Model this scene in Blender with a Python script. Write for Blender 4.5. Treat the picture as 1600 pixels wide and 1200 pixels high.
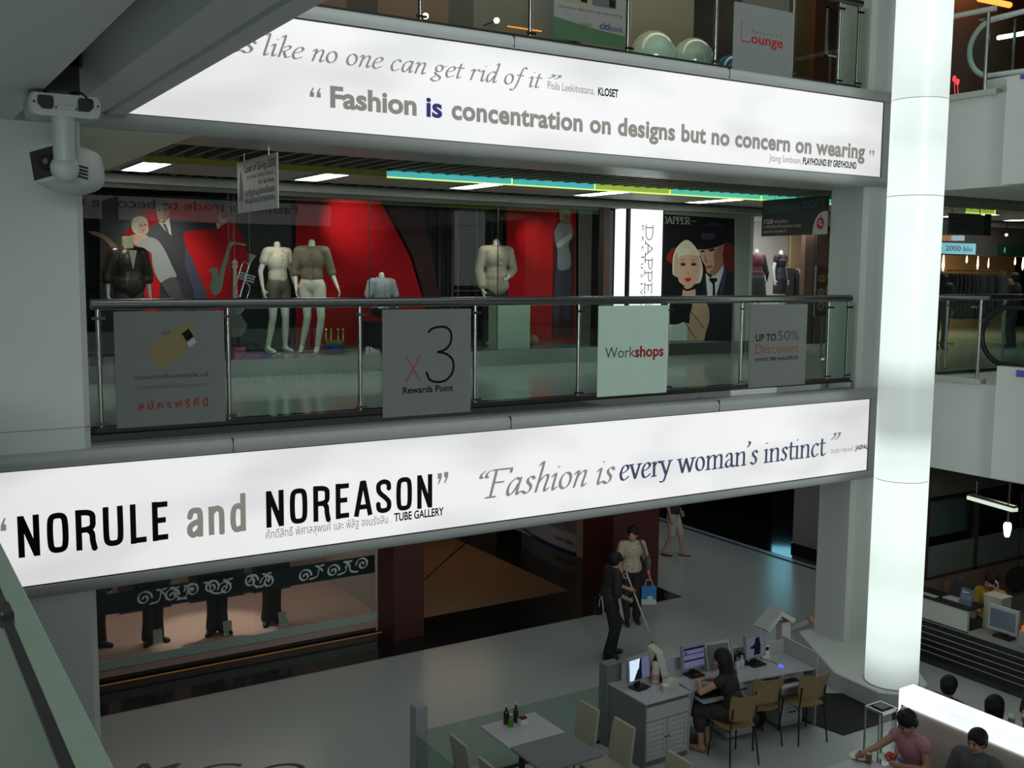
import bpy, bmesh, math, random
from mathutils import Vector, Matrix

for _o in list(bpy.data.objects):
    bpy.data.objects.remove(_o)
SC = bpy.context.scene
COL = SC.collection
random.seed(7)
V = Vector

# ---------------------------------------------------------------- camera
# a person standing on the middle storey (floor 4.2 m, eye 5.73 m), looking across the atrium
FPX, YAW, PITCH, ROLL = 1621.57, 0.558382, 0.1071695, 0.009002
CAMP = V((0, 0, 5.73))
_fw = V((math.sin(YAW) * math.cos(PITCH), math.cos(YAW) * math.cos(PITCH), -math.sin(PITCH)))
_r0 = V((math.cos(YAW), -math.sin(YAW), 0))
_u0 = _r0.cross(_fw)
_rt = _r0 * math.cos(ROLL) + _u0 * math.sin(ROLL)
_up = -_r0 * math.sin(ROLL) + _u0 * math.cos(ROLL)
cam = bpy.data.cameras.new('camera')
cam.sensor_width = 36.0
cam.lens = FPX / 1600 * 36.0
cam.clip_start = 0.05
cam.clip_end = 200
cam_o = bpy.data.objects.new('camera', cam)
cam_o.matrix_world = Matrix(((_rt.x, _up.x, -_fw.x, CAMP.x), (_rt.y, _up.y, -_fw.y, CAMP.y),
                             (_rt.z, _up.z, -_fw.z, CAMP.z), (0, 0, 0, 1)))
COL.objects.link(cam_o)
SC.camera = cam_o


def P(px, py, X=None, Y=None, Z=None):
    """the point of the place seen at a pixel of the 1600x1200 photograph, on a known plane"""
    d = _fw + _rt * ((px - 800) / FPX) - _up * ((py - 600) / FPX)
    if X is not None:
        t = (X - CAMP.x) / d.x
    elif Y is not None:
        t = (Y - CAMP.y) / d.y
    else:
        t = (Z - CAMP.z) / d.z
    return CAMP + d * t


# ---------------------------------------------------------------- world, light, exposure
SC.view_settings.view_transform = 'Standard'
SC.view_settings.look = 'None'
SC.view_settings.gamma = 1.0
SC.view_settings.use_curve_mapping = False
SC.view_settings.exposure = 0.0
SC.cycles.use_denoising = True
SC.cycles.max_bounces = 8
SC.cycles.transparent_max_bounces = 24
SC.cycles.sample_clamp_indirect = 4.0
SC.cycles.caustics_reflective = False
SC.cycles.caustics_refractive = False
W = bpy.data.worlds.new('world')
SC.world = W
W.use_nodes = True
W.node_tree.nodes['Background'].inputs[0].default_value = (0.75, 0.85, 0.88, 1)
W.node_tree.nodes['Background'].inputs[1].default_value = 0.05


def area(name, loc, target, sx, sy, power, color=(1, 1, 1), spread=180):
    l = bpy.data.lights.new(name, 'AREA')
    l.shape = 'RECTANGLE'
    l.size, l.size_y, l.energy, l.color = sx, sy, power, color
    l.spread = math.radians(spread)
    o = bpy.data.objects.new(name, l)
    o.location = loc
    o.rotation_euler = (V(target) - V(loc)).to_track_quat('-Z', 'Y').to_euler()
    COL.objects.link(o)
    return o


def spot(name, loc, target, power, deg, color=(1, 1, 1), blend=0.6, r=0.04):
    l = bpy.data.lights.new(name, 'SPOT')
    l.energy, l.color, l.spot_size, l.spot_blend, l.shadow_soft_size = power, color, math.radians(deg), blend, r
    o = bpy.data.objects.new(name, l)
    o.location = loc
    o.rotation_euler = (V(target) - V(loc)).to_track_quat('-Z', 'Y').to_euler()
    COL.objects.link(o)
    return o


# unseen fill lights added for ambient: high over the atrium and behind the viewer
area('atrium_top_fill', (6.5, 3.0, 15.5), (6.5, 3.0, 0), 12, 12, 320, (0.86, 0.97, 0.95))
area('atrium_rear_fill', (-1.0, -9.0, 8.5), (6, 10, 7.6), 10, 4, 330, (0.86, 0.97, 0.95), 42)

# lamps on the ceiling of the viewer's own walkway
area('walkway_ceiling_light', (-1.6, 3.5, 6.95), (-1.6, 3.5, 4.2), 1.2, 8, 82, (0.93, 1, 0.94))

# ---------------------------------------------------------------- materials
MATS = {}


def mat(name, col, rough=0.5, metal=0.0, emit=0.0, ecol=None, var=0.06, scale=6.0, coat=0.0, bump=0.0, spec=0.5):
    m = bpy.data.materials.new(name)
    m.use_nodes = True
    nt = m.node_tree
    b = nt.nodes['Principled BSDF']
    b.inputs['Roughness'].default_value = rough
    b.inputs['Metallic'].default_value = metal
    b.inputs['Specular IOR Level'].default_value = spec
    b.inputs['Coat Weight'].default_value = coat
    b.inputs['Coat Roughness'].default_value = 0.05
    tc = nt.nodes.new('ShaderNodeTexCoord')
    nz = nt.nodes.new('ShaderNodeTexNoise')
    nz.inputs['Scale'].default_value = scale
    nz.inputs['Detail'].default_value = 3
    nt.links.new(tc.outputs['Object'], nz.inputs['Vector'])
    mx = nt.nodes.new('ShaderNodeMix')
    mx.data_type = 'RGBA'
    mx.inputs[6].default_value = tuple(c * (1 - var) for c in col[:3]) + (1,)
    mx.inputs[7].default_value = tuple(min(1, c * (1 + var)) for c in col[:3]) + (1,)
    nt.links.new(nz.outputs[0], mx.inputs[0])
    nt.links.new(mx.outputs[2], b.inputs['Base Color'])
    if bump:
        bp = nt.nodes.new('ShaderNodeBump')
        bp.inputs['Strength'].default_value = bump
        bp.inputs['Distance'].default_value = 0.01
        nt.links.new(nz.outputs[0], bp.inputs['Height'])
        nt.links.new(bp.outputs[0], b.inputs['Normal'])
    if emit:
        b.inputs['Emission Strength'].default_value = emit
        b.inputs['Emission Color'].default_value = tuple((ecol or col)[:3]) + (1,)
    MATS[name] = m
    return m


def glass(name, tint, ior=1.5, rough=0.0):
    m = bpy.data.materials.new(name)
    m.use_nodes = True
    nt = m.node_tree
    nt.nodes.remove(nt.nodes['Principled BSDF'])
    out = nt.nodes['Material Output']
    tr = nt.nodes.new('ShaderNodeBsdfTransparent')
    tr.inputs[0].default_value = tint + (1,)
    gl = nt.nodes.new('ShaderNodeBsdfGlossy')
    gl.inputs['Roughness'].default_value = rough
    fr = nt.nodes.new('ShaderNodeFresnel')
    fr.inputs[0].default_value = ior
    mx = nt.nodes.new('ShaderNodeMixShader')
    # reflect and tint once, where light enters the sheet
    ge = nt.nodes.new('ShaderNodeNewGeometry')
    iv = nt.nodes.new('ShaderNodeMath')
    iv.operation = 'SUBTRACT'
    iv.inputs[0].default_value = 1.0
    nt.links.new(ge.outputs['Backfacing'], iv.inputs[1])
    mu = nt.nodes.new('ShaderNodeMath')
    mu.operation = 'MULTIPLY'
    nt.links.new(fr.outputs[0], mu.inputs[0])
    nt.links.new(iv.outputs[0], mu.inputs[1])
    cm = nt.nodes.new('ShaderNodeMix')
    cm.data_type = 'RGBA'
    cm.inputs[6].default_value = tint + (1,)
    cm.inputs[7].default_value = (1, 1, 1, 1)
    nt.links.new(ge.outputs['Backfacing'], cm.inputs[0])
    nt.links.new(cm.outputs[2], tr.inputs[0])
    nt.links.new(mu.outputs[0], mx.inputs[0])
    nt.links.new(tr.outputs[0], mx.inputs[1])
    nt.links.new(gl.outputs[0], mx.inputs[2])
    nt.links.new(mx.outputs[0], out.inputs[0])
    MATS[name] = m
    return m


def lamp_panel(name, col, strength, lo=0.86, scale=(0.9, 1, 2.2), bands=0.0):
    """a translucent sheet lit by the tubes behind it: the tubes do not spread their light quite evenly"""
    m = bpy.data.materials.new(name)
    m.use_nodes = True
    nt = m.node_tree
    b = nt.nodes['Principled BSDF']
    b.inputs['Base Color'].default_value = (0.35, 0.35, 0.35, 1)
    b.inputs['Roughness'].default_value = 0.35
    b.inputs['Emission Color'].default_value = col + (1,)
    tc = nt.nodes.new('ShaderNodeTexCoord')
    mp = nt.nodes.new('ShaderNodeMapping')
    mp.inputs['Scale'].default_value = scale
    nz = nt.nodes.new('ShaderNodeTexNoise')
    nz.inputs['Scale'].default_value = 1.0
    nz.inputs['Detail'].default_value = 1.5
    mr = nt.nodes.new('ShaderNodeMapRange')
    mr.inputs[1].default_value, mr.inputs[2].default_value = 0.28, 0.52
    mr.inputs[3].default_value, mr.inputs[4].default_value = strength * lo, strength
    nt.links.new(tc.outputs['Object'], mp.inputs[0])
    nt.links.new(mp.outputs[0], nz.inputs['Vector'])
    nt.links.new(nz.outputs[0], mr.inputs[0])
    nt.links.new(mr.outputs[0], b.inputs['Emission Strength'])
    MATS[name] = m
    return m


# ---------------------------------------------------------------- objects
def tag(o, label=None, cat=None, group=None, kind=None):
    if label:
        o['label'] = label
    if cat:
        o['category'] = cat
    if group:
        o['group'] = group
    if kind:
        o['kind'] = kind
    return o


def thing(name, label, cat, loc=(0, 0, 0), rz=0.0, group=None):
    o = bpy.data.objects.new(name, None)
    o.empty_display_size = 0.1
    o.location = loc
    o.rotation_euler = (0, 0, rz)
    COL.objects.link(o)
    return tag(o, label, cat, group)


def children(o):
    return [c for c in bpy.data.objects if c.parent == o]


def dup(o, loc=None, rz=None, label=None, group=None):
    """a copy of a thing with copies of its parts and sub-parts"""
    r = o.copy()
    COL.objects.link(r)
    if loc is not None:
        r.location = loc
    if rz is not None:
        r.rotation_euler = (0, 0, rz)
    if label:
        r['label'] = label
    if group:
        r['group'] = group
    for ch in children(o):
        c = ch.copy()
        COL.objects.link(c)
        c.parent = r
        for g in children(ch):
            d = g.copy()
            COL.objects.link(d)
            d.parent = c
    return r


def wloc(o):
    p = V((0, 0, 0))
    while o is not None:
        p = p + o.location
        o = o.parent
    return p


def frame_of(a, b):
    d = (V(b) - V(a))
    d.normalize()
    u = d.orthogonal().normalized()
    return u, d.cross(u), d


def hull2(pts):
    pts = sorted(set((round(p[0], 5), round(p[1], 5)) for p in pts))
    if len(pts) < 3:
        return pts

    def half(ps):
        h = []
        for p in ps:
            while len(h) > 1 and (h[-1][0] - h[-2][0]) * (p[1] - h[-2][1]) - (h[-1][1] - h[-2][1]) * (p[0] - h[-2][0]) <= 0:
                h.pop()
            h.append(p)
        return h
    a, b = half(pts), half(pts[::-1])
    return a[:-1] + b[:-1]


def spline(pts, n=8, closed=False):
    pts = [V(p) for p in pts]
    out = []
    m = len(pts)
    rng = m if closed else m - 1
    for i in range(rng):
        if closed:
            p0, p1, p2, p3 = pts[i - 1], pts[i], pts[(i + 1) % m], pts[(i + 2) % m]
        else:
            p0, p1, p2, p3 = pts[max(i - 1, 0)], pts[i], pts[i + 1], pts[min(i + 2, m - 1)]
        for k in range(n):
            t = k / n
            out.append(0.5 * ((2 * p1) + (p2 - p0) * t + (2 * p0 - 5 * p1 + 4 * p2 - p3) * t * t + (3 * p1 - p0 - 3 * p2 + p3) * t ** 3))
    if not closed:
        out.append(pts[-1])
    return out


class MB:
    """collects shapes; build() links them as ONE mesh object"""

    def __init__(s):
        s.b = bmesh.new()
        s.mi = 0
        s.X = None      # optional matrix applied to what is added next

    def v(s, p):
        p = V(p)
        return s.b.verts.new(s.X @ p if s.X else p)

    def f(s, vs):
        try:
            fc = s.b.faces.new(vs)
            fc.material_index = s.mi
            return fc
        except ValueError:
            return None

    def poly(s, pts):
        return s.f([s.v(p) for p in pts])

    def prism(s, pts, off):
        """a flat outline given thickness by the vector off"""
        off = V(off)
        a = [s.v(p) for p in pts]
        b = [s.v(V(p) + off) for p in pts]
        s.f(a[::-1])
        s.f(b)
        n = len(a)
        for i in range(n):
            s.f([a[i], a[(i + 1) % n], b[(i + 1) % n], b[i]])
        return s

    def box(s, x0, x1, y0, y1, z0, z1, bev=0.0):
        q = [(x0, y0), (x1, y0), (x1, y1), (x0, y1)]
        if bev:
            c = bev
            q = [(x0 + c, y0), (x1 - c, y0), (x1, y0 + c), (x1, y1 - c), (x1 - c, y1), (x0 + c, y1), (x0, y1 - c), (x0, y0 + c)]
            s.loft([[(x + (c if x < (x0 + x1) / 2 else -c) * k, y + (c if y < (y0 + y1) / 2 else -c) * k, z) for x, y in q]
                    for z, k in ((z0, .6), (z0 + c, 0), (z1 - c, 0), (z1, .6))])
            return s
        s.loft([[(x, y, z0) for x, y in q], [(x, y, z1) for x, y in q]])
        return s

    def loft(s, rings, cap=True, closed=True):
        R = [[s.v(p) for p in r] for r in rings]
        n = len(R[0])
        for a, b in zip(R, R[1:]):
            for i in range(n if closed else n - 1):
                s.f([a[i], a[(i + 1) % n], b[(i + 1) % n], b[i]])
        if cap and closed:
            s.f(R[0][::-1])
            s.f(R[-1])
        return s

    def cyl(s, a, b, r0, r1=None, n=12, cap=True):
        r1 = r0 if r1 is None else r1
        u, w, d = frame_of(a, b)
        a, b = V(a), V(b)
        cs = [(math.cos(2 * math.pi * i / n), math.sin(2 * math.pi * i / n)) for i in range(n)]
        return s.loft([[a + (u * c + w * q) * r0 for c, q in cs], [b + (u * c + w * q) * r1 for c, q in cs]], cap)

    def bar(s, a, b, w, h, up=(0, 0, 1)):
        a, b = V(a), V(b)
        d = (b - a).normalized()
        sd = d.cross(V(up)).normalized() * (w / 2)
        u = sd.cross(d).normalized() * (h / 2)
        return s.loft([[p - sd - u, p + sd - u, p + sd + u, p - sd + u] for p in (a, b)])

    def tube(s, pts, r, n=8, cap=True):
        pts = [V(p) for p in pts]
        rr = r if isinstance(r, (list, tuple)) else [r] * len(pts)
        u = None
        rings = []
        for i, p in enumerate(pts):
            d = (pts[min(i + 1, len(pts) - 1)] - pts[max(i - 1, 0)])
            d = d.normalized() if d.length > 1e-9 else V((0, 0, 1))
            u = d.orthogonal().normalized() if u is None else (u - d * u.dot(d)).normalized()
            w = d.cross(u)
            rings.append([p + (u * math.cos(2 * math.pi * k / n) + w * math.sin(2 * math.pi * k / n)) * rr[i] for k in range(n)])
        return s.loft(rings, cap)

    def lathe(s, c, prof, n=16, axis=None):
        c = V(c)
        rings = [[c + V((r * math.cos(2 * math.pi * k / n), r * math.sin(2 * math.pi * k / n), z)) for k in range(n)] for r, z in prof]
        return s.loft(rings)

    def ell(s, c, r, n=12, m=8, rot=None):
        c = V(c)
        r = (r, r, r) if isinstance(r, (int, float)) else r
        rot = rot or Matrix.Identity(3)
        rings = []
        for j in range(m + 1):
            t = math.pi * (0.02 + 0.96 * j / m)
            rings.append([c + rot @ V((r[0] * math.sin(t) * math.cos(2 * math.pi * k / n), r[1] * math.sin(t) * math.sin(2 * math.pi * k / n), -r[2] * math.cos(t))) for k in range(n)])
        return s.loft(rings)

    def cap(s, a, b, r0, r1=None, n=12):
        """a tapered limb with round ends"""
        r1 = r0 if r1 is None else r1
        u, w, d = frame_of(a, b)
        a, b = V(a), V(b)
        rings = []
        for t in (-80, -50, -20):
            t = math.radians(t)
            rings.append((a + d * (r0 * math.sin(t)), r0 * math.cos(t)))
        rings += [(a, r0), (a.lerp(b, .5), (r0 + r1) / 2), (b, r1)]
        for t in (20, 50, 80):
            t = math.radians(t)
            rings.append((b + d * (r1 * math.sin(t)), r1 * math.cos(t)))
        return s.loft([[c + (u * math.cos(2 * math.pi * k / n) + w * math.sin(2 * math.pi * k / n)) * r for k in range(n)] for c, r in rings])

    def build(s, name, mats, parent=None, smooth=False, local=False, auto=None):
        me = bpy.data.meshes.new(name)
        if not local and parent is not None:
            bmesh.ops.translate(s.b, vec=-wloc(parent), verts=s.b.verts)
        bmesh.ops.recalc_face_normals(s.b, faces=s.b.faces)
        s.b.to_mesh(me)
        s.b.free()
        for m in (mats if isinstance(mats, (list, tuple)) else [mats]):
            me.materials.append(m)
        o = bpy.data.objects.new(name, me)
        COL.objects.link(o)
        if parent is not None:
            o.parent = parent
        if smooth:
            for p in me.polygons:
                p.use_smooth = True
            me.set_sharp_from_angle(angle=math.radians(auto or 45))
        return o


def one(name, label, cat, mb, mats, group=None, smooth=False, origin=None):
    """a thing that is one mesh, with its origin at its base"""
    if origin is not None:
        bmesh.ops.translate(mb.b, vec=-V(origin), verts=mb.b.verts)
    o = mb.build(name, mats, None, smooth)
    if origin is not None:
        o.location = origin
    return tag(o, label, cat, group)


def structure(name, mb, mats, smooth=False, label=None):
    o = mb.build(name, mats, None, smooth)
    o['kind'] = 'structure'
    if label:
        o['label'] = label
    return o


def text_flat(body, bold=0.0, shear=0.0, space=1.0):
    """outline of a line of lettering, as triangles in the plane"""
    cu = bpy.data.curves.new('lettering', 'FONT')
    cu.body = body
    cu.offset = bold
    cu.shear = shear
    cu.space_character = space
    cu.resolution_u = 4
    o = bpy.data.objects.new('lettering', cu)
    COL.objects.link(o)
    dg = bpy.context.evaluated_depsgraph_get()
    me = bpy.data.meshes.new_from_object(o.evaluated_get(dg))
    bpy.data.objects.remove(o)
    vs = [(v.co.x, v.co.y) for v in me.vertices]
    fs = [tuple(p.vertices) for p in me.polygons]
    bpy.data.meshes.remove(me)
    bpy.data.curves.remove(cu)
    return vs, fs


CAPH = None


def write(mb, body, fn, u0, u1, v0, vcap, bold=0.0, shear=0.0, space=1.0):
    """letters between u0 and u1, baseline v0, capital height vcap, on the surface fn(u, v)"""
    global CAPH
    if CAPH is None:
        CAPH = max(p[1] for p in text_flat('H')[0])
    vs, fs = text_flat(body, bold, shear, space)
    if not vs:
        return
    a, b = min(p[0] for p in vs), max(p[0] for p in vs)
    k = (u1 - u0) / (b - a)
    V_ = [mb.v(fn(u0 + (x - a) * k, v0 + y / CAPH * vcap)) for x, y in vs]
    for f in fs:
        mb.f([V_[i] for i in f])


# pen-drawn lettering: strokes (points, kind) where s = smooth curve, l = straight, c = closed curve
def pen(mb, strokes, fn0, nib=None, w=0.1):
    o_ = fn0(0, 0)
    nrm = (fn0(1, 0) - o_).cross(fn0(0, 1) - o_).normalized()
    fn = lambda u, v: fn0(u, v) + nrm * (len(mb.b.faces) * 8e-6)      # each stroke lies a hair over the last
    for pts, kind in strokes:
        q = spline([(x, y, 0) for x, y in pts], 7, kind == 'c') if kind != 'l' else [V((x, y, 0)) for x, y in pts]
        if kind == 'c':
            q.append(q[0])
        for i in range(len(q) - 1):
            a, b = q[i], q[i + 1]
            if (b - a).length < 1e-6:
                continue
            if nib:
                h = hull2([(p.x + nx, p.y + ny) for p in (a, b) for nx, ny in nib])
            else:
                d = (b - a).normalized()
                n = V((-d.y, d.x, 0)) * (w / 2)
                h = [((a + n).x, (a + n).y), ((b + n).x, (b + n).y), ((b - n).x, (b - n).y), ((a - n).x, (a - n).y)]
                if i < len(q) - 2 or kind == 'c':
                    mb.poly([fn(b.x + w / 2 * math.cos(t * math.pi / 6), b.y + w / 2 * math.sin(t * math.pi / 6)) for t in range(12)])
            if len(h) > 2:
                mb.poly([fn(x, y) for x, y in h])


def nib(w, th, deg):
    a = math.radians(deg)
    return [(w / 2 * math.cos(t) * math.cos(a) - th / 2 * math.sin(t) * math.sin(a), w / 2 * math.cos(t) * math.sin(a) + th / 2 * math.sin(t) * math.cos(a))
            for t in [i * math.pi / 4 for i in range(8)]]


def el(cx, cy, rx, ry):
    return [(cx + rx * math.cos(i * math.pi / 5), cy + ry * math.sin(i * math.pi / 5)) for i in range(10)]


_n_it = [([(0, .5), (.07, .6), (.1, .5), (.06, 0)], 's'), ([(.07, .28), (.17, .5), (.28, .6), (.34, .5), (.31, .12), (.35, 0), (.43, .09)], 's')]
_bowl = ([(.33, .54), (.22, .6), (.07, .42), (.04, .16), (.11, 0), (.22, .1), (.32, .4)], 's')
_tail = ([(.36, .6), (.33, .14), (.36, 0), (.44, .09)], 's')
ITAL = {
    'i': ([([(0, .5), (.07, .6), (.1, .52), (.09, .12), (.13, 0), (.21, .09)], 's'), ([(.13, .84), (.14, .85)], 'l')], .26),
    'l': ([([(0, .98), (.1, 1.03), (.09, .12), (.13, 0), (.21, .09)], 's')], .26),
    'k': ([([(0, .98), (.1, 1.03), (.06, 0)], 's'), ([(.08, .26), (.26, .36), (.36, .5), (.29, .6), (.18, .5)], 's'), ([(.17, .31), (.24, .12), (.3, .01), (.41, .07)], 's')], .46),
    'e': ([([(.05, .27), (.22, .34), (.33, .47), (.26, .6), (.13, .53), (.04, .28), (.08, .06), (.18, 0), (.34, .12)], 's')], .42),
    'n': (_n_it, .48), 'o': ([(el(.19, .3, .16, .29), 'c')], .46),
    'c': ([([(.33, .5), (.25, .6), (.11, .5), (.04, .28), (.09, .05), (.19, 0), (.33, .11)], 's')], .42),
    'a': ([_bowl, _tail], .5),
    'g': ([(el(.18, .41, .13, .18), 'c'), ([(.29, .5), (.42, .57)], 'l'), ([(.11, .25), (.06, .14), (.16, .05), (.29, -.05), (.29, -.19), (.13, -.3), (-.03, -.2), (.05, -.06), (.16, .03)], 's')], .46),
    't': ([([(.11, .8), (.08, .14), (.12, 0), (.22, .09)], 's'), ([(0, .58), (.26, .58)], 'l')], .32),
    'r': ([_n_it[0], ([(.07, .34), (.16, .54), (.27, .6), (.33, .54)], 's')], .4),
    'd': ([_bowl, ([(.3, 1.0), (.39, 1.03), (.34, .14), (.37, 0), (.45, .09)], 's')], .5),
    'f': ([([(.37, .98), (.29, 1.06), (.2, .92), (.14, .3), (.08, -.1), (-.02, -.29), (-.12, -.24)], 's'), ([(.03, .58), (.3, .58)], 'l')], .34),
    'h': ([([(0, .98), (.1, 1.03), (.06, 0)], 's'), _n_it[1]], .48),
    's': ([([(.28, .5), (.2, .6), (.09, .53), (.1, .41), (.22, .25), (.22, .09), (.12, 0), (0, .09)], 's')], .36),
    'u': ([([(0, .5), (.06, .6), (.07, .3), (.08, .08), (.16, 0), (.32, .35)], 's'), _tail], .5),
    'F': ([([(.16, .97), (.16, .02)], 'l'), ([(.06, .98), (.6, .98), (.61, .84)], 'l'), ([(.16, .52), (.44, .52)], 'l'), ([(.03, .01), (.31, .01)], 'l')], .6),
    ' ': ([], .26),
    '”': ([([(.04, 1.02), (.09, 1.0), (.08, .9), (.0, .8)], 's'), ([(.2, 1.02), (.25, 1.0), (.24, .9), (.16, .8)], 's')], .3),
    '“': ([([(.08, .8), (.02, .83), (.03, .94), (.1, 1.02)], 's'), ([(.24, .8), (.18, .83), (.19, .94), (.26, 1.02)], 's')], .36),
}
_st = lambda x, t: [([(x, t), (x, .02)], 'l'), ([(x - .08, .01), (x + .08, .01)], 'l'), ([(x - .08, t - .04), (x, t)], 'l')]
ROMAN = dict(ITAL)
ROMAN.update({
    'v': ([([(.02, .59), (.18, .01), (.35, .59)], 'l'), ([(-.05, .59), (.1, .59)], 'l'), ([(.28, .59), (.42, .59)], 'l')], .42),
    'y': ([([(.02, .59), (.2, .03)], 'l'), ([(.37, .59), (.16, -.12), (.08, -.27), (-.02, -.25)], 's'), ([(-.05, .59), (.1, .59)], 'l'), ([(.3, .59), (.44, .59)], 'l')], .46),
    'w': ([([(.02, .59), (.16, .01), (.3, .59), (.46, .01), (.6, .59)], 'l'), ([(-.05, .59), (.1, .59)], 'l'), ([(.52, .59), (.68, .59)], 'l')], .7),
    'r': (_st(.08, .6) + [([(.09, .4), (.17, .56), (.28, .6), (.31, .54)], 's')], .36),
    'i': (_st(.08, .6) + [([(.08, .86), (.09, .87)], 'l')], .24),
    'n': (_st(.08, .6) + [([(.09, .42), (.18, .55), (.3, .6), (.38, .5), (.38, .02)], 's'), ([(.3, .01), (.46, .01)], 'l')], .54),
    'm': (_st(.08, .6) + [([(.09, .42), (.18, .55), (.28, .6), (.36, .5), (.36, .02)], 's'), ([(.28, .01), (.44, .01)], 'l'),
                          ([(.37, .42), (.46, .55), (.56, .6), (.64, .5), (.64, .02)], 's'), ([(.56, .01), (.72, .01)], 'l')], .8),
    'a': ([([(.06, .47), (.15, .6), (.28, .54), (.3, .12), (.35, 0), (.42, .06)], 's'), ([(.29, .36), (.12, .29), (.04, .13), (.12, 0), (.22, .05), (.29, .17)], 's')], .46),
    't': ([([(.11, .78), (.1, .16), (.16, 0), (.27, .08)], 's'), ([(0, .58), (.26, .58)], 'l')], .32),
    '’': ([([(.04, 1.02), (.09, 1.0), (.08, .9), (.0, .8)], 's')], .16),
    'D': ([([(.12, .98), (.12, .01)], 'l'), ([(.0, .99), (.3, .99)], 'l'), ([(.3, .99), (.62, .88), (.74, .5), (.62, .12), (.3, .01)], 's'), ([(.0, .01), (.3, .01)], 'l')], .84),
    'A': ([([(.04, .01), (.36, 1.0), (.7, .01)], 'l'), ([(.15, .36), (.58, .36)], 'l'), ([(-.05, .01), (.16, .01)], 'l'), ([(.56, .01), (.8, .01)], 'l')], .82),
    'P': ([([(.12, .98), (.12, .01)], 'l'), ([(0, .99), (.3, .99)], 'l'), ([(.3, .99), (.5, .94), (.56, .74), (.48, .54), (.14, .47)], 's'), ([(0, .01), (.26, .01)], 'l')], .64),
    'E': ([([(.12, .98), (.12, .01)], 'l'), ([(0, .99), (.52, .99), (.53, .84)], 'l'), ([(.12, .52), (.42, .52)], 'l'), ([(0, .01), (.54, .01), (.57, .17)], 'l')], .66),
    'R': ([([(.12, .98), (.12, .01)], 'l'), ([(0, .99), (.3, .99)], 'l'), ([(.3, .99), (.5, .94), (.55, .75), (.46, .56), (.14, .5)], 's'), ([(.3, .5), (.62, .03), (.74, .01)], 'l'), ([(0, .01), (.26, .01)], 'l')], .76),
})
GOTH = {
    'N': ([([(.08, 0), (.08, 1)], 'l'), ([(.42, 0), (.42, 1)], 'l'), ([(.08, .98), (.42, .02)], 'l')], .58),
    'O': ([([(.08, .7), (.08, .3), (.12, .12), (.25, .08), (.38, .12), (.42, .3), (.42, .7), (.38, .88), (.25, .92), (.12, .88)], 'c')], .58),
    'R': ([([(.08, 0), (.08, 1)], 'l'), ([(.08, .92), (.26, .92), (.39, .86), (.41, .72), (.39, .56), (.26, .5), (.08, .5)], 's'), ([(.28, .5), (.38, .4), (.4, .2), (.44, 0)], 's')], .57),
    'U': ([([(.08, 1), (.08, .3), (.12, .12), (.25, .08), (.38, .12), (.42, .3), (.42, 1)], 's')], .58),
    'L': ([([(.08, 1), (.08, 0)], 'l'), ([(.08, .08), (.4, .08)], 'l')], .47),
    'E': ([([(.08, 1), (.08, 0)], 'l'), ([(.08, .08), (.4, .08)], 'l'), ([(.08, .92), (.4, .92)], 'l'), ([(.08, .52), (.35, .52)], 'l')], .5),
    'A': ([([(.04, 0), (.23, 1)], 'l'), ([(.46, 0), (.27, 1)], 'l'), ([(.1, .26), (.4, .26)], 'l'), ([(.2, .95), (.3, .95)], 'l')], .55),
    'S': ([([(.41, .7), (.39, .86), (.25, .92), (.11, .86), (.09, .72), (.14, .6), (.32, .43), (.41, .3), (.39, .13), (.25, .08), (.11, .13), (.08, .3)], 's')], .56),
    'a': ([([(.08, .52), (.13, .66), (.25, .68), (.35, .6), (.35, 0)], 's'), ([(.35, .4), (.2, .36), (.09, .28), (.08, .14), (.16, .06), (.28, .12), (.35, .22)], 's')], .5),
    'n': ([([(.08, 0), (.08, .74)], 'l'), ([(.08, .56), (.2, .67), (.32, .64), (.36, .5), (.36, 0)], 's')], .52),
    'd': ([([(.36, 0), (.36, 1)], 'l'), ([(.36, .6), (.24, .68), (.12, .62), (.08, .4), (.1, .15), (.2, .06), (.36, .14)], 's')], .52),
    ' ': ([], .3),
}


def write_pen(mb, body, fn, u0, u1, v0, vcap, font, nb=None, w=0.1, shear=0.0):
    x = 0
    pos = []
    for ch in body:
        pos.append(x)
        x += font[ch][1] + (.07 if font is GOTH else 0)
    x -= font[body[-1]][1] * 0.2 + (.07 if font is GOTH else 0)
    k = (u1 - u0) / x
    for ch, px in zip(body, pos):
        pen(mb, font[ch][0], lambda a, b: fn(u0 + (px + a + shear * b) * k, v0 + b * vcap), nb, w)


def remeshed(mb, voxel, smooth=4):
    """fuses the shapes of a body into one continuous skin"""
    me = bpy.data.meshes.new('skin')
    bmesh.ops.recalc_face_normals(mb.b, faces=mb.b.faces)
    mb.b.to_mesh(me)
    mb.b.free()
    o = bpy.data.objects.new('skin', me)
    COL.objects.link(o)
    r = o.modifiers.new('r', 'REMESH')
    r.mode = 'VOXEL'
    r.voxel_size = voxel
    r.use_smooth_shade = True
    s = o.modifiers.new('s', 'SMOOTH')
    s.factor = 0.5
    s.iterations = smooth
    dg = bpy.context.evaluated_depsgraph_get()
    m2 = bpy.data.meshes.new_from_object(o.evaluated_get(dg))
    bpy.data.objects.remove(o)
    bpy.data.meshes.remove(me)
    for p in m2.polygons:
        p.use_smooth = True
    return m2


def part_mesh(name, me, mats, parent):
    me.name = name
    me.materials.clear()
    for m in (mats if isinstance(mats, (list, tuple)) else [mats]):
        me.materials.append(m)
    o = bpy.data.objects.new(name, me)
    COL.objects.link(o)
    o.parent = parent
    return o
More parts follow.
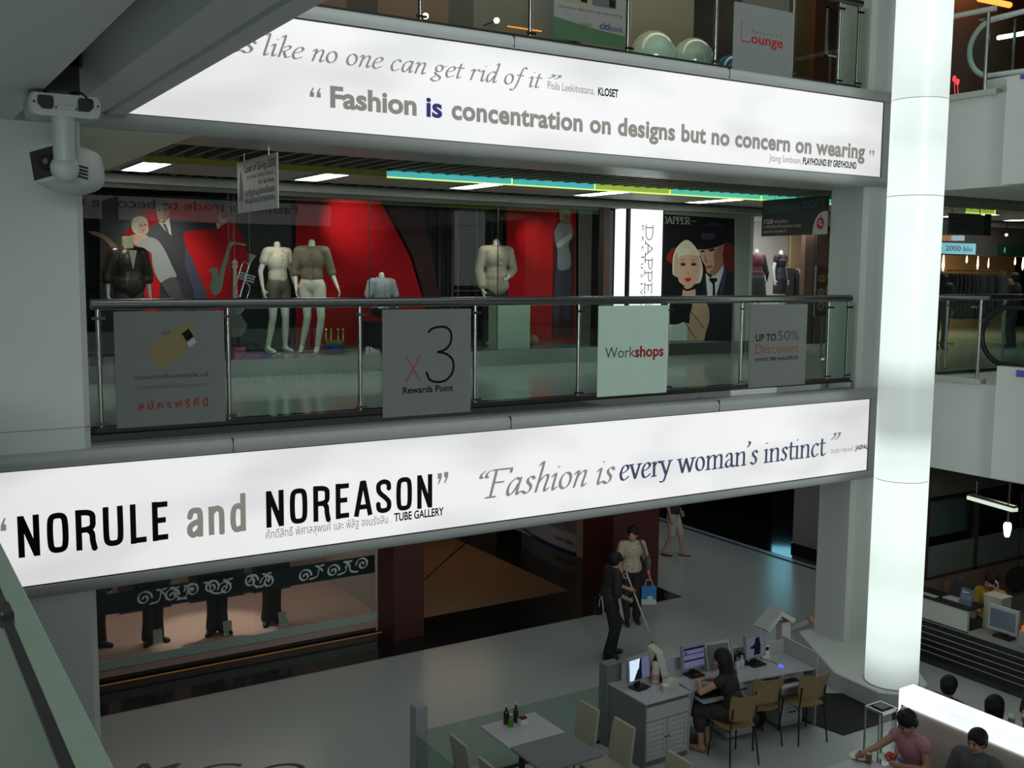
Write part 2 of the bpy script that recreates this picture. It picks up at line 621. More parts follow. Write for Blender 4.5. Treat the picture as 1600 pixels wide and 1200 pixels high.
# ---------------------------------------------------------------- colours of the place
WHITE = mat('white_paint', (0.60, 0.63, 0.61), 0.45, var=0.03, scale=2)
CREAM = mat('cream_soffit', (0.80, 0.77, 0.64), 0.55, var=0.03)
GREYP = mat('grey_coping_metal', (0.40, 0.41, 0.40), 0.35, var=0.05)
FLOOR = mat('terrazzo_floor', (0.44, 0.475, 0.455), 0.26, var=0.05, scale=30)
FLOOR2 = mat('polished_tile_floor', (0.40, 0.45, 0.41), 0.12, var=0.04, scale=12)
BLACKSTONE = mat('black_polished_stone', (0.012, 0.013, 0.013), 0.08, var=0.3, scale=40)
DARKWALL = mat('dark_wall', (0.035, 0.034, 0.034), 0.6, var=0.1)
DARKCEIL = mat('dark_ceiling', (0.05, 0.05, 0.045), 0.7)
SLAT = mat('ceiling_slat_metal', (0.20, 0.195, 0.17), 0.45)
CEILP = mat('ceiling_panel', (0.36, 0.35, 0.31), 0.5)
STEEL = mat('brushed_steel', (0.42, 0.43, 0.42), 0.25, 1.0, var=0.05, scale=25)
DSTEEL = mat('dark_steel', (0.10, 0.10, 0.10), 0.3, 1.0)
BLACK = mat('black_plastic', (0.010, 0.010, 0.011), 0.45)
RAILGLASS = glass('railing_glass', (0.70, 0.84, 0.77))
SHOPGLASS = glass('shop_glass', (0.85, 0.90, 0.87))
EDGEGLASS = glass('green_glass', (0.62, 0.76, 0.69))
MAROON = mat('maroon_cladding', (0.060, 0.012, 0.012), 0.5)
WOOD = mat('oak_floor', (0.20, 0.105, 0.05), 0.4, var=0.35, scale=9)
PINKWOOD = mat('pale_pink_floorboard', (0.50, 0.36, 0.31), 0.5, var=0.1)
ORANGE_REFL = mat('orange_floor_reflection', (0.5, 0.18, 0.03), 0.5, emit=0.10, ecol=(1, 0.42, 0.08))
BLUELINE = mat('blue_floor_tape', (0.02, 0.03, 0.20), 0.5)
PALEGREEN = mat('pale_green_wall', (0.40, 0.46, 0.38), 0.5)
BROWN = mat('brown_panel', (0.085, 0.048, 0.032), 0.5)
WHITEROOM = mat('white_shop_wall', (0.70, 0.70, 0.68), 0.6)
LETTER = mat('grey_lettering', (0.15, 0.145, 0.13), 0.6, emit=0.17, ecol=(1, 0.96, 0.86))
LETTERB = mat('black_lettering', (0.012, 0.012, 0.012), 0.9, spec=.05)
LETTERP = mat('dark_blue_lettering', (0.018, 0.015, 0.12), 0.6, emit=0.10, ecol=(0.2, 0.16, 1))
LETTERN = mat('slate_blue_lettering', (0.03, 0.035, 0.09), 0.6, emit=0.06, ecol=(0.5, 0.55, 1))
PANEL = lamp_panel('light_box_panel', (1.0, 0.985, 1.0), 0.74, 0.70, (0.5, 1, 1.3))
def drum_lamp(name, ramp):
    m = lamp_panel(name, (0.86, 1.0, 0.93), 0.98, 0.86, (0.3, 0.3, 0.8))
    nt = m.node_tree
    b = nt.nodes['Principled BSDF']
    sp = nt.nodes.new('ShaderNodeSeparateXYZ')
    cr = nt.nodes.new('ShaderNodeValToRGB')
    while len(cr.color_ramp.elements) < len(ramp):
        cr.color_ramp.elements.new(.5)
    for e, (p, v) in zip(cr.color_ramp.elements, ramp):
        e.position = p
        e.color = (v, v, v, 1)
    mu = nt.nodes.new('ShaderNodeMath')
    mu.operation = 'MULTIPLY'
    src = b.inputs['Emission Strength'].links[0].from_socket
    tc = [n for n in nt.nodes if n.type == 'TEX_COORD'][0]
    nt.links.new(tc.outputs['Generated'], sp.inputs[0])
    nt.links.new(sp.outputs[2], cr.inputs[0])
    nt.links.new(cr.outputs[0], mu.inputs[0])
    nt.links.new(src, mu.inputs[1])
    nt.links.new(mu.outputs[0], b.inputs['Emission Strength'])
    return m


# emission ramps paint in the dim gaps between tubes and the dim foot
DRUMS = [drum_lamp('column_lamp_foot', [(0, .35), (.06, .52), (.16, .88), (.3, 1), (1, 1)]), drum_lamp('column_lamp_middle', [(0, .95), (.10, .85), (.18, .42), (.33, .40), (.44, .92), (1, 1)]),
         drum_lamp('column_lamp_upper', [(0, 1), (.4, .9), (.6, .8), (1, .95)]), drum_lamp('column_lamp_top', [(0, .8), (.2, .95), (1, 1)])]
BOOTHLAMP = lamp_panel('booth_lamp', (0.86, 0.94, 1.0), 1.15, 0.8)
LITFACE = lamp_panel('shop_lightbox_face', (0.93, 1.0, 0.93), 1.15, 0.7, (2.5, 2.5, 0.4))
TUBE = mat('fluorescent_diffuser', (0.9, 0.95, 0.9), 0.4, emit=15.0, ecol=(0.93, 1.0, 0.95))

YF = 10.0                       # plane of the light boxes
F1, F2, F3 = 0.0, 4.20, 8.43    # the three floors


def slab(x0, x1, y0, y1, z0, z1, bev=0.0):
    return MB().box(x0, x1, y0, y1, z0, z1, bev)


# ---------------------------------------------------------------- floors and ceilings
structure('floor', slab(-5, 42, -6, 32, -0.25, 0.0), FLOOR)
structure('floor_slab_middle', slab(-5, 42, 10.32, 32, 2.90, 4.20), FLOOR2)
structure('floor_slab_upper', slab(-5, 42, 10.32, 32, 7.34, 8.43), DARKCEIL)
structure('floor_slab_right', slab(13.5, 42, -6, 10.32, 2.875, 4.20), WHITE)
structure('floor_slab_upper_right', slab(13.5, 42, -6, 10.32, 6.98, 8.26), WHITE)
structure('floor_walkway_left', slab(-5, 0.47, -6, 9.98, 3.9, 4.19), FLOOR2)
structure('ceiling_upper', slab(-5, 42, 10.3, 32, 11.6, 11.8), DARKCEIL)
structure('ceiling_upper_right', slab(13.5, 42, -6, 10.3, 11.6, 11.8), DARKCEIL)
structure('wall_back', slab(-5, 42, 31.8, 32, 0, 12), DARKWALL)
structure('wall_right', slab(41.8, 42, -6, 32, 0, 12), DARKWALL)
structure('wall_left', slab(-5, -4.8, 9.98, 32, 0, 12), DARKWALL)
# ground floor: black stone border in front of the shops
b = MB()
b.box(-4.8, 12.14, 13.65, 14.95, 0.0, 0.006)
b.box(10.4, 12.14, 14.95, 22, 0.0, 0.006)
b.box(15.75, 23, 10.9, 28, 0.0, 0.006)
structure('trim_1', b, BLACKSTONE)
structure('trim_2', slab(15.52, 15.60, 8.5, 24, 0.0, 0.008), BLUELINE)
b = MB()
b.box(7.27, 10.6, 14.95, 20, 0.0, 0.008)
b.box(10.6, 11.2, 15.2, 20, 0.0, 0.005)
structure('floor_wood_shop', b, WOOD)
# middle floor: black granite edge under the glass railing, white walkway edge at the viewer's side
structure('trim_3', slab(0.6, 12.6, 10.17, 10.62, 4.09, 4.205), BLACKSTONE)
structure('trim_38', slab(1.72, 12.24, 10.155, 10.17, 4.09, 4.185), mat('polished_steel_skirting', (0.5, 0.5, 0.5), 0.04, 1.0, var=.03))
structure('trim_4', slab(0.47, 0.59, -6, 9.95, 3.86, 4.20, 0.012), mat('pale_green_white_edge', (0.58, 0.62, 0.55), 0.5))
structure('trim_5', slab(13.44, 13.6, 8.95, 10.1, 4.20, 4.27), mat('green_white_kerb', (0.42, 0.46, 0.38), 0.4))
structure('trim_6', slab(13.44, 13.6, 8.95, 10.1, 8.25, 8.33), MATS['green_white_kerb'])


def molding(x0, x1, prof):
    return MB().loft([[(x, y, z) for y, z in prof] for x in (x0, x1)])


for i, dz in enumerate((0.0, 4.23)):
    # coping above and moulding below each light box
    cop = [(10.3, 3.95), (9.97, 3.95), (9.945, 3.985), (9.945, 4.04), (9.965, 4.075), (10.0, 4.09), (10.3, 4.09)]
    structure('trim_%d' % (7 + i), molding(0.6 if i == 0 else 2.0, 12.78, [(y, z + dz) for y, z in cop]), GREYP, True)
    low = [(10.3, 2.875), (9.965, 2.875), (9.955, 2.84), (9.97, 2.79), (10.02, 2.755), (10.1, 2.745), (10.86, 2.745), (10.86, 2.9), (10.3, 2.9)]
    structure('trim_%d' % (9 + i), molding((0.6, 1.1)[i], 12.78, [(y, z + (0 if i == 0 else 4.242)) for y, z in low]), GREYP, True)
    for j, x in enumerate((3.0, 6.2, 9.4)):   # joints of the coping
        structure('trim_%d' % (20 + 3 * i + j), MB().box(x, x + 0.008, 9.942, 10.02, 3.96 + dz, 4.094 + dz), DSTEEL)
# soffit panel beside the left column, and soffits of the ground floor
structure('ceiling_soffit', slab(1.2, 2.73, 10.1, 14.5, 6.985, 7.10), CREAM)
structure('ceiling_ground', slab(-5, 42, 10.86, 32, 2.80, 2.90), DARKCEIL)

# ---------------------------------------------------------------- columns of the facade
structure('column_left', MB().box(-0.6, 1.72, 10.02, 11.2, 0.0, 7.05, 0.06), WHITE)
structure('column_right', MB().box(12.22, 13.2, 10.06, 10.75, 0.0, 11.6, 0.06), WHITE)
structure('trim_39', slab(-0.61, 1.722, 10.018, 11.0, P(70, 672, Y=10.02).z, P(70, 672, Y=10.02).z + .006, 0.0), mat('joint_line', (0.2, 0.21, 0.2), .6))
structure('column_far', slab(16.32, 17.5, 13.6, 14.95, 0.0, 2.85), mat('grey_stone_cladding', (0.30, 0.29, 0.27), 0.5))
structure('trim_11', slab(16.30, 17.52, 13.58, 14.97, 0.0, 0.14), BLACKSTONE)
for i, (xa, xb) in enumerate(((6.75, 7.27), (11.0, 12.04))):
    structure('column_maroon_%s' % ('left', 'right')[i], slab(xa, xb, 14.2, 15.1, 0.0, 2.82), MAROON)

# ---------------------------------------------------------------- upper storey edge on the left, above the viewer
structure('ceiling_left', slab(-5, 1.17, -6, 10.02, 7.0, 7.35), WHITE)
prof = [(1.42, 7.34), (1.62, 7.117), (1.905, 7.117), (1.912, 7.135), (1.925, 7.135), (1.94, 7.105), (2.03, 7.098), (2.10, 7.115), (2.125, 7.16), (2.13, 8.3), (1.42, 8.3)]
structure('beam_left', MB().loft([[(x, y, z) for x, z in prof] for y in (-6, 10.0)]), WHITE, True)
structure('ceiling_slot', slab(1.17, 1.45, -6, 10.02, 7.30, 7.36), DARKWALL)
b = MB()
b.tube([(1.27, -6, 7.24), (1.27, 8.6, 7.24)], 0.022)
tag(b.build('conduit_pipe', mat('brass_pipe', (0.34, 0.27, 0.08), 0.35, 0.8), None, True), 'thin yellow metal pipe running along the ceiling slot', 'pipe')
b = MB()
for y in (3.5, 5.9, 8.3):
    b.box(1.17, 1.45, y, y + 0.05, 7.2, 7.30)
structure('trim_12', b, DARKWALL)

# ---------------------------------------------------------------- ceiling of the middle storey corridor
b = MB()
x = 2.78
while x < 30:
    b.box(x, x + 0.035, 10.86, 12.2, 6.99, 7.12)
    b.box(x, x + 0.035, 14.3, 14.62, 6.99, 7.12)
    x += 0.21
structure('ceiling_slats', b, SLAT)
structure('ceiling_middle', slab(2.73, 42, 12.5, 14.3, 6.99, 7.1), CEILP)
structure('trim_13', slab(1.2, 42, 14.5, 14.68, 6.86, 6.985, 0.02), CEILP)
structure('trim_14', slab(2.73, 42, 12.2, 12.5, 7.0, 7.1), CEILP)
LX = [(2.84, 12.68, 13.88), (5.1, 12.7, 13.85), (7.46, 12.65, 13.75), (9.72, 12.68, 13.75), (12.2, 12.8, 13.9), (14.5, 12.7, 13.9), (16.8, 12.7, 13.9), (19.1, 12.7, 13.9), (21.4, 12.7, 13.9)]
_names = ['nearest the left column', 'behind the hanging white sign', 'third from the left column', 'above the mannequin in the beige shirt side', 'above the lit name pillar', '', '', 'right of the lit round column', 'farthest right of the lit round column']
for i, (x, y0, y1) in enumerate(LX):
    if i in (5, 6):
        continue
    t = thing('ceiling_light', 'flat white fluorescent ceiling light, %s' % _names[i].replace('above the mannequin in the beige shirt side', 'fourth from the left column'), 'light', (x, y0, 6.99), 0, 'fluorescent lights of the corridor ceiling')
    MB().box(x, x + 0.32, y0, y1, 6.965, 6.985, 0.008).build('diffuser', TUBE, t)
    b = MB()
    for xa, xb, ya, yb in ((x - 0.015, x, y0, y1), (x + 0.32, x + 0.335, y0, y1), (x - 0.015, x + 0.335, y0 - 0.015, y0), (x - 0.015, x + 0.335, y1, y1 + 0.015)):
        b.box(xa, xb, ya, yb, 6.96, 6.99)
    b.build('frame', WHITE, t)
# coloured acrylic strips that edge the slatted ceiling
OLIVE = mat('olive_acrylic', (0.07, 0.07, 0.01), 0.3, emit=0.025, ecol=(0.6, 0.62, 0.05))
CYAN = mat('cyan_acrylic', (0.1, 0.5, 0.5), 0.3, emit=0.42, ecol=(0.12, 0.80, 0.85))
LIME = mat('lime_acrylic', (0.5, 0.6, 0.1), 0.3, emit=0.42, ecol=(0.50, 0.78, 0.10))
TEAL = mat('teal_acrylic', (0.1, 0.5, 0.4), 0.3, emit=0.5, ecol=(0.15, 0.85, 0.62))
YEDGE = mat('yellow_lit_edge', (0.8, 0.9, 0.2), 0.3, emit=1.0, ecol=(0.75, 0.95, 0.18))
segs = [(2.75, 3.9, OLIVE, 'dim olive'), (3.92, 5.70, OLIVE, 'olive'), (5.72, 7.6, CYAN, 'bright cyan'), (7.62, 9.0, CYAN, 'cyan'), (9.02, 10.4, LIME, 'lime'), (10.42, 12.3, TEAL, 'teal'), (12.32, 14.2, TEAL, 'teal'),
        (17.6, 18.5, LIME, 'short lime'), (20.3, 21.6, TEAL, 'far teal'), (21.62, 22.6, LIME, 'far lime')]
_w = ['beside the left column', 'behind the hanging white sign', 'with a yellow lower edge', 'above the window with the beige shirt', 'above the lit name pillar', 'above the large portrait poster', 'ending behind the black hanging sign', 'seen right of the lit round column', 'left of the far right end', 'at the far right end']
for (xa, xb, m, cn), w in zip(segs, _w):
    t = thing('acrylic_light_strip', '%s acrylic light strip under the ceiling, %s' % (cn, w), 'light strip', (xa, 12.2, 6.99), 0, 'coloured strips along the slatted ceiling')
    MB().box(xa, xb, 12.18, 12.2, 6.925, 7.0).build('panel', m, t)
    if m is not OLIVE:
        MB().box(xa, xb, 12.175, 12.205, 6.91, 6.923).build('edge', YEDGE, t)
    MB().box(xb - 0.03, xb - 0.015, 12.17, 12.18, 6.92, 7.0).build('clip', YEDGE if m is not OLIVE else OLIVE, t)
# ---------------------------------------------------------------- the two long light boxes
def on_facade(Y):
    return lambda u, v: V((u, Y, v))


def ext(pts, Y=YF):
    return [P(x, y, Y=Y) for x, y in pts]


def light_box(name, label, x0, x1, z0, z1):
    t = thing(name, label, 'light box', (x0, YF, z0))
    b = MB()
    b.box(x0, x1, YF, YF + 0.02, z0, z1)
    b.build('lit_panel', PANEL, t)
    b = MB()
    b.box(x0, x1, YF + 0.02, YF + 0.3, z0, z1)
    b.build('casing', GREYP, t)
    b = MB()
    b.box(x1, x1 + 0.37, YF - 0.01, YF + 0.06, z0, z1)
    b.build('end_plate', GREYP, t)
    b = MB()
    for za, zb in ((z0, z0 + 0.012), (z1 - 0.012, z1)):
        b.box(x0, x1, YF - 0.012, YF, za, zb)
    b.box(x1 - 0.012, x1, YF - 0.012, YF, z0 + 0.012, z1 - 0.012)
    b.build('edge_frame', DSTEEL, t)
    return t


YT = YF - 0.004
FN = on_facade(YT)
LB = light_box('light_box', 'long glowing white banner on the lower parapet reading no rule and no reason', 0.68, 12.42, 2.875, 3.95)
UB = light_box('light_box', 'long glowing white banner on the upper parapet about concentration on designs', 2.0, 12.42, 7.117, 8.18)


def bb(pts):
    q = ext(pts, YT)
    return [(p.x, p.z) for p in q]


ROM = nib(0.105, 0.042, 22)
ITA = nib(0.10, 0.04, 35)
b = MB()
# lower box: NORULE and NOREASON
(ax, az), (bx, bz) = bb([(28.5, 871), (263, 844)])
zc = bb([(25.5, 806)])[0][1]
write_pen(b, 'NORULE', FN, ax, bx, (az + bz) / 2, zc - az, GOTH, None, 0.14)
(ax2, az2), (bx2, bz2) = bb([(415.6, 824), (673.6, 793.5)])
write_pen(b, 'NOREASON', FN, ax2, bx2, (az2 + bz2) / 2, bb([(414, 767)])[0][1] - az2, GOTH, None, 0.14)
b.build('lettering', LETTERB, LB)['label'] = 'black capitals NORULE and NOREASON'
b = MB()
(cx, cz), (dx, dz) = bb([(292.5, 840), (383.4, 830)])
write_pen(b, 'and', FN, cx, dx, (cz + dz) / 2, (bb([(381, 771)])[0][1] - dz), GOTH, None, 0.15)
b.build('lettering', LETTER, LB)['label'] = 'grey word and'
b = MB()


def quote(b, pts, up):
    # a pair of heavy quotation marks
    for (x0, y0, x1, y1) in pts:
        (ua, va), (ub, vb) = bb([(x0, y1), (x1, y0)])
        w, h = ub - ua, vb - va
        s = [(0.1, 0.5), (0.1, 1), (0.95, 1), (0.9, .55), (0.35, 0), (0.1, 0.02), (0.45, .5)]
        if up:
            s = [(1 - x, 1 - y) for x, y in s]
        b.poly([FN(ua + x * w, va + y * h) for x, y in s])


quote(b, [(683, 739, 691, 757), (693, 737, 701, 755)], False)
b.build('quotation_mark', LETTER, LB)['label'] = 'heavy closing quotation marks'
b = MB()
quote(b, [(0.5, 809, 10, 830), (-12, 811, -3, 832)], True)
b.build('quotation_mark', LETTER, LB)['label'] = 'heavy opening quotation mark at the left end'
b = MB()
(ux, uz), (wx, wz) = bb([(415.6, 841), (693.4, 807)])
mid = bb([(612, 817)])[0][0]
zb = (uz + wz) / 2
write(b, 'ศักดิ์สิทธิ์ พิศาลสุพงศ์ และ พิสิฐ จงนรังสิน .', FN, ux, mid, zb, 0.085)
b.build('lettering', LETTER, LB)['label'] = 'small grey line of Thai names'
b = MB()
write(b, 'TUBE GALLERY', FN, mid + 0.03, wx, zb + 0.01, 0.085, 0.025)
b.build('lettering', LETTERB, LB)['label'] = 'small bold black capitals after the Thai names'
b = MB()
(ex, ez), (fx, fz) = bb([(757, 777.6), (954.5, 755)])
hF = bb([(770, 733)])[0][1] - bb([(757, 777.6)])[0][1]
zz = (ez + fz) / 2
write_pen(b, 'Fashion is', FN, ex, fx, zz, hF, ITAL, ITA, shear=0.2)
b.build('lettering', LETTER, LB)['label'] = 'grey italic words Fashion is'
b = MB()
q0 = bb([(741, 751), (755.5, 739.5)])
write_pen(b, '“', FN, q0[0][0], q0[0][0] + 0.13, zz - 0.02, hF, ITAL, ITA, shear=0.2)
b.build('quotation_mark', LETTER, LB)['label'] = 'thin opening quotation marks'
b = MB()
q1 = bb([(1293, 688), (1302, 677)])
write_pen(b, '”', FN, q1[0][0], q1[1][0] + 0.02, q1[0][1] - 0.29, 0.37, ITAL, ITA, shear=0.2)
b.build('quotation_mark', LETTER, LB)['label'] = 'thin closing quotation marks'
b = MB()
(gx, gz), (hx, hz) = bb([(968, 751.5), (1288, 711)])
write_pen(b, 'every woman’s instinct', FN, gx, hx, (gz + hz) / 2, hF * 0.96, ROMAN, ROM)
b.build('lettering', LETTERN, LB)['label'] = 'slate blue words every woman’s instinct'
b = MB()
(ix, iz), (jx, jz) = bb([(1298.5, 708), (1357, 702)])
ms = bb([(1334, 704)])[0][0]
write(b, 'อินธิรา ทัพวงศ์,', FN, ix, ms, (iz + jz) / 2, 0.06)
b.build('lettering', LETTER, LB)['label'] = 'tiny grey Thai name'
b = MB()
write(b, 'JASPAL', FN, ms + 0.03, jx - 0.02, (iz + jz) / 2 + 0.01, 0.06, 0.03)
b.build('lettering', LETTERB, LB)['label'] = 'tiny bold black capitals at the right end'

# upper box
b = MB()
(ax, az), (bx, bz) = bb([(408, 87), (842, 136.5)])
hl = bb([(417, 56)])[0][1] - bb([(408, 87)])[0][1]
zz = (az + bz) / 2
write_pen(b, 'like no one can get rid of it', FN, ax, bx, zz, hl, ITAL, ITA, shear=0.2)
b.build('lettering', LETTER, UB)['label'] = 'grey italic line like no one can get rid of it'
b = MB()
s0 = bb([(368, 83), (394, 84)])
write_pen(b, 'us', FN, s0[0][0] - 0.13, s0[1][0], zz, hl, ITAL, ITA, shear=0.2)
b.build('lettering', LETTER, UB)['label'] = 'grey italic letters us'
b = MB()
q = bb([(849, 120), (861, 108)])
write_pen(b, '”', FN, q[0][0], q[1][0] + 0.02, zz - 0.02, hl * 0.95, ITAL, ITA, shear=0.2)
b.build('quotation_mark', LETTER, UB)['label'] = 'thin grey closing quotation marks'
b = MB()
(kx, kz), (lx, lz) = bb([(855.5, 139.5), (966, 151.5)])
ms = bb([(929, 147)])[0][0]
write(b, 'Pisila Leekitvatana,', FN, kx, ms, (kz + lz) / 2, 0.085)
b.build('lettering', LETTER, UB)['label'] = 'tiny grey personal credit line'
b = MB()
write(b, 'KLOSET', FN, ms + 0.05, lx, (kz + lz) / 2, 0.085, 0.03)
b.build('lettering', LETTERB, UB)['label'] = 'small bold capitals after the upper credit line'
b = MB()
(mx, mz), (nx, nzz) = bb([(1201.6, 251), (1338, 264)])
ms2 = bb([(1252, 256)])[0][0]
write(b, 'PLAYHOUND BY GREYHOUND', FN, ms2 + 0.03, nx, (mz + nzz) / 2, 0.085, 0.03)
b.build('lettering', LETTERB, UB)['label'] = 'small bold capitals at the lower right'
b = MB()
write(b, 'Jitsing Somboon,', FN, mx, ms2, (mz + nzz) / 2, 0.085)
b.build('lettering', LETTER, UB)['label'] = 'tiny grey credit line at the lower right'
b = MB()
(ox, oz), (px_, pz) = bb([(516, 168), (1351, 247)])
cap = bb([(516, 138.8)])[0][1] - oz
i0, i1, c0 = bb([(666, 181.5)])[0][0], bb([(691, 184)])[0][0], bb([(705.5, 186)])[0][0]
fe = bb([(651, 180)])[0][0]
zz = (oz + pz) / 2
cap *= 1.07
write(b, 'Fashion', FN, ox, fe, zz, cap, 0.036)
b.build('lettering', LETTER, UB)['label'] = 'bold grey word Fashion'
b = MB()
write(b, 'concentration on designs but no concern on wearing', FN, c0, px_, zz, cap, 0.036, space=1.04)
b.build('lettering', LETTER, UB)['label'] = 'bold grey line concentration on designs but no concern on wearing'
b = MB()
quote(b, [(1358, 235, 1361.5, 243.5), (1362.5, 235.3, 1366.4, 244)], False)
b.build('quotation_mark', LETTER, UB)['label'] = 'heavy closing quotation marks'
b = MB()
quote(b, [(483.5, 137, 491.5, 151), (494, 137.8, 502, 152)], True)
b.build('quotation_mark', LETTER, UB)['label'] = 'heavy opening quotation marks'
b = MB()
write(b, 'is', FN, i0, i1, zz, cap, 0.03)
b.build('lettering', LETTERP, UB)['label'] = 'bold dark blue word is'

# the two banners of the parapets opposite: the photograph shows them mirrored in the railing and shop glass
YO = -1.8


def opposite_box(label, z0, z1, rows, x0=0.75):
    t = thing('light_box', label, 'light box', (6.5, YO, z0))
    MB().box(x0, 12.6, YO, YO + .02, z0, z1).build('lit_panel', PANEL, t)
    MB().box(x0, 12.6, YO - .25, YO, z0, z1).build('casing', GREYP, t)
    for body, xa, xb, z, c, m in rows:
        b = MB()
        write(b, body, lambda u, v: V((-u, YO + .024, v)), -xa, -xb, z, c, .01)
        b.build('lettering', m, t)
    return t


opposite_box('glowing banner of the near parapet reading comes and goes, mirrored in the glass', 2.875, 3.95, [('COMES AND GOES', 10.2, 6.3, 3.25, .26, LETTER), ('Fashion is', 12.5, 11.0, 3.45, .30, LETTER), ('a genetic of culture', 12.4, 11.0, 3.2, .14, LETTER)])
opposite_box('glowing banner of the near upper parapet, mirrored in the shop window', 7.117, 8.18, [('Fashion is made to become unfashionable', 11.5, 2.4, 7.45, .27, LETTER)], 2.2)

# ---------------------------------------------------------------- the tall lit round column at the corner
cc = V((11.60, 8.78, 0))
t = thing('round_light_column', 'tall round white column glowing from inside, standing at the atrium corner', 'column', (cc.x, cc.y, 0))
R = 0.345
for (z0, z1), LM in zip(((0.27, 3.05), (3.06, 6.74), (6.75, 7.95), (7.96, 12.0)), DRUMS):
    MB().cyl((cc.x, cc.y, z0), (cc.x, cc.y, z1), R, n=48).build('lit_drum', LM, t, True)
b = MB()
for z in (3.05, 6.74, 7.95):
    b.cyl((cc.x, cc.y, z), (cc.x, cc.y, z + 0.01), R - 0.004, n=48)
b.build('joint_ring', GREYP, t, True)
MB().cyl((cc.x, cc.y, 0.255), (cc.x, cc.y, 0.27), R + 0.01, n=48).build('base_ring', STEEL, t, True)
# the low plinth it shares with the facade column
pl = [P(1300, 1052, Z=0.26), P(1371, 1084, Z=0.26), P(1420, 1088, Z=0.26)]
c0 = V((cc.x, cc.y, 0.26))
out = [V((11.18, 9.40, 0)), V((11.14, 8.62, 0)), V((11.32, 8.42, 0)), V((11.6, 8.36, 0)), V((11.95, 8.46, 0)), V((12.3, 8.9, 0)), V((13.0, 10.1, 0)), V((12.3, 10.8, 0)), V((12.0, 10.8, 0))]
structure('trim_15', MB().loft([[(p.x, p.y, 0) for p in out], [(p.x, p.y, 0.245) for p in out], [(p.x + (0.02 if p.x < 11.5 else 0), p.y + (0.02 if p.y < 9 else 0), 0.258) for p in out]]), WHITE)
# ---------------------------------------------------------------- glass railings
RY = 10.2
mat('handrail_steel', (0.22, 0.225, 0.22), 0.3, 1.0, var=.05, scale=25)


def railing(name, label, xs, x_end, z, hz, xh0, xh1, joints):
    t = thing(name, label, 'railing', (xs[0], RY, z))
    MB().tube([(xh0, RY, hz), (xh1, RY, hz)], 0.05, 18).build('handrail', MATS['handrail_steel'], t, True)
    for x in xs:
        b = MB()
        b.tube([(x, RY, z + 0.03), (x, RY, hz - 0.03)], 0.024, 12)
        b.cyl((x, RY, z), (x, RY, z + 0.03), 0.045, n=14)
        b.build('post', STEEL, t, True)
        b = MB()
        b.box(x - 0.06, x + 0.06, RY - 0.045, RY - 0.02, hz - 0.14, hz - 0.115)
        b.box(x - 0.06, x + 0.06, RY - 0.045, RY - 0.02, z + 0.07, z + 0.095)
        b.build('clamp', DSTEEL, t)
    e = sorted(xs + [x_end])
    for xa, xb in zip(e, e[1:]):
        if xb - xa < 0.15:
            continue
        MB().box(xa + 0.03, xb - 0.03, RY - 0.036, RY - 0.026, z + 0.03, hz - 0.055).build('glass_pane', RAILGLASS, t)
    b = MB()
    b.box(xh0, xh1, RY - 0.05, RY - 0.012, z, z + 0.045)
    b.build('base_channel', BLACK, t)
    return t


railing('glass_railing', 'glass railing with steel posts along the middle storey, carrying four posters', [1.84, 3.05, 4.46, 5.87, 7.31, 8.71, 10.0, 11.69, 12.10], 12.35, 4.205, 5.40, 1.78, 12.14, 8)
railing('glass_railing', 'glass railing with steel posts along the upper storey, above the higher banner', [2.3, 3.75, 5.18, 6.57, 7.97, 9.38, 10.76, 11.67, 12.06], 12.32, 8.34, 9.52, 2.1, 12.1, 8)

railing('glass_railing', 'glass railing with a steel handrail running on beyond the lit column on the middle storey', [14.4, 15.9, 17.4, 18.9, 20.4], 21.8, 4.205, 5.40, 13.7, 21.9, 8)

# ---------------------------------------------------------------- posters fixed to the railing glass
PG = RY - 0.058
SIGNW = mat('frosted_white_film', (0.17, 0.18, 0.172), 0.7, spec=.2)
SIGNB = mat('black_print', (0.010, 0.010, 0.010), 0.9, spec=.05)
SIGNR = mat('red_print', (0.28, 0.02, 0.022), 0.9, spec=.05)
SIGNX = mat('rust_print', (0.22, 0.06, 0.04), 0.6)
GREYPR = mat('grey_print', (0.075, 0.075, 0.075), 0.9, spec=.05)
GOLD = mat('gold_card', (0.20, 0.155, 0.06), 0.4)


def poster(label, px, py0, py1, m=None, z_shift=0.0):
    a, c = P(px[0], py0, Y=PG), P(px[1], py1, Y=PG)
    t = thing('poster', label, 'poster', (a.x, PG, c.z), 0, None)
    MB().box(a.x, c.x, PG - 0.004, PG, c.z, a.z).build('sheet', m or SIGNW, t)
    return t, a.x, c.x, c.z, a.z, (lambda u, v: V((u, PG - 0.0055, v)))


def lines(t, m, rows, fn, lab=None):
    for r in rows:
        b = MB()
        write(b, r[0], fn, *r[1:5], **(r[5] if len(r) > 5 else {}))
        o = b.build('print', m, t)
        if lab:
            o['label'] = lab


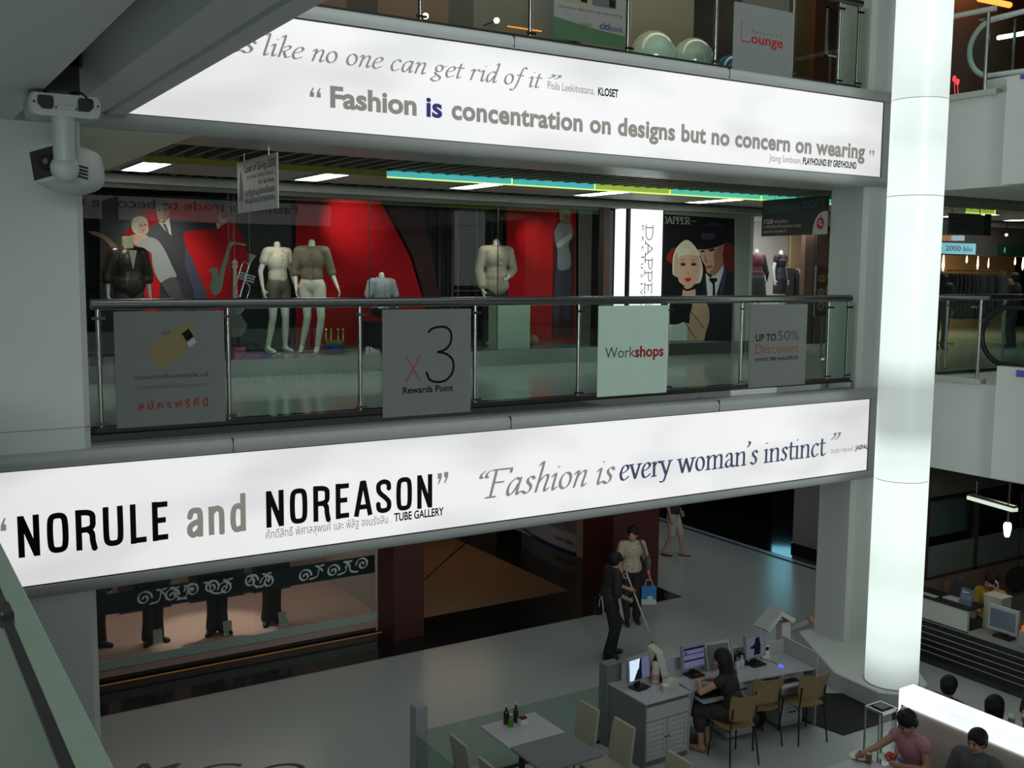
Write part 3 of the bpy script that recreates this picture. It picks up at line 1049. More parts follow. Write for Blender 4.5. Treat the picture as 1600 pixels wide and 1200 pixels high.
t, x0, x1, z0, z1, fn = poster('grey poster with a gold bank card, nearest the left column', (177, 353), 487, 658)
w, h = x1 - x0, z1 - z0
b = MB()
q = lambda a, c: fn(x0 + a * w, z0 + c * h)
b.prism([q(.28, .665), q(.655, .915), q(.77, .74), q(.40, .485)], (0, -0.002, 0))
b.build('card_picture', GOLD, t)
b = MB()
q2 = lambda a, c: fn(x0 + a * w, z0 + c * h) + V((0, -0.003, 0))
b.poly([q2(.60, .80), q2(.665, .845), q2(.71, .775), q2(.645, .73)])
b.build('card_mark', SIGNB, t)
b = MB()
b.poly([q2(.645, .72), q2(.71, .765), q2(.735, .725), q2(.67, .68)])
b.build('card_mark', mat('blue_white_print', (0.3, 0.36, 0.5), 0.5), t)
lines(t, SIGNB, [('บัตรเครดิตซิตี้แบงก์ดิสคัฟเวอรี่', x0 + .16 * w, x0 + .84 * w, z0 + .415 * h, .035), ('Citibank', x0 + .42 * w, x0 + .56 * w, z0 + .80 * h, .03)], fn)
lines(t, GREYPR, [('การสมัครใหม่ได้มากกว่า', x0 + .18 * w, x0 + .83 * w, z0 + .33 * h, .03)], fn)
lines(t, SIGNR, [('ส มั ค ร ฟ รี ที่ นี่', x0 + .19 * w, x0 + .83 * w, z0 + .15 * h, .07, {'bold': .012})], fn, 'red Thai line')

t, x0, x1, z0, z1, fn = poster('grey poster reading x3 Rewards Point', (597, 735), 484, 643)
w, h = x1 - x0, z1 - z0
b = MB()
pen(b, [([(.22, .93), (.30, 1), (.5, 1.02), (.62, .93), (.62, .74), (.52, .62), (.38, .58)], 's'), ([(.38, .58), (.54, .54), (.66, .42), (.66, .22), (.54, .08), (.38, .05), (.24, .1), (.18, .24)], 's')],
    lambda u, v: fn(x0 + (.37 + u * .63) * w, z0 + (.28 + v * .54) * h), None, .04)
b.build('print', SIGNB, t)
b = MB()
pen(b, [([(0, 0), (1, 1)], 'l'), ([(0, 1), (1, 0)], 'l')], lambda u, v: fn(x0 + (.25 + u * .17) * w, z0 + (.32 + v * .25) * h), None, .08)
b.build('print', SIGNX, t)['label'] = 'rust red letter x'
lines(t, SIGNB, [('Rewards Point', x0 + .22 * w, x0 + .79 * w, z0 + .215 * h, .07, {'bold': .02})], fn)

t, x0, x1, z0, z1, fn = poster('pale green poster reading Workshops in grey and red', (935, 1041), 478, 613, mat('pale_green_film', (0.46, 0.58, 0.50), 0.6))
w, h = x1 - x0, z1 - z0
lines(t, GREYPR, [('Work', x0 + .10 * w, x0 + .52 * w, z0 + .425 * h, .13)], fn)
lines(t, SIGNR, [('shops', x0 + .52 * w, x0 + .94 * w, z0 + .425 * h, .13, {'bold': .03})], fn, 'bold red letters shops')

t, x0, x1, z0, z1, fn = poster('grey poster reading up to 50% Discount, nearest the right column', (1173, 1257), 476, 600)
w, h = x1 - x0, z1 - z0
lines(t, SIGNB, [('UP TO', x0 + .10 * w, x0 + .45 * w, z0 + .56 * h, .09, {'bold': .02}), ('จากกว่า 200 แบรนด์ชั้นนำ', x0 + .10 * w, x0 + .86 * w, z0 + .32 * h, .045, {'bold': .02})], fn)
lines(t, GREYPR, [('50%', x0 + .48 * w, x0 + .86 * w, z0 + .56 * h, .13)], fn)
lines(t, SIGNX, [('Discount', x0 + .10 * w, x0 + .86 * w, z0 + .405 * h, .13)], fn, 'rust red word Discount')

# posters and balloons of the upper storey
t, x0, x1, z0, z1, fn = poster('grey poster reading Exclusive Lounge on the upper railing', (1147, 1237), 2, 126)
w, h = x1 - x0, z1 - z0
lines(t, GREYPR, [('E x c l u s i v e', x0 + .30 * w, x0 + .80 * w, z0 + .60 * h, .045)], fn)
b = MB()
pen(b, [([(0, 1), (0, 0), (1, 0)], 'l')], lambda u, v: fn(x0 + (.13 + u * .15) * w, z0 + (.46 + v * .29) * h), None, .06)
write(b, 'ounge', fn, x0 + .29 * w, x0 + .82 * w, z0 + .455 * h, .12, bold=.02)
b.build('print', SIGNR, t)['label'] = 'red word Lounge with a long L'
t, x0, x1, z0, z1, fn = poster('white poster with small pictures and bank names on the upper railing', (866, 976), -40, 76, mat('upper_poster_paper', (0.16, 0.155, 0.14), 0.6))
w, h = x1 - x0, z1 - z0
b = MB()
b.poly([fn(x0, z0), fn(x1, z0), fn(x1, z0 + .2 * h), fn(x0 + .6 * w, z0 + .24 * h), fn(x0, z0 + .34 * h)])
b.build('print', mat('green_print', (0.03, 0.075, 0.03), 0.6), t)
for k, (c, m) in enumerate(((.12, GOLD), (.52, GREYPR))):
    b = MB()
    b.poly([fn(x0 + c * w, z0 + .62 * h), fn(x0 + (c + .34) * w, z0 + .62 * h), fn(x0 + (c + .34) * w, z0 + .92 * h), fn(x0 + c * w, z0 + .92 * h)])
    b.build('picture', m, t)
    b = MB()
    b.poly([q + V((0, -.001, 0)) for q in (fn(x0 + (c + .24) * w, z0 + .64 * h), fn(x0 + (c + .33) * w, z0 + .64 * h), fn(x0 + (c + .33) * w, z0 + .76 * h), fn(x0 + (c + .24) * w, z0 + .76 * h))])
    b.build('picture_mark', SIGNB, t)
lines(t, mat('navy_print', (0.01, 0.015, 0.06), 0.6), [('citi', x0 + .63 * w, x0 + .77 * w, z0 + .26 * h, .075, {'bold': .025}), ('bank', x0 + .78 * w, x0 + .97 * w, z0 + .25 * h, .07)], lambda u, v: fn(u, v) + V((0, -.002, 0)))
lines(t, GREYPR, [('discover the best of everything', x0 + .06 * w, x0 + .95 * w, z0 + .5 * h, .03), ('Limited', x0 + .36 * w, x0 + .52 * w, z0 + .27 * h, .04)], lambda u, v: fn(u, v) + V((0, -.002, 0)))

WBALL = mat('white_balloon', (0.50, 0.52, 0.46), 0.12, coat=0.6)
BBALL = mat('blue_balloon', (0.02, 0.16, 0.30), 0.14, coat=0.6)
for px, py, r, m, lab in ((1021, 50, .34, WBALL, 'large white balloon behind the upper railing, nearest the bank poster'), (1083, 61, .31, WBALL, 'white balloon behind the upper railing, left of the Lounge poster'),
                          (1143, 87, .26, BBALL, 'blue balloon half behind the Lounge poster on the upper railing'), (1206, 92, .27, BBALL, 'blue balloon seen through the Lounge poster')):
    c = P(px, py, Z=8.43 + 2.18 * r)
    c.z = 8.44 + r * 1.12
    t = thing('balloon', lab, 'balloon', (c.x, c.y, c.z - r * 1.1), 0, 'balloons on the upper floor')
    MB().ell(c, (r, r, r * 1.08), 28, 18).build('skin', m, t, True)
    MB().cyl(c + V((0, 0, -r * 1.12)), c + V((0, 0, -r * 1.04)), .025, .01, 10).build('knot', m, t, True)

# ---------------------------------------------------------------- viewer's own walkway edge: capped glass
t = thing('walkway_glass_panel', 'low green glass panel with a dark cap at the edge of the near walkway', 'railing', (0.26, 2, 4.19))
MB().box(0.256, 0.264, -4, 9.6, 4.19, 4.87).build('glass_pane', glass('dark_green_glass', (0.22, 0.36, 0.29)), t)
MB().box(0.248, 0.271, -4, 9.6, 4.865, 4.88, 0.003).build('cap', BLACK, t)
for y in (2.74, 5.5):
    b = MB()
    b.box(0.246, 0.278, y, y + 0.10, 4.85, 4.892, 0.006)
    b.build('clamp', BLACK, t)
    MB().box(0.250, 0.272, y + .1, y + 0.30, 4.872, 4.888).build('clamp_plate', DSTEEL, t)

# ---------------------------------------------------------------- signs hung from the corridor ceiling
WHITESIGN = mat('white_sign_board', (0.66, 0.62, 0.56), 0.5)
X = 3.56
t = thing('hanging_sign', 'white hanging sign with a dark red figure and red and blue lines', 'sign', (X, 10.8, 6.35), 0, None)
MB().box(X, X + .012, 10.14, 11.44, 6.35, 6.895).build('board', WHITESIGN, t)
fx = lambda u, v: V((X - 0.002, 11.44 - u, 6.35 + v))
b = MB()
b.poly([fx(a, c) for a, c in ((.05, .12), (.09, .30), (.10, .40), (.13, .46), (.16, .38), (.20, .25), (.21, .12), (.16, .13), (.15, .03), (.13, .03), (.13, .13))])
b.build('figure_print', mat('dark_red_print', (0.20, 0.04, 0.05), 0.6), t)
lines(t, SIGNR, [('Lunar of Giving 2008', .26, 1.24, .42, .08, {'shear': .2}), ('for all time', .72, 1.2, .27, .05)], fx)
lines(t, mat('violet_print', (0.12, 0.10, 0.25), 0.6), [('an annual charity fashion', .34, 1.18, .345, .045), ('ขอเชิญร่วมบริจาคสิ่งของ', .26, 1.22, .17, .06, {'bold': .02}), ('เพื่อผู้ด้อยโอกาสทุกคน', .26, 1.22, .09, .06, {'bold': .02})], fx)
b = MB()
for y in (10.4, 11.2):
    b.cyl((X + .006, y, 6.89), (X + .006, y, 7.0), .004, n=6)
b.build('wire', STEEL, t)
X2 = 12.19
t = thing('hanging_sign', 'black hanging sign with a red emblem on a white corner', 'sign', (X2, 11.4, 6.33), 0, None)
MB().box(X2, X2 + .012, 10.72, 12.06, 6.335, 6.9).build('board', BLACK, t)
fy = lambda u, v: V((X2 - 0.002, 12.06 - u, 6.335 + v))
b = MB()
b.poly([fy(1.34, 0), fy(1.34, .34), fy(1.26, .345), fy(1.17, .31), fy(1.10, .23), fy(1.06, .12), fy(1.05, 0)])
b.build('corner_print', mat('off_white_print', (0.5, 0.48, 0.44), 0.6), t)
b = MB()
fz = lambda u, v: fy(u, v) + V((-.001, 0, 0))
b.poly([fz(1.20 + .075 * math.cos(i * .449), .165 + .09 * math.sin(i * .449)) for i in range(14)])
pen(b, [([(1.21, .25), (1.23, .30)], 'l')], fz, None, .012)
b.build('emblem', mat('red_emblem', (0.42, 0.02, 0.02), 0.6), t)
b = MB()
pen(b, [([(1.15, .15), (1.18, .20), (1.22, .19), (1.19, .16), (1.22, .13), (1.25, .16)], 's')], lambda u, v: fz(u, v) + V((-.001, 0, 0)), None, .018)
b.build('emblem_line', MATS['off_white_print'], t)
lines(t, mat('dark_teal_print', (0.02, 0.10, 0.13), 0.6), [('PASSIONISTAS’ SOCIETY', .06, 1.28, .34, .10, {'shear': .15})], lambda u, v: fy(u, v + (u - .06) * .08))
lines(t, mat('pale_print', (0.45, 0.45, 0.40), 0.6), [('S’ CLUB', .05, .24, .195, .065, {'bold': .03}), ('คลับสุดพิเศษ', .27, .55, .20, .045), ('การ์ดเดียวที่รวมทุกความสุข', .05, .82, .125, .045), ('แผนก ชั้น 4 เกษรพลาซ่า', .05, .52, .05, .045)], fy)
lines(t, GREYPR, [('SIAM', .05, .16, .48, .05)], fy)
b = MB()
for y in (11.0, 11.8):
    b.cyl((X2 + .006, y, 6.895), (X2 + .006, y, 7.0), .004, n=6)
b.build('wire', STEEL, t)

# ---------------------------------------------------------------- moving-head lamp under the ceiling slot
W2 = mat('white_lamp_housing', (0.52, 0.56, 0.54), 0.4)
Y0 = 8.2
c = P(102, 165, Y=Y0)
t = thing('moving_head_lamp', 'white swivelling spotlight hung from the ceiling by the left column', 'spotlight', (c.x, c.y, c.z))
dx = P(157, 165, Y=Y0).x - P(102, 165, Y=Y0).x
zt, zb = P(102, 147, Y=Y0).z, P(102, 183, Y=Y0).z
b = MB()
q = [(-1, .25), (-.92, .03), (-.75, 0), (.75, 0), (.92, .03), (1, .25), (1, .75), (.92, .97), (-.92, .97), (-1, .75)]
b.loft([[(c.x + u * dx * k, Y0 + y, zb + v * (zt - zb)) for u, v in q] for y, k in ((-.02, .93), (0, 1), (.30, 1), (.36, .9))])
b.build('base', W2, t, True, auto=30)
for s in (-1, 1):
    b = MB()
    xa = c.x + s * dx * .56
    w = dx * .22
    o = [(-1, .85), (-.8, 1), (.8, 1), (1, .85), (1, .2), (.7 if s < 0 else 1, 0), (-.4, 0), (-1, .35)]
    b.prism([(xa + u * w * (1 if s < 0 else -1), Y0 - .025, zb + (.28 + .58 * v) * (zt - zb)) for u, v in o], (0, -.008, 0))
    b.build('vent_window', BLACK, t)
b = MB()
b.box(c.x - dx * .3, c.x + dx * .3, Y0 - .04, Y0 - .02, zb + .3 * (zt - zb), zb + .5 * (zt - zb), .01)
b.build('name_plate', W2, t)
b = MB()
for u, v in ((-.88, .55), (.9, .55), (-.28, .36), (.28, .36)):
    b.ell((c.x + u * dx, Y0 - .035, zb + v * (zt - zb)), .008, 8, 6)
b.build('screw', BLACK, t)
ax = P(101, 200, Y=Y0).x
zbot = P(101, 262, Y=Y0).z
b = MB()
b.cyl((ax, Y0 + .06, zbot), (ax, Y0 + .06, zb + .01), .074, .078, 24)
b.ell((ax, Y0 + .06, zbot), (.10, .09, .095), 20, 12)
b.build('arm', W2, t, True)
b = MB()
b.cyl((ax + .085, Y0 + .22, zbot - .02), (ax + .085, Y0 + .22, zb + .01), .05, .05, 20)
b.build('arm', W2, t, True)
b = MB()
b.tube([(ax + .078, Y0 + .11, zbot + .12), (ax + .078, Y0 + .11, zb + .01)], .006)
b.build('arm_cable', BLACK, t)
# the head: a rounded tapering body whose lens looks out to the left and towards the viewer
hc = P(104, 263, Y=Y0 + .38)
lens = P(66, 250, Y=Y0 + .18)
ddir = (lens - hc).normalized()
u_, w_, d_ = ddir.cross(V((0, 0, 1))).normalized(), None, ddir
w_ = u_.cross(d_).normalized()
_ro = math.radians(-13)
u_, w_ = u_ * math.cos(_ro) + w_ * math.sin(_ro), w_ * math.cos(_ro) - u_ * math.sin(_ro)
rings = []
for s, ru, rw in ((-.30, .05, .04), (-.28, .13, .12), (-.20, .185, .165), (0, .195, .175), (.16, .18, .15), (.212, .172, .138)):
    rings.append([hc + d_ * s + u_ * (ru * math.copysign(abs(math.cos(a)) ** .6, math.cos(a))) + w_ * (rw * math.copysign(abs(math.sin(a)) ** .6, math.sin(a))) for a in [i * math.pi / 12 for i in range(24)]])
MB().loft(rings).build('head', W2, t, True)
b = MB()
b.loft([[hc + d_ * s + u_ * (a * .138) + w_ * (k * .108) for a, k in ((-1, -1), (1, -1), (1, 1), (-1, 1))] for s in (.205, .218)])
hd = b.build('head_front', mat('dark_lens_plate', (0.03, 0.03, 0.03), 0.4), t)
b = MB()
b.tube([hc + d_ * .215, hc + d_ * .245], .062, 24)
b.build('lens', BLACK, hd, True)
b = MB()
b.ell(hc + d_ * .243, .024, 14, 8)
b.build('lens_eye', mat('lens_glass', (0.18, 0.17, 0.15), 0.1), hd, True)
b = MB()
for k in range(4):
    p0 = P(119, 258 + k * 5.4, Y=Y0 + .125)
    p1 = P(137, 263 + k * 5.4, Y=Y0 + .15)
    b.bar(p0 + V((0, .0, 0)), p1, .02, .011)
b.build('cooling_slot', BLACK, t)
b = MB()
for k in range(5):
    r = .07 + .012 * k
    b.tube([(c.x - .02 + r * math.cos(a * .6) * .9, Y0 + .2, zt + .03 + abs(r * math.sin(a * .6))) for a in range(6)], .009, 6)
b.tube(spline([(c.x - .05, Y0 + .2, zt), (c.x - .12, Y0 + .05, zt + .015), (c.x - .14, Y0 - .03, zb + .65 * (zt - zb))], 6), .008, 6)
b.tube(spline([(c.x + .02, Y0 + .2, zt + .02), (c.x + .1, Y0 + .0, zt + .02), (c.x + .17, Y0 - .03, zb + .68 * (zt - zb))], 6), .008, 6)
b.build('cable', BLACK, t, True)
b = MB()
b.box(c.x - .12, c.x + .12, Y0 + .1, Y0 + .25, zt - .01, 7.31)
b.build('mount_bracket', DSTEEL, t)
# ---------------------------------------------------------------- people and shop figures
SKIN = mat('skin', (0.40, 0.22, 0.15), 0.5, var=0.05)
HAIRB = mat('black_hair', (0.006, 0.005, 0.005), 0.6, var=0.3, scale=70, bump=.6, spec=.3)
EYE = mat('dark_eye', (0.01, 0.008, 0.006), 0.3)
LIP = mat('lips', (0.30, 0.09, 0.08), 0.45)
MANNE = mat('mannequin_white', (0.66, 0.64, 0.58), 0.35, var=0.02)


def pose(**kw):
    """joints of a standing figure that faces -Y, 1.60 m tall; kw replaces some of them"""
    J = dict(pelvis=(0, 0, .88), waist=(0, .005, 1.03), chest=(0, 0, 1.21), neck=(0, .01, 1.36), head=(0, -.01, 1.49), face=(0, -1, 0),
             shL=(.165, .01, 1.32), elL=(.215, .03, 1.06), wrL=(.215, -.03, .83), shR=(-.165, .01, 1.32), elR=(-.215, .03, 1.06), wrR=(-.215, -.03, .83),
             hpL=(.085, 0, .86), knL=(.095, -.02, .46), anL=(.095, .02, .075), hpR=(-.085, 0, .86), knR=(-.095, -.02, .46), anR=(-.095, .02, .075),
             toL=None, toR=None, haL=None, haR=None, curl=.6)
    J.update(kw)
    for k, v in J.items():
        if isinstance(v, tuple):
            J[k] = V(v)
    for s in 'LR':
        if J['to' + s] is None:
            J['to' + s] = J['an' + s] + V((0, -.16, -.045))
        if J['ha' + s] is None:
            J['ha' + s] = (J['wr' + s] - J['el' + s]).normalized()
    return J


def basis(d, up=(0, 0, 1)):
    """columns: side, forward, up of something that looks along d"""
    d = V(d).normalized()
    sd = d.cross(V(up))
    sd = sd.normalized() if sd.length > 1e-4 else V((1, 0, 0))
    u = sd.cross(d)
    return Matrix((sd, d, u)).transposed()


def torso(b, J, k=0.0, m=1.0, low=True, high=True):
    up = (J['chest'] - J['waist']).normalized()
    sd = (J['shL'] - J['shR']).normalized()
    fw = up.cross(sd).normalized()
    R = Matrix((sd, fw, up)).transposed()
    if low:
        sp = (J['hpL'] - J['hpR']).normalized()
        up2 = (J['waist'] - J['pelvis']).normalized()
        f2 = up2.cross(sp).normalized()
        b.ell(J['pelvis'] + up2 * .02, (.155 * m + k, .108 * m + k, .13 + k), 16, 10, Matrix((sp, f2, up2)).transposed())
    b.ell(J['waist'].lerp(J['pelvis'], .5), (.136 * m + k, .098 * m + k, .13 + k), 16, 10, R) if low else None
    b.ell(J['waist'], (.128 * m + k, .095 * m + k, .14 + k), 16, 10, R)
    if high:
        b.ell(J['chest'] + up * .0, (.150 * m + k, .104 * m + k, .165 + k), 16, 10, R)
        b.cap(J['shL'] - sd * .02, J['shR'] + sd * .02, .058 + k, n=14)
        b.cap(J['chest'] + up * .06, J['neck'] - up * .03, .085 + k, .05 + k, 14)


def arm(b, J, s, k=0.0, to=2.0, m=1.0):
    a, e, w = J['sh' + s], J['el' + s], J['wr' + s]
    t = min(to, 1.0)
    b.cap(a, a.lerp(e, t), .050 * m + k, (.050 - .012 * t) * m + k)
    if to > 1:
        t = to - 1
        b.cap(e, e.lerp(w, t), .038 * m + k, (.038 - .012 * t) * m + k)


def hand(b, J, s):
    w, d = J['wr' + s], J['ha' + s].normalized()
    sgn = 1 if s == 'L' else -1
    ref = V((sgn, 0, 0)) if abs(d.x) < .9 else V((0, 0, 1))
    nrm = (ref - d * ref.dot(d)).normalized() * -1          # palm looks inward
    sd = d.cross(nrm).normalized() * sgn
    if sd.y > 0:
        sd = -sd                                            # thumb side forward
    R = Matrix((sd, d, nrm)).transposed()
    b.cap(w - d * .01, w + d * .03, .024, .022)
    b.ell(w + d * .055, (.038, .05, .017), 12, 8, R)
    c = J['curl']
    for i, (o, L) in enumerate(((.028, .068), (.010, .078), (-.009, .072), (-.027, .056))):
        p = w + d * .092 + sd * o
        d1 = (d * math.cos(c * .6) + nrm * math.sin(c * .6)).normalized()
        d2 = (d * math.cos(c * 1.5) + nrm * math.sin(c * 1.5)).normalized()
        b.cap(p, p + d1 * L * .5, .0095, .009, 8)
        b.cap(p + d1 * L * .5, p + d1 * L * .5 + d2 * L * .5, .009, .0075, 8)
    p = w + d * .035 + sd * .032
    q = p + (d * .6 + sd * .6 + nrm * .4).normalized() * .04
    b.cap(p, q, .012, .010, 8)
    b.cap(q, q + (d * .85 + nrm * .5).normalized() * .028, .010, .008, 8)


def leg(b, J, s, k=0.0, to=2.0, m=1.0, flare=0.0):
    h, n, a = J['hp' + s], J['kn' + s], J['an' + s]
    t = min(to, 1)
    b.cap(h, h.lerp(n, t), .082 * m + k, (.082 - .028 * t) * m + k)
    if to > 1:
        t = to - 1
        c = n.lerp(a, min(t, .35))
        b.cap(n, c, .053 * m + k, .050 * m + k)
        if t > .35:
            b.cap(c, n.lerp(a, t), .050 * m + k, (.033 + .01 * (1 - t)) * m + k + flare)


def foot(b, J, s, k=0.0):
    a, t = J['an' + s], J['to' + s]
    b.cap(a, a + (t - a) * .25 + V((0, 0, -.02)), .036 + k, .036 + k)
    heel = a + (a - t).normalized() * .035 + V((0, 0, -.035))
    b.cap(heel, a + (t - a) * .6 + V((0, 0, -.012)), .034 + k, .036 + k)
    b.cap(a + (t - a) * .6 + V((0, 0, -.012)), t, .036 + k, .026 + k)


def head_shapes(b, J):
    c = J['head']
    R = basis(J['face'])
    L = lambda x, y, z: c + R @ V((x, y, z))
    b.ell(L(0, -.012, .025), (.073, .092, .085), 18, 12, R)
    b.ell(L(0, .022, -.03), (.060, .066, .078), 16, 10, R)
    b.ell(L(0, .045, -.082), (.034, .034, .026), 12, 8, R)      # chin
    b.cap(L(0, .082, .012), L(0, .100, -.022), .009, .014, 8)   # nose
    for s in (-1, 1):
        b.ell(L(s * .074, -.012, -.01), (.010, .020, .030), 8, 6, R)
        b.ell(L(s * .034, .066, -.022), (.024, .018, .02), 10, 6, R)
    b.ell(L(0, .079, -.055), (.022, .012, .010), 10, 6, R)
    b.cap(J['neck'] - V((0, 0, .03)), L(0, -.02, -.06), .052, .048, 14)


def face_parts(root, J):
    c = J['head']
    R = basis(J['face'])
    L = lambda x, y, z: c + R @ V((x, y, z))
    for s in (-1, 1):
        b = MB()
        b.ell(L(s * .030, .080, .006), (.014, .008, .006), 10, 6, R)
        b.build('eye', EYE, root, True, True)
        b = MB()
        b.tube([L(s * .014, .086, .026), L(s * .032, .086, .031), L(s * .050, .074, .026)], [.003, .004, .002], 6)
        b.build('eyebrow', HAIRB, root, True, True)
    b = MB()
    b.ell(L(0, .0885, -.055), (.022, .006, .006), 10, 6, R)
    b.build('mouth', LIP, root, True, True)


def hair_cap(b, J, k=0.012, back=.0):
    c = J['head']
    R = basis(J['face'])
    L = lambda x, y, z: c + R @ V((x, y, z))
    b.ell(L(0, -.03, .045), (.075 + k, .088 + k, .080 + k), 18, 12, R)
    b.ell(L(0, -.055, -.005), (.070 + k * .8, .055 + k, .075 + back), 16, 10, R)
    return L


def person(root, J, hair='short', skin=None, voxel=.0105, sleeves=None, bare=False):
    b = MB()
    torso(b, J)
    for s in 'LR':
        arm(b, J, s)
        hand(b, J, s)
        leg(b, J, s)
        foot(b, J, s)
    head_shapes(b, J)
    part_mesh('body', remeshed(b, voxel, 5), skin or SKIN, root)
    face_parts(root, J)
    b = MB()
    L = hair_cap(b, J, .019)
    if hair == 'long':
        R = basis(J['face'])
        dn = V((0, 0, -1))
        for i in range(9):
            a = math.radians(-100 + 25 * i)
            p = L(.082 * math.sin(a), -.03 - .075 * math.cos(a), .02)
            bk = -(J['face'].normalized())
            q = p + dn * .24 + bk * .04
            e = p + dn * .58 + bk * .12 + V((.03 * math.sin(a), 0, 0))
            b.cap(p, q, .036, .038, 10)
            b.cap(q, e, .038, .020, 10)
    elif hair == 'bob':
        for i in range(9):
            a = math.radians(-105 + 26 * i)
            p = L(.080 * math.sin(a), -.03 - .07 * math.cos(a), .03)
            b.cap(p, p + V((0, 0, -.12)), .030, .022, 10)
    elif hair == 'bun':
        b.ell(L(0, -.10, .075), (.05, .05, .045), 12, 8)
    elif hair == 'spiky':
        for i in range(26):
            a, e = random.uniform(0, 6.28), random.uniform(.2, 1.3)
            p = L(.07 * math.cos(a) * math.cos(e), -.03 + .08 * math.sin(a) * math.cos(e), .05 + .075 * math.sin(e))
            b.cap(p, p + (p - L(0, -.03, 0)).normalized() * .03, .018, .010, 8)
    part_mesh('hair', remeshed(b, .011, 2), HAIRB, root)


def garment(root, name, m, fill, voxel=.012, smooth=3):
    b = MB()
    fill(b)
    return part_mesh(name, remeshed(b, voxel, smooth), m, root)


def shirt(root, J, m, k=.013, sl=.75, name='shirt', mm=1.0, hem=.02, drop=.0, tuck=False):
    def fill(b):
        torso(b, J, k, mm, low=False)
        d = (J['waist'] - J['chest']).normalized()
        sp = (J['hpL'] - J['hpR']).normalized()
        up2 = (J['waist'] - J['pelvis']).normalized()
        if tuck:
            b.ell(J['waist'] - up2 * .03, (.130 * mm + k, .098 * mm + k, .12), 16, 10, Matrix((sp, up2.cross(sp).normalized(), up2)).transposed())
        else:
            b.ell(J['waist'].lerp(J['pelvis'], .5), (.142 * mm + k, .104 * mm + k, .15), 16, 10, Matrix((sp, up2.cross(sp).normalized(), up2)).transposed())
            b.ell(J['pelvis'] + up2 * (.06 - drop), (.160 * mm + k, .112 * mm + k, .10 + hem), 16, 10, Matrix((sp, up2.cross(sp).normalized(), up2)).transposed())
        for s in 'LR':
            if sl > 0:
                arm(b, J, s, k + .004, sl)
    return garment(root, name, m, fill)


def trousers(root, J, m, k=.014, to=1.96, flare=.016, name='trousers'):
    def fill(b):
        up2 = (J['waist'] - J['pelvis']).normalized()
        sp = (J['hpL'] - J['hpR']).normalized()
        b.ell(J['pelvis'] + up2 * .015, (.152 + k, .105 + k, .115 + k), 16, 10, Matrix((sp, up2.cross(sp).normalized(), up2)).transposed())
        for s in 'LR':
            leg(b, J, s, k, to, 1.0, flare)
    return garment(root, name, m, fill)


def shirt_front(root, J, m, k, buttons, mm=1.0):
    """collar, button strip and buttons of a shirt"""
    fw = V((0, -1, 0))
    c, w, n = J['chest'], J['waist'], J['neck']
    f = lambda z, d: V((c.x, c.y - d, z))
    z1, z2 = n.z - .02, w.z - (.16 if mm > 1.02 else .08)
    pts = [f(z1 - .03, .075 + k), f(c.z + .05, .112 * mm + k), f(c.z - .05, .112 * mm + k), f(w.z, .104 * mm + k), f(z2, .116 * mm + k)]
    b = MB()
    q = spline(pts, 5)
    for a, e in zip(q, q[1:]):
        b.bar(a, e, .03, .008, (0, 1, 0))
    b.build('button_strip', m, root, False, True)
    b = MB()
    for i in range(3, len(q) - 1, 4):
        b.ell(q[i] + fw * .005, .008, 8, 6)
    b.build('buttons', buttons, root, True, True)
    b = MB()
    for s in (-1, 1):
        b.prism([n + V((s * .058, -.02, .035)), n + V((s * .020, -.075, .0)), n + V((s * .055, -.095, -.055)), n + V((s * .085, -.045, .0))], (0, -.008, .004))
        b.prism([n + V((s * .058, -.02, .035)), n + V((s * .085, -.045, .0)), n + V((s * .08, .05, .0)), n + V((s * .05, .05, .045))], (s * .006, 0, .004))
    b.build('collar', m, root, False, True)


def shoes(root, J, m):
    for s in 'LR':
        garment(root, 'shoe', m, lambda b: foot(b, J, s, .008), .011, 2)


def mannequin(root, J, voxel=.013, head=False, m=None, legs=True, torso_low=True):
    b = MB()
    torso(b, J, 0, .95)
    b.cap(J['neck'] - V((0, 0, .05)), J['neck'] + V((0, 0, .075)), .048, .046, 16)
    for s in 'LR':
        arm(b, J, s, 0, 2, .92)
        hand(b, J, s)
        if legs:
            leg(b, J, s, 0, 2, .95)
            foot(b, J, s)
    if head:
        head_shapes(b, J)
    return part_mesh('body', remeshed(b, voxel, 4), m or MANNE, root)
# ---------------------------------------------------------------- clothes shop of the middle storey
SY = 14.6        # plane of the shop front
WZ = 4.45        # floor of the display window
RED = mat('red_backdrop', (0.50, 0.006, 0.010), 0.7, var=0.1, spec=.1)
CURTAIN = mat('black_curtain', (0.014, 0.012, 0.012), 0.7, var=0.4, scale=3)
structure('floor_shop_window', slab(1.2, 10.95, SY - 0.05, 17.4, 4.20, WZ), mat('grey_window_floor', (0.22, 0.24, 0.23), 0.25))
structure('wall_shop_back', slab(-0.5, 11.5, 17.3, 17.4, 4.2, 7.3), CURTAIN)
structure('ceiling_shop', slab(-0.5, 11.3, SY, 17.3, 6.98, 7.1), DARKCEIL)
structure('wall_shop_header', slab(-0.5, 11.0, SY, SY + 0.12, 6.80, 6.98), mat('grey_header', (0.10, 0.10, 0.095), 0.5))
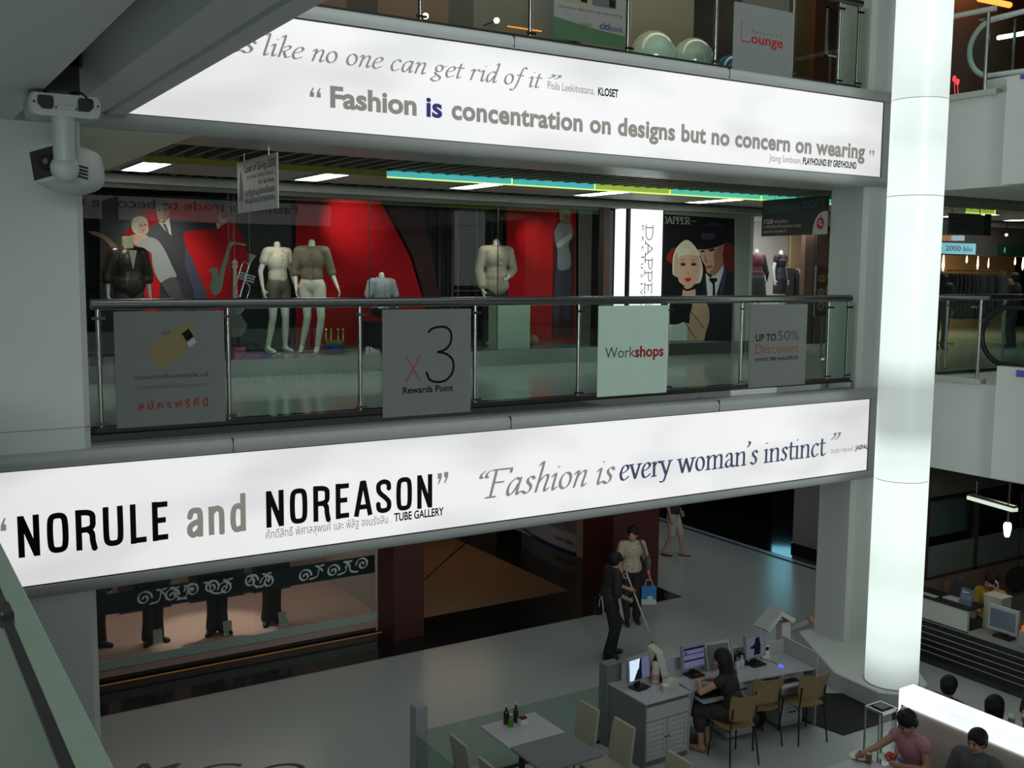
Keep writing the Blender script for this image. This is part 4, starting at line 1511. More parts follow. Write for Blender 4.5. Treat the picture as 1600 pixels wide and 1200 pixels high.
# glass of the window, in panes with slim joints
jx = [1.2, P(358, 400, Y=SY).x, P(577, 400, Y=SY).x, P(778, 400, Y=SY).x, P(935, 400, Y=SY).x]
t = thing('window_1', None, None, (1.2, SY, WZ))
t['kind'] = 'structure'
for xa, xb in zip(jx, jx[1:]):
    MB().box(xa + .004, xb - .004, SY + .0, SY + .01, WZ, 6.8).build('pane', SHOPGLASS, t)
b = MB()
for x in jx[1:]:
    b.box(x - .005, x + .005, SY - .003, SY + .013, WZ, 6.8)
b.build('joint', DSTEEL, t)
b = MB()
b.box(jx[-1], jx[-1] + .10, SY - .02, SY + .2, 4.2, 6.85)
b.box(jx[-1] + .28, 11.49, SY + .39, SY + .5, 4.2, 6.85)
structure('trim_30', b, BLACK)
structure('trim_31', slab(jx[-1] + .1, jx[-1] + .28, SY + .05, SY + .2, 4.2, 6.85), BROWN)
# curtain folds and printed panels at the back of the window
b = MB()
for i in range(60):
    x = 0.6 + i * .19
    b.cyl((x, 17.24, WZ), (x, 17.24, 6.95), .055, n=8)
tag(b.build('backdrop_curtain', CURTAIN, None, True), 'long black pleated curtain behind the window display', 'curtain')
BY = 16.9


def flat_panel(name, label, cat, pts, m, Y, th=.02):
    b = MB()
    b.prism([P(x, y, Y=Y) for x, y in pts], (0, th, 0))
    q = b.build(name, m, None)
    return tag(q, label, cat)


def disc(cx, cy, rx, ry, n=28):
    return [(cx + rx * math.cos(i * 2 * math.pi / n), cy + ry * math.sin(i * 2 * math.pi / n)) for i in range(n)]


class Art:
    """a printed picture: flat shapes laid over each other on one board"""

    def __init__(s, Y, step=.0012, clip=None):
        s.clip = clip
        s.b, s.Y, s.k, s.step, s.m = MB(), Y, 0, step, []

    def shape(s, pts, m, smooth=True):
        if m not in s.m:
            s.m.append(m)
        s.b.mi = s.m.index(m)
        s.k += 1
        q = [(p.x, p.y) for p in spline([(x, y, 0) for x, y in pts], 5, True)] if smooth else pts
        if s.clip:
            q = [(min(max(x, s.clip[0]), s.clip[2]), min(max(y, s.clip[1]), s.clip[3])) for x, y in q]
        s.b.poly([P(x, y, Y=s.Y - s.k * s.step) for x, y in q])
        return s

    def build(s, name, parent):
        return s.b.build(name, s.m, parent)


SKINP = mat('printed_skin', (0.55, 0.34, 0.24), 0.5)
SKIND = mat('printed_skin_shade', (0.36, 0.18, 0.11), 0.5)
BLOND = mat('printed_blond_hair', (0.62, 0.56, 0.40), 0.5, var=.15, scale=20)
BLOND2 = mat('printed_blond_hair_dark', (0.42, 0.37, 0.25), 0.5)
NAVY = mat('printed_navy_cloth', (0.016, 0.016, 0.026), 0.5)
NAVY2 = mat('printed_blue_grey_cloth', (0.045, 0.045, 0.085), 0.5)
WHITEP = mat('printed_white_cloth', (0.60, 0.61, 0.60), 0.5)
GREYP2 = mat('printed_grey_cloth', (0.30, 0.31, 0.32), 0.5)
INK = mat('printed_black', (0.008, 0.008, 0.009), 0.4)
PRED = mat('printed_red', (0.52, 0.006, 0.010), 0.6, spec=.15)
LIPR = mat('printed_lips', (0.55, 0.02, 0.03), 0.5)

t = thing('backdrop_poster', 'large display picture of a blonde woman leaning on a man in a dark suit', 'poster', P(280, 500, Y=BY))
Q = lambda x, y: (130 + x / 5, 280 + y / 5)
A = Art(BY, .0012, (130, 300, 456, 545))
A.shape([(160, 308), (450, 308), (450, 545), (160, 545)], INK, False)
A.shape(disc(286, 412, 102, 102), PRED, False)
for pts in ([(160, 430), (450, 430), (450, 545), (160, 545)],):
    pass
A.shape([Q(*p) for p in ((480, 430), (560, 350), (660, 300), (800, 320), (1000, 345), (1045, 340), (1050, 385), (880, 400), (790, 420), (800, 520), (900, 760), (980, 960), (1000, 1100), (620, 1100), (600, 800), (560, 560))], NAVY)
A.shape([Q(*p) for p in ((800, 540), (850, 620), (980, 930), (1010, 1100), (900, 1100), (860, 860), (800, 680))], NAVY2)
A.shape([Q(*p) for p in ((585, 330), (630, 345), (672, 295), (690, 440), (640, 400))], WHITEP, False)
A.shape([Q(*p) for p in ((620, 352), (645, 348), (672, 420), (660, 425))], NAVY2, False)
A.shape([Q(*p) for p in ((568, 215), (580, 190), (640, 180), (672, 215), (668, 280), (640, 325), (610, 335), (582, 300))], SKINP)
A.shape([Q(*p) for p in ((640, 210), (672, 215), (668, 280), (640, 325), (620, 330))], SKIND)
A.shape([Q(*p) for p in ((563, 215), (562, 180), (590, 158), (640, 160), (668, 190), (672, 235), (655, 215), (610, 205))], INK)
for p in ((594, 240), (632, 238)):
    A.shape(disc(*Q(*p), 3, 1.2, 8), INK, False)
A.shape(disc(*Q(612, 303), 4, 1.2, 8), SKIND, False)
A.shape([Q(*p) for p in ((1038, 342), (1066, 338), (1070, 380), (1046, 386))], WHITEP, False)
A.shape([Q(*p) for p in ((1066, 345), (1060, 290), (1074, 272), (1086, 310), (1150, 295), (1160, 302), (1120, 340), (1085, 362), (1068, 370))], SKINP)
A.shape([Q(*p) for p in ((40, 412), (60, 405), (150, 425), (260, 515), (300, 560), (230, 545), (160, 470), (90, 440))], SKIND)
A.shape([Q(*p) for p in ((350, 455), (400, 430), (470, 425), (520, 470), (440, 520), (380, 500))], SKINP)
A.shape([Q(*p) for p in ((410, 510), (500, 455), (580, 475), (640, 560), (700, 690), (725, 765), (610, 810), (545, 690), (530, 580), (470, 545))], GREYP2)
A.shape([Q(*p) for p in ((612, 808), (715, 765), (760, 860), (800, 1000), (830, 1100), (720, 1100), (690, 950), (640, 870))], mat('printed_mauve_cloth', (0.06, 0.05, 0.06), 0.5))
A.shape([Q(*p) for p in ((376, 370), (385, 315), (430, 290), (490, 305), (508, 370), (500, 420), (440, 435), (395, 415))], BLOND)
A.shape([Q(*p) for p in ((418, 342), (470, 312), (503, 350), (499, 400), (470, 432), (425, 412))], SKINP)
A.shape([Q(*p) for p in ((395, 360), (420, 312), (480, 300), (508, 345), (490, 335), (440, 340), (420, 400), (405, 410))], BLOND)
for p in ((450, 362), (484, 356)):
    A.shape(disc(*Q(*p), 2.6, 1.3, 8), INK, False)
A.shape(disc(*Q(468, 398), 3, 1.3, 8), LIPR, False)
A.build('print', t)
b = MB()
b.prism([P(x, y, Y=BY + .001) for x, y in ((156, 306), (455, 306), (455, 548), (156, 548))], (0, .03, 0))
b.build('board', INK, t)

flat_panel('backdrop_panel', 'red display panel behind the two women mannequins and the grey torso', 'panel', [(462, 303), (592, 308), (640, 400), (668, 492), (668, 551), (462, 556)], RED, BY)
flat_panel('backdrop_panel', 'dark slanting display panel beside the red one, right of the grey torso', 'panel', [(596, 308), (660, 312), (700, 548), (676, 550), (672, 492), (644, 398)], mat('dark_red_panel', (0.05, 0.006, 0.010), 0.5), BY)
flat_panel('backdrop_panel', 'red display panel at the right end of the shop window', 'panel', [(792, 316), (900, 322), (900, 543), (792, 547)], RED, BY)
flat_panel('backdrop_panel', 'grey panel edge at the far right of the shop window', 'panel', [(904, 322), (928, 324), (928, 541), (904, 543)], mat('grey_panel', (0.22, 0.22, 0.2), 0.5), BY)
for k, (x, lab) in enumerate(((707, 'nearest the dark slanting panel'), (716, 'middle of three'), (745, 'nearest the beige shirt'))):
    b = MB()
    p, q = P(x, 325, Y=BY), P(x, 520, Y=BY)
    b.cyl(p, (p.x, BY, WZ), .022, n=10)
    tag(b.build('display_pole', mat('dull_red_pole', (0.12, 0.03, 0.03), 0.5) if k == 0 else MATS['dull_red_pole'], None, True), 'thin dull red pole against the black curtain, %s' % lab, 'pole')

# cut-out figure of a man in a white jacket, on the red panel
t = thing('cutout_figure', 'life-size cut-out of a blond person in a white jacket on the red panel', 'figure', P(881, 500, Y=BY - .05))
MB().box(t.location.x - .25, t.location.x + .25, BY - .049, BY - .03, WZ, WZ + 2.05).build('board', MATS['dark_red_panel'], t)
A = Art(BY - .05)
R_ = lambda x, y: (800 + x / 3.333, 280 + y / 3.333)
A.shape([R_(*p) for p in ((235, 460), (300, 455), (305, 620), (300, 720), (270, 720), (262, 640), (240, 720), (215, 720), (222, 600))], NAVY2)
A.shape([R_(*p) for p in ((222, 270), (250, 225), (300, 225), (318, 290), (295, 340), (305, 400), (300, 462), (240, 468), (238, 380), (225, 320))], GREYP2)
A.shape([R_(*p) for p in ((236, 335), (290, 290), (300, 280), (312, 300), (250, 355))], WHITEP)
A.shape([R_(*p) for p in ((252, 185), (300, 185), (302, 220), (280, 240), (256, 222))], SKIND)
A.shape([R_(*p) for p in ((248, 200), (250, 165), (275, 152), (302, 165), (304, 195), (275, 182), (258, 215))], BLOND2)
A.build('print', t)

# ---------------------------------------------------------------- instruments hung on cords
CORD = mat('pale_cord', (0.35, 0.33, 0.3), 0.5)


def hung(name, label, cat, outline, m, Y, cord_px, px0):
    o = P(px0[0], px0[1], Y=Y)
    t = thing(name, label, cat, o)
    return t


Y = 15.6
t = thing('saxophone_cutout', 'flat grey-green saxophone shape hung in front of the red disc', 'instrument shape', P(340, 460, Y=Y))
b = MB()
pts = spline([(Q(x, y)[0], Q(x, y)[1], 0) for x, y in ((1270, 505), (1265, 520), (1170, 512), (1140, 600), (1110, 700), (1080, 860), (1040, 905), (1005, 890), (990, 830), (1010, 760), (985, 710), (1030, 690), (1052, 700), (1060, 780), (1075, 700), (1110, 590), (1140, 500), (1180, 492))], 4, True)
b.prism([P(p.x, p.y, Y=Y) for p in pts], (0, .02, 0))
b.build('body', mat('grey_green_card', (0.14, 0.17, 0.13), 0.5), t)
b = MB()
b.cyl(P(364, 383, Y=Y), P(364, 292, Y=Y), .003, n=6)
b.build('cord', CORD, t)
t = thing('guitar_cutout', 'pale guitar with a scrolled head hung between saxophone and trumpet', 'instrument shape', P(367, 500, Y=Y))
b = MB()
b.prism([P(x, y, Y=Y) for x, y in (Q(1172, 690), Q(1198, 690), Q(1208, 930), Q(1172, 930))], (0, .02, 0))
b.build('neck', mat('pale_wood', (0.42, 0.34, 0.26), 0.5), t)
b = MB()
b.prism([P(p.x, p.y, Y=Y - .001) for p in spline([(Q(x, y)[0], Q(x, y)[1], 0) for x, y in ((1170, 640), (1185, 622), (1200, 640), (1212, 650), (1200, 662), (1212, 680), (1196, 700), (1174, 700), (1160, 682), (1172, 664), (1158, 650))], 4, True)], (0, .022, 0))
b.build('head', MATS['pale_wood'], t)
b = MB()
b.prism([P(p.x, p.y, Y=Y) for p in spline([(x, y, 0) for x, y in ((360, 468), (374, 466), (382, 480), (377, 492), (386, 508), (378, 524), (362, 526), (352, 512), (360, 494), (354, 482))], 4, True)], (0, .03, 0))
b.build('body', mat('grey_card', (0.12, 0.12, 0.11), 0.5), t)
b = MB()
b.cyl(P(366.5, 404, Y=Y + .01), P(366.5, 293, Y=Y + .01), .003, n=6)
b.build('cord', CORD, t)
BRASS = mat('silver_blue_brass', (0.55, 0.62, 0.66), 0.25, 0.8)
t = thing('trumpet', 'silver trumpet hung bell up on a thin cord', 'trumpet', P(388, 460, Y=Y))
a, c = P(*Q(1320, 590), Y=Y), P(*Q(1228, 905), Y=Y)
d = (c - a).normalized()
sd = d.cross(V((0, 1, 0)))
b = MB()
b.tube([a, a + d * .04, a + d * .1, a + d * .2, c], [.075, .05, .026, .014, .012], 14)
b.build('bell', BRASS, t, True)
b = MB()
b.tube(spline([a + d * .42 * 1 + sd * .0, a + d * .48 + sd * .10, a + d * .62 + sd * .11, a + d * .86 + sd * .10, a + d * .93 + sd * .03], 6), .011, 8)
b.tube(spline([a + d * .16 + sd * -.02, a + d * .14 + sd * -.09, a + d * .3 + sd * -.11, a + d * .62 + sd * -.1, a + d * .66 + sd * -.02], 6), .011, 8)
b.build('tubing', BRASS, t, True)
for k in (.44, .50, .56):
    MB().cyl(a + d * (k * (c - a).length / .9) - sd * .10, a + d * (k * (c - a).length / .9) + sd * .14, .017, n=10).build('valve', BRASS, t, True)
b = MB()
b.cyl(c, c + d * .03, .01, .02, 10)
b.build('mouthpiece', BRASS, t, True)
b = MB()
p = P(*Q(1300, 570), Y=Y)
b.cyl(p, (p.x, Y, 6.9), .003, n=6)
b.build('cord', CORD, t)


# ---------------------------------------------------------------- mannequins of the window
def stand_at(px, py, Y):
    return P(px, py, Y=Y)


def base_plate(t):
    MB().cyl((0, 0, 0), (0, 0, .012), .16, n=24).build('base_plate', STEEL, t, True, True)


BLOUSE = mat('cream_blouse', (0.55, 0.50, 0.42), 0.7, var=.12, scale=25)
KHAKI = mat('olive_jacket', (0.14, 0.115, 0.075), 0.7, var=.15, scale=25)
OLIVESH = mat('dark_olive_shorts', (0.085, 0.075, 0.055), 0.7)
BEIGEB = mat('pale_shorts', (0.50, 0.48, 0.42), 0.7)
DJACK = mat('dark_brown_jacket', (0.030, 0.018, 0.014), 0.35)
GREYT = mat('grey_shirt_cloth', (0.28, 0.30, 0.33), 0.75, var=.1, scale=25)
BEIGE = mat('beige_shirt_cloth', (0.30, 0.26, 0.20), 0.75, var=.18, scale=20)
DTROU = mat('black_trousers_cloth', (0.012, 0.012, 0.014), 0.7)

p = P(436, 548, Y=15.6)
t = thing('mannequin', 'headless woman mannequin in a cream blouse and dark shorts', 'mannequin', (p.x, 15.6, WZ), 0.25, 'mannequins in the shop window')
t.scale = ((P(434, 382, Y=15.6).z - WZ) / 1.435,) * 3
J = pose(shL=(.155, .01, 1.33), shR=(-.155, .01, 1.33), elL=(.235, .03, 1.08), elR=(-.25, .03, 1.08), wrL=(.27, -.03, .84), wrR=(-.26, -.04, .86), knL=(.075, -.05, .47), anL=(.10, .0, .075), knR=(-.10, -.02, .47), anR=(-.14, .05, .075))
mannequin(t, J)
shirt(t, J, BLOUSE, .016, .45, 'blouse', .95, -.02, .0, True)
shirt_front(t, J, BLOUSE, .016, OLIVESH, .95)
trousers(t, J, OLIVESH, .016, .42, 0, 'shorts')
base_plate(t)
p = P(489, 550, Y=15.35)
t = thing('mannequin', 'headless woman mannequin in an olive jacket and pale shorts', 'mannequin', (p.x, 15.35, WZ), -0.5, 'mannequins in the shop window')
t.scale = ((P(489, 379, Y=15.35).z - WZ) / 1.435,) * 3
J = pose(elL=(.24, .05, 1.07), wrL=(.33, -.05, .87), elR=(-.22, .04, 1.07), wrR=(-.20, -.05, .85), knL=(.12, -.05, .47), anL=(.06, -.02, .075), knR=(-.06, -.03, .47), anR=(-.15, .06, .075))
mannequin(t, J)
shirt(t, J, KHAKI, .020, 1.15, 'jacket', 1.0, .0, .0, True)
shirt_front(t, J, KHAKI, .020, OLIVESH, 1.0)
trousers(t, J, BEIGEB, .016, .5, 0, 'shorts')
base_plate(t)
p = P(205, 540, Y=15.2)
t = thing('mannequin', 'headless mannequin in a dark brown jacket with a plain block neck', 'mannequin', (p.x, 15.2, WZ), 0.1, 'mannequins in the shop window')
t.scale = (1.13,) * 3
J = pose(elL=(.24, .03, 1.05), wrL=(.25, .0, .82), elR=(-.25, .03, 1.05), wrR=(-.26, .0, .82))
mannequin(t, J)
MB().box(-.06, .05, -.05, .06, 1.37, 1.53, .012).build('neck_block', mat('pale_wood_block', (0.7, 0.62, 0.45), 0.4), t, False, True)
shirt(t, J, DJACK, .028, 1.2, 'jacket', 1.1, .08)
b = MB()
b.prism([(-.05, -.155, 1.36), (.05, -.155, 1.36), (.0, -.16, 1.13)], (0, -.012, 0))
b.build('shirt_front', mat('pale_shirt_front', (0.5, 0.46, 0.38), 0.6), t, False, True)
trousers(t, J, mat('dark_mauve_shorts', (0.05, 0.042, 0.045), 0.7), .014, .5, 0, 'shorts')
base_plate(t)
# seated torso in a grey shirt on a dark block
p = P(597, 500, Y=15.1)
zt_ = P(597, 430, Y=15.1).z
t = thing('mannequin', 'headless seated mannequin in a grey short-sleeved shirt', 'mannequin', (p.x, 15.1, WZ), 0.1, 'mannequins in the shop window')
sh = (zt_ - WZ) - 1.43
S_ = lambda x, y, z: (x, y, z + sh)
J = pose(pelvis=S_(0, 0, .88), waist=S_(0, .005, 1.03), chest=S_(0, 0, 1.21), neck=S_(0, .01, 1.36), shL=S_(.18, .01, 1.31), shR=S_(-.18, .01, 1.31), elL=S_(.27, .0, 1.06), elR=S_(-.27, .0, 1.06),
         wrL=S_(.16, -.2, .93), wrR=S_(-.16, -.2, .93), hpL=S_(.09, 0, .86), hpR=S_(-.09, 0, .86), knL=S_(.14, -.42, .84), knR=S_(-.14, -.42, .84), anL=(.14, -.40, .08), anR=(-.14, -.40, .08))
mannequin(t, J)
shirt(t, J, GREYT, .022, .72, 'shirt', 1.06)
shirt_front(t, J, GREYT, .022, MATS['pale_shirt_front'], 1.06)
trousers(t, J, DTROU, .014, 1.9, .01)
bl = MB().box(p.x - .25, p.x + .25, 14.92, 15.35, WZ, WZ + .70 + sh, .01)
one('display_block', 'black block under the seated grey-shirted mannequin', 'block', bl, BLACK, None, False, (p.x, 15.1, WZ))
# man mannequin in a beige shirt on a pale plinth
p = P(775, 480, Y=15.3)
zp = P(775, 490, Y=15.3).z - .35
one('display_plinth', 'pale square plinth in front of the mannequin in the beige shirt', 'plinth', MB().box(p.x - .33, p.x + .33, 14.72, 15.0, WZ, WZ + .74, .008), mat('pale_plinth', (0.45, 0.5, 0.45), 0.4), None, False, (p.x, 14.86, WZ))
zn = P(773, 378, Y=15.3).z
t = thing('mannequin', 'headless man mannequin in a long-sleeved beige shirt behind the pale plinth', 'mannequin', (p.x, 15.3, WZ), -0.15, 'mannequins in the shop window')
dz = 0.0
t.scale = ((zn - WZ) / 1.435,) * 3
S_ = lambda x, y, z: (x, y, z + dz)
J = pose(pelvis=S_(0, 0, .88), waist=S_(0, .005, 1.03), chest=S_(0, 0, 1.21), neck=S_(0, .01, 1.36), shL=S_(.185, .01, 1.31), shR=S_(-.185, .01, 1.31), elL=S_(.27, .04, 1.06), elR=S_(-.24, .04, 1.05),
         wrL=S_(.13, -.14, .97), wrR=S_(-.21, -.02, .80), hpL=S_(.09, 0, .86), hpR=S_(-.09, 0, .86), knL=(.1, 0, .46), knR=(-.1, 0, .46), anL=(.1, .02, .075), anR=(-.1, .02, .075))
mannequin(t, J)
shirt(t, J, BEIGE, .022, 1.85, 'shirt', 1.06, .05, .09)
shirt_front(t, J, BEIGE, .022, MATS['pale_shirt_front'], 1.06)
trousers(t, J, DTROU, .014, 1.9, .01)

# small things on the floor of the window
PINK = mat('pink_box', (0.45, 0.08, 0.22), 0.5)
BLUEB = mat('blue_box', (0.02, 0.06, 0.33), 0.4)
for px, py, w, h, m, lab, nm in ((372, 551, .16, .17, PINK, 'pink gift box on the window floor, nearest the x3 side of the bank card poster', 'gift_box'), (390, 556, .26, .07, mat('violet_box', (0.28, 0.07, 0.25), 0.5), 'flat violet box in front of the pink one', 'gift_box'),
                                 (411, 555, .22, .06, BLUEB, 'flat blue box beside the cream-bloused mannequin', 'gift_box'), (521, 549, .34, .07, mat('dark_red_box', (0.10, 0.02, 0.02), 0.5), 'dark red box under the gold ornament', 'gift_box'),
                                 (550, 549, .16, .03, mat('teal_tray', (0.05, 0.2, 0.17), 0.4), 'small teal tray on the window floor', 'tray'), (775, 539, .2, .05, mat('cream_box', (0.4, 0.35, 0.26), 0.5), 'cream box on the pale plinth top edge', 'gift_box')):
    p = P(px, py, Z=WZ + h * .5)
    yy = min(max(p.y, 14.75), 16.4)
    p = P(px, py, Y=yy)
    if px == 775:
        continue
    t = thing(nm, lab.replace(', nearest the x3 side of the bank card poster', ' behind the first railing post'), 'box' if nm == 'gift_box' else 'tray', (p.x, yy, WZ))
    MB().box(p.x - w / 2, p.x + w / 2, yy - .1, yy + .1, WZ, WZ + h, .004).build('body', m, t)
    MB().box(p.x - w / 2 - .004, p.x + w / 2 + .004, yy - .104, yy + .104, WZ + h * .72, WZ + h, .003).build('lid', m, t)
p = P(521, 540, Y=15.05)
t = thing('gold_ornament', 'gold crown-like ornament with a blue band on the dark red box', 'ornament', (p.x, 15.0, WZ + .07))
b = MB()
b.cyl((p.x, 15.0, WZ + .07), (p.x, 15.0, WZ + .15), .14, .15, 20)
b.build('band', BLUEB, t, True)
b = MB()
b.cyl((p.x, 15.0, WZ + .15), (p.x, 15.0, WZ + .22), .13, .15, 20)
for k in range(8):
    a = k * math.pi / 4
    q = V((p.x + .14 * math.cos(a), 15.0 + .14 * math.sin(a), WZ + .22))
    b.cyl(q, q + V((0, 0, .14)), .025, .008, 8)
    b.ell(q + V((0, 0, .16)), .022, 8, 6)
b.build('crown', mat('bright_gold', (0.55, 0.42, 0.12), 0.25, 0.9), t, True)
p = P(583, 549, Y=14.95)
t = thing('white_shoe', 'single white shoe on the window floor below the grey shirt', 'shoe', (p.x, 14.95, WZ))
b = MB()
b.loft([[(p.x + x, 14.95 + y * w, WZ + z * h) for y, z in ((-1, 0), (1, 0), (1, .6), (.5, 1), (-.5, 1), (-1, .6))] for x, w, h in ((-.12, .03, .10), (-.08, .04, .11), (0, .042, .08), (.07, .045, .05), (.12, .03, .03))])
b.build('upper', mat('white_leather', (0.6, 0.6, 0.58), 0.4), t, True)
p = P(833, 537, Y=15.2)
t = thing('ball_ornament', 'small round tan ball on the window floor near the right end', 'ball', (p.x, 15.2, WZ))
b = MB()
b.ell((p.x, 15.2, WZ + .1), .10, 18, 12)
b.build('skin', mat('tan_ball', (0.3, 0.2, 0.12), 0.4, var=.4, scale=12), t, True)
MB().cyl((p.x, 15.2, WZ), (p.x, 15.2, WZ + .02), .05, n=14).build('ring_stand', STEEL, t, True)

# spot lamps of the window: warm track heads on the window ceiling
HEADS = [(2.9, 15.0, (2.9, 15.3, 5.5), 40, 50), (5.2, 14.95, (5.6, 15.5, 5.4), 45, 60), (6.4, 14.95, (6.2, 15.3, 5.4), 45, 60), (6.8, 14.9, (6.9, 15.1, 5.2), 40, 50), (9.0, 14.9, (9.05, 15.3, 5.6), 34, 45),
         (4.2, 15.1, (4.0, 16.9, 5.6), 130, 62), (6.6, 15.6, tuple(P(548, 350, Y=16.9)), 75, 52), (10.0, 15.7, tuple(P(838, 378, Y=16.9)), 60, 34)]
_lab = ['over the dark brown jacket', 'over the cream blouse', 'over the olive jacket', 'over the seated grey shirt', 'over the beige shirt', 'aimed at the picture of the couple', 'aimed at the wide red panel', 'aimed at the right red panel']
for (x, y, tg, pw, dg), lb in zip(HEADS, _lab):
    t = thing('track_spotlight', 'small black spotlight under the window ceiling, %s' % lb, 'spotlight', (x, y, 6.98), 0, None)
    d = (V(tg) - V((x, y, 6.9))).normalized()
    c = V((x, y, 6.91))
    MB().cyl(c - d * .05, c + d * .05, .035, .045, 14).build('head', BLACK, t, True)
    MB().cyl((x, y, 6.91), (x, y, 6.985), .012, n=8).build('stem', BLACK, t, True)
    spot('window_spot', c + d * .07, tg, pw, dg, (1, .93, .82), 1.0, .06)

# ---------------------------------------------------------------- the lit pillar with the shop's name
px0, px1 = 11.50, 12.32
t = thing('lit_name_pillar', 'tall glowing white pillar with a shop name written downwards', 'light pillar', (px0, SY, 4.2))
MB().box(px0 + .04, px1 - .03, SY, SY + .02, 4.45, 6.87).build('front_face', LITFACE, t)
MB().box(px0, px0 + .02, SY + .05, SY + .37, 4.45, 6.87).build('side_face', LITFACE, t)
b = MB()
b.box(px0 - .01, px0 + .05, SY - .012, SY + .05, 4.42, 6.9)
b.box(px1 - .03, px1, SY - .012, SY + .05, 4.42, 6.9)
b.box(px0, px1, SY - .01, SY + .03, 6.87, 6.9)
b.box(px0 - .01, px0 + .03, SY + .37, SY + .42, 4.42, 6.9)
b.box(px0, px1, SY + .02, SY + .4, 4.2, 4.45)
b.box(px0, px1, SY + .02, SY + .4, 6.87, 6.98)
b.build('frame', BLACK, t)
LD = mat('grey_green_lettering', (0.10, 0.11, 0.10), 0.6, emit=.05)
# letters run downwards: u goes down, v goes right
top = P(1014, 352, Y=SY).z
xb = P(1004, 400, Y=SY).x
fd = lambda u, v: V((P(1008, 400, Y=SY).x + v, SY - .003, top - u))
b = MB()
write_pen(b, 'DAPPER', fd, 0, 1.46, 0, .165, ROMAN, nib(.12, .05, 90))
b.build('lettering', LD, t)
b = MB()
write(b, 'e x c l u s i v e', lambda u, v: V((P(1001.5, 400, Y=SY).x + v, SY - .003, top - .0 - u)), 0, 1.42, 0, .08)
b.build('lettering', LD, t)

# ---------------------------------------------------------------- wall with the large portrait poster
WY = 15.0
structure('wall_poster', slab(12.32, 14.86, WY, WY + .12, 4.2, 6.98), PALEGREEN)
structure('trim_32', slab(12.32, 14.86, WY - .04, WY, 4.2, 4.42), mat('dark_skirting', (0.05, 0.055, 0.05), 0.3))
structure('trim_33', slab(12.32, 16.2, SY - .05, WY, 6.86, 6.98), CEILP)
AY = WY - .016
t = thing('portrait_poster', 'large dark portrait poster of a blonde woman and a man in a hat', 'poster', P(1095, 533, Y=AY))
b = MB()
b.prism([P(x, y, Y=AY) for x, y in ((1030, 334), (1147.5, 342), (1147.5, 533), (1030, 533))], (0, .012, 0))
b.build('board', INK, t)
G = lambda x, y: (930 + x / 6.667, 310 + y / 6.667)
A = Art(AY, .0006, (1030, 335, 1147, 532.5))
GRED = mat('printed_dull_red', (0.20, 0.012, 0.012), 0.5)
A.shape([G(*p) for p in ((745, 640), (760, 570), (830, 510), (900, 600), (820, 680))], GRED)
A.shape([G(*p) for p in ((1330, 480), (1400, 460), (1450, 520), (1450, 760), (1390, 760), (1330, 650))], GRED)
# man: suit, shirt, neck, face, hat
A.shape([G(*p) for p in ((1120, 1000), (1150, 760), (1330, 690), (1400, 770), (1450, 800), (1450, 1485), (1100, 1485))], NAVY)
A.shape([G(*p) for p in ((1300, 1000), (1330, 700), (1350, 720), (1370, 790), (1320, 1020))], NAVY2)
A.shape([G(*p) for p in ((1150, 780), (1200, 830), (1340, 690), (1335, 760), (1255, 1030), (1170, 1030))], WHITEP, False)
A.shape([G(*p) for p in ((1195, 830), (1265, 830), (1275, 855), (1245, 880), (1255, 1040), (1222, 1040), (1225, 900), (1205, 870), (1182, 850))], INK, False)
A.shape([G(*p) for p in ((1200, 780), (1250, 800), (1330, 690), (1320, 600), (1240, 700))], SKIND)
A.shape([G(*p) for p in ((1075, 530), (1180, 500), (1330, 450), (1335, 520), (1320, 600), (1270, 740), (1215, 785), (1165, 770), (1150, 710), (1110, 640))], SKINP)
A.shape([G(*p) for p in ((1240, 560), (1330, 490), (1322, 600), (1272, 740), (1215, 785), (1190, 770), (1240, 700))], SKIND)
A.shape([G(*p) for p in ((1095, 548), (1130, 540), (1140, 556), (1105, 562))], INK)
A.shape([G(*p) for p in ((1185, 535), (1235, 522), (1240, 542), (1195, 552))], INK)
A.shape([G(*p) for p in ((1140, 560), (1160, 650), (1180, 655), (1165, 668), (1142, 660))], SKIND)
A.shape([G(*p) for p in ((1155, 715), (1185, 700), (1225, 700), (1215, 722), (1175, 732))], mat('printed_brown_lips', (0.40, 0.10, 0.07), 0.5))
A.shape([G(*p) for p in ((1310, 470), (1345, 450), (1340, 520), (1318, 540))], SKIND)
A.shape([G(*p) for p in ((1050, 490), (1060, 300), (1090, 220), (1200, 205), (1330, 230), (1370, 300), (1350, 430), (1230, 500), (1140, 525), (1060, 530))], INK)
A.shape([G(*p) for p in ((1010, 500), (1060, 470), (1230, 460), (1360, 410), (1390, 430), (1330, 480), (1200, 525), (1080, 530))], INK)
A.shape([G(*p) for p in ((1100, 300), (1250, 250), (1310, 300), (1300, 340), (1290, 290), (1200, 285))], NAVY2)
A.shape([G(*p) for p in ((1105, 365), (1250, 360), (1240, 430), (1110, 430))], NAVY2, False)
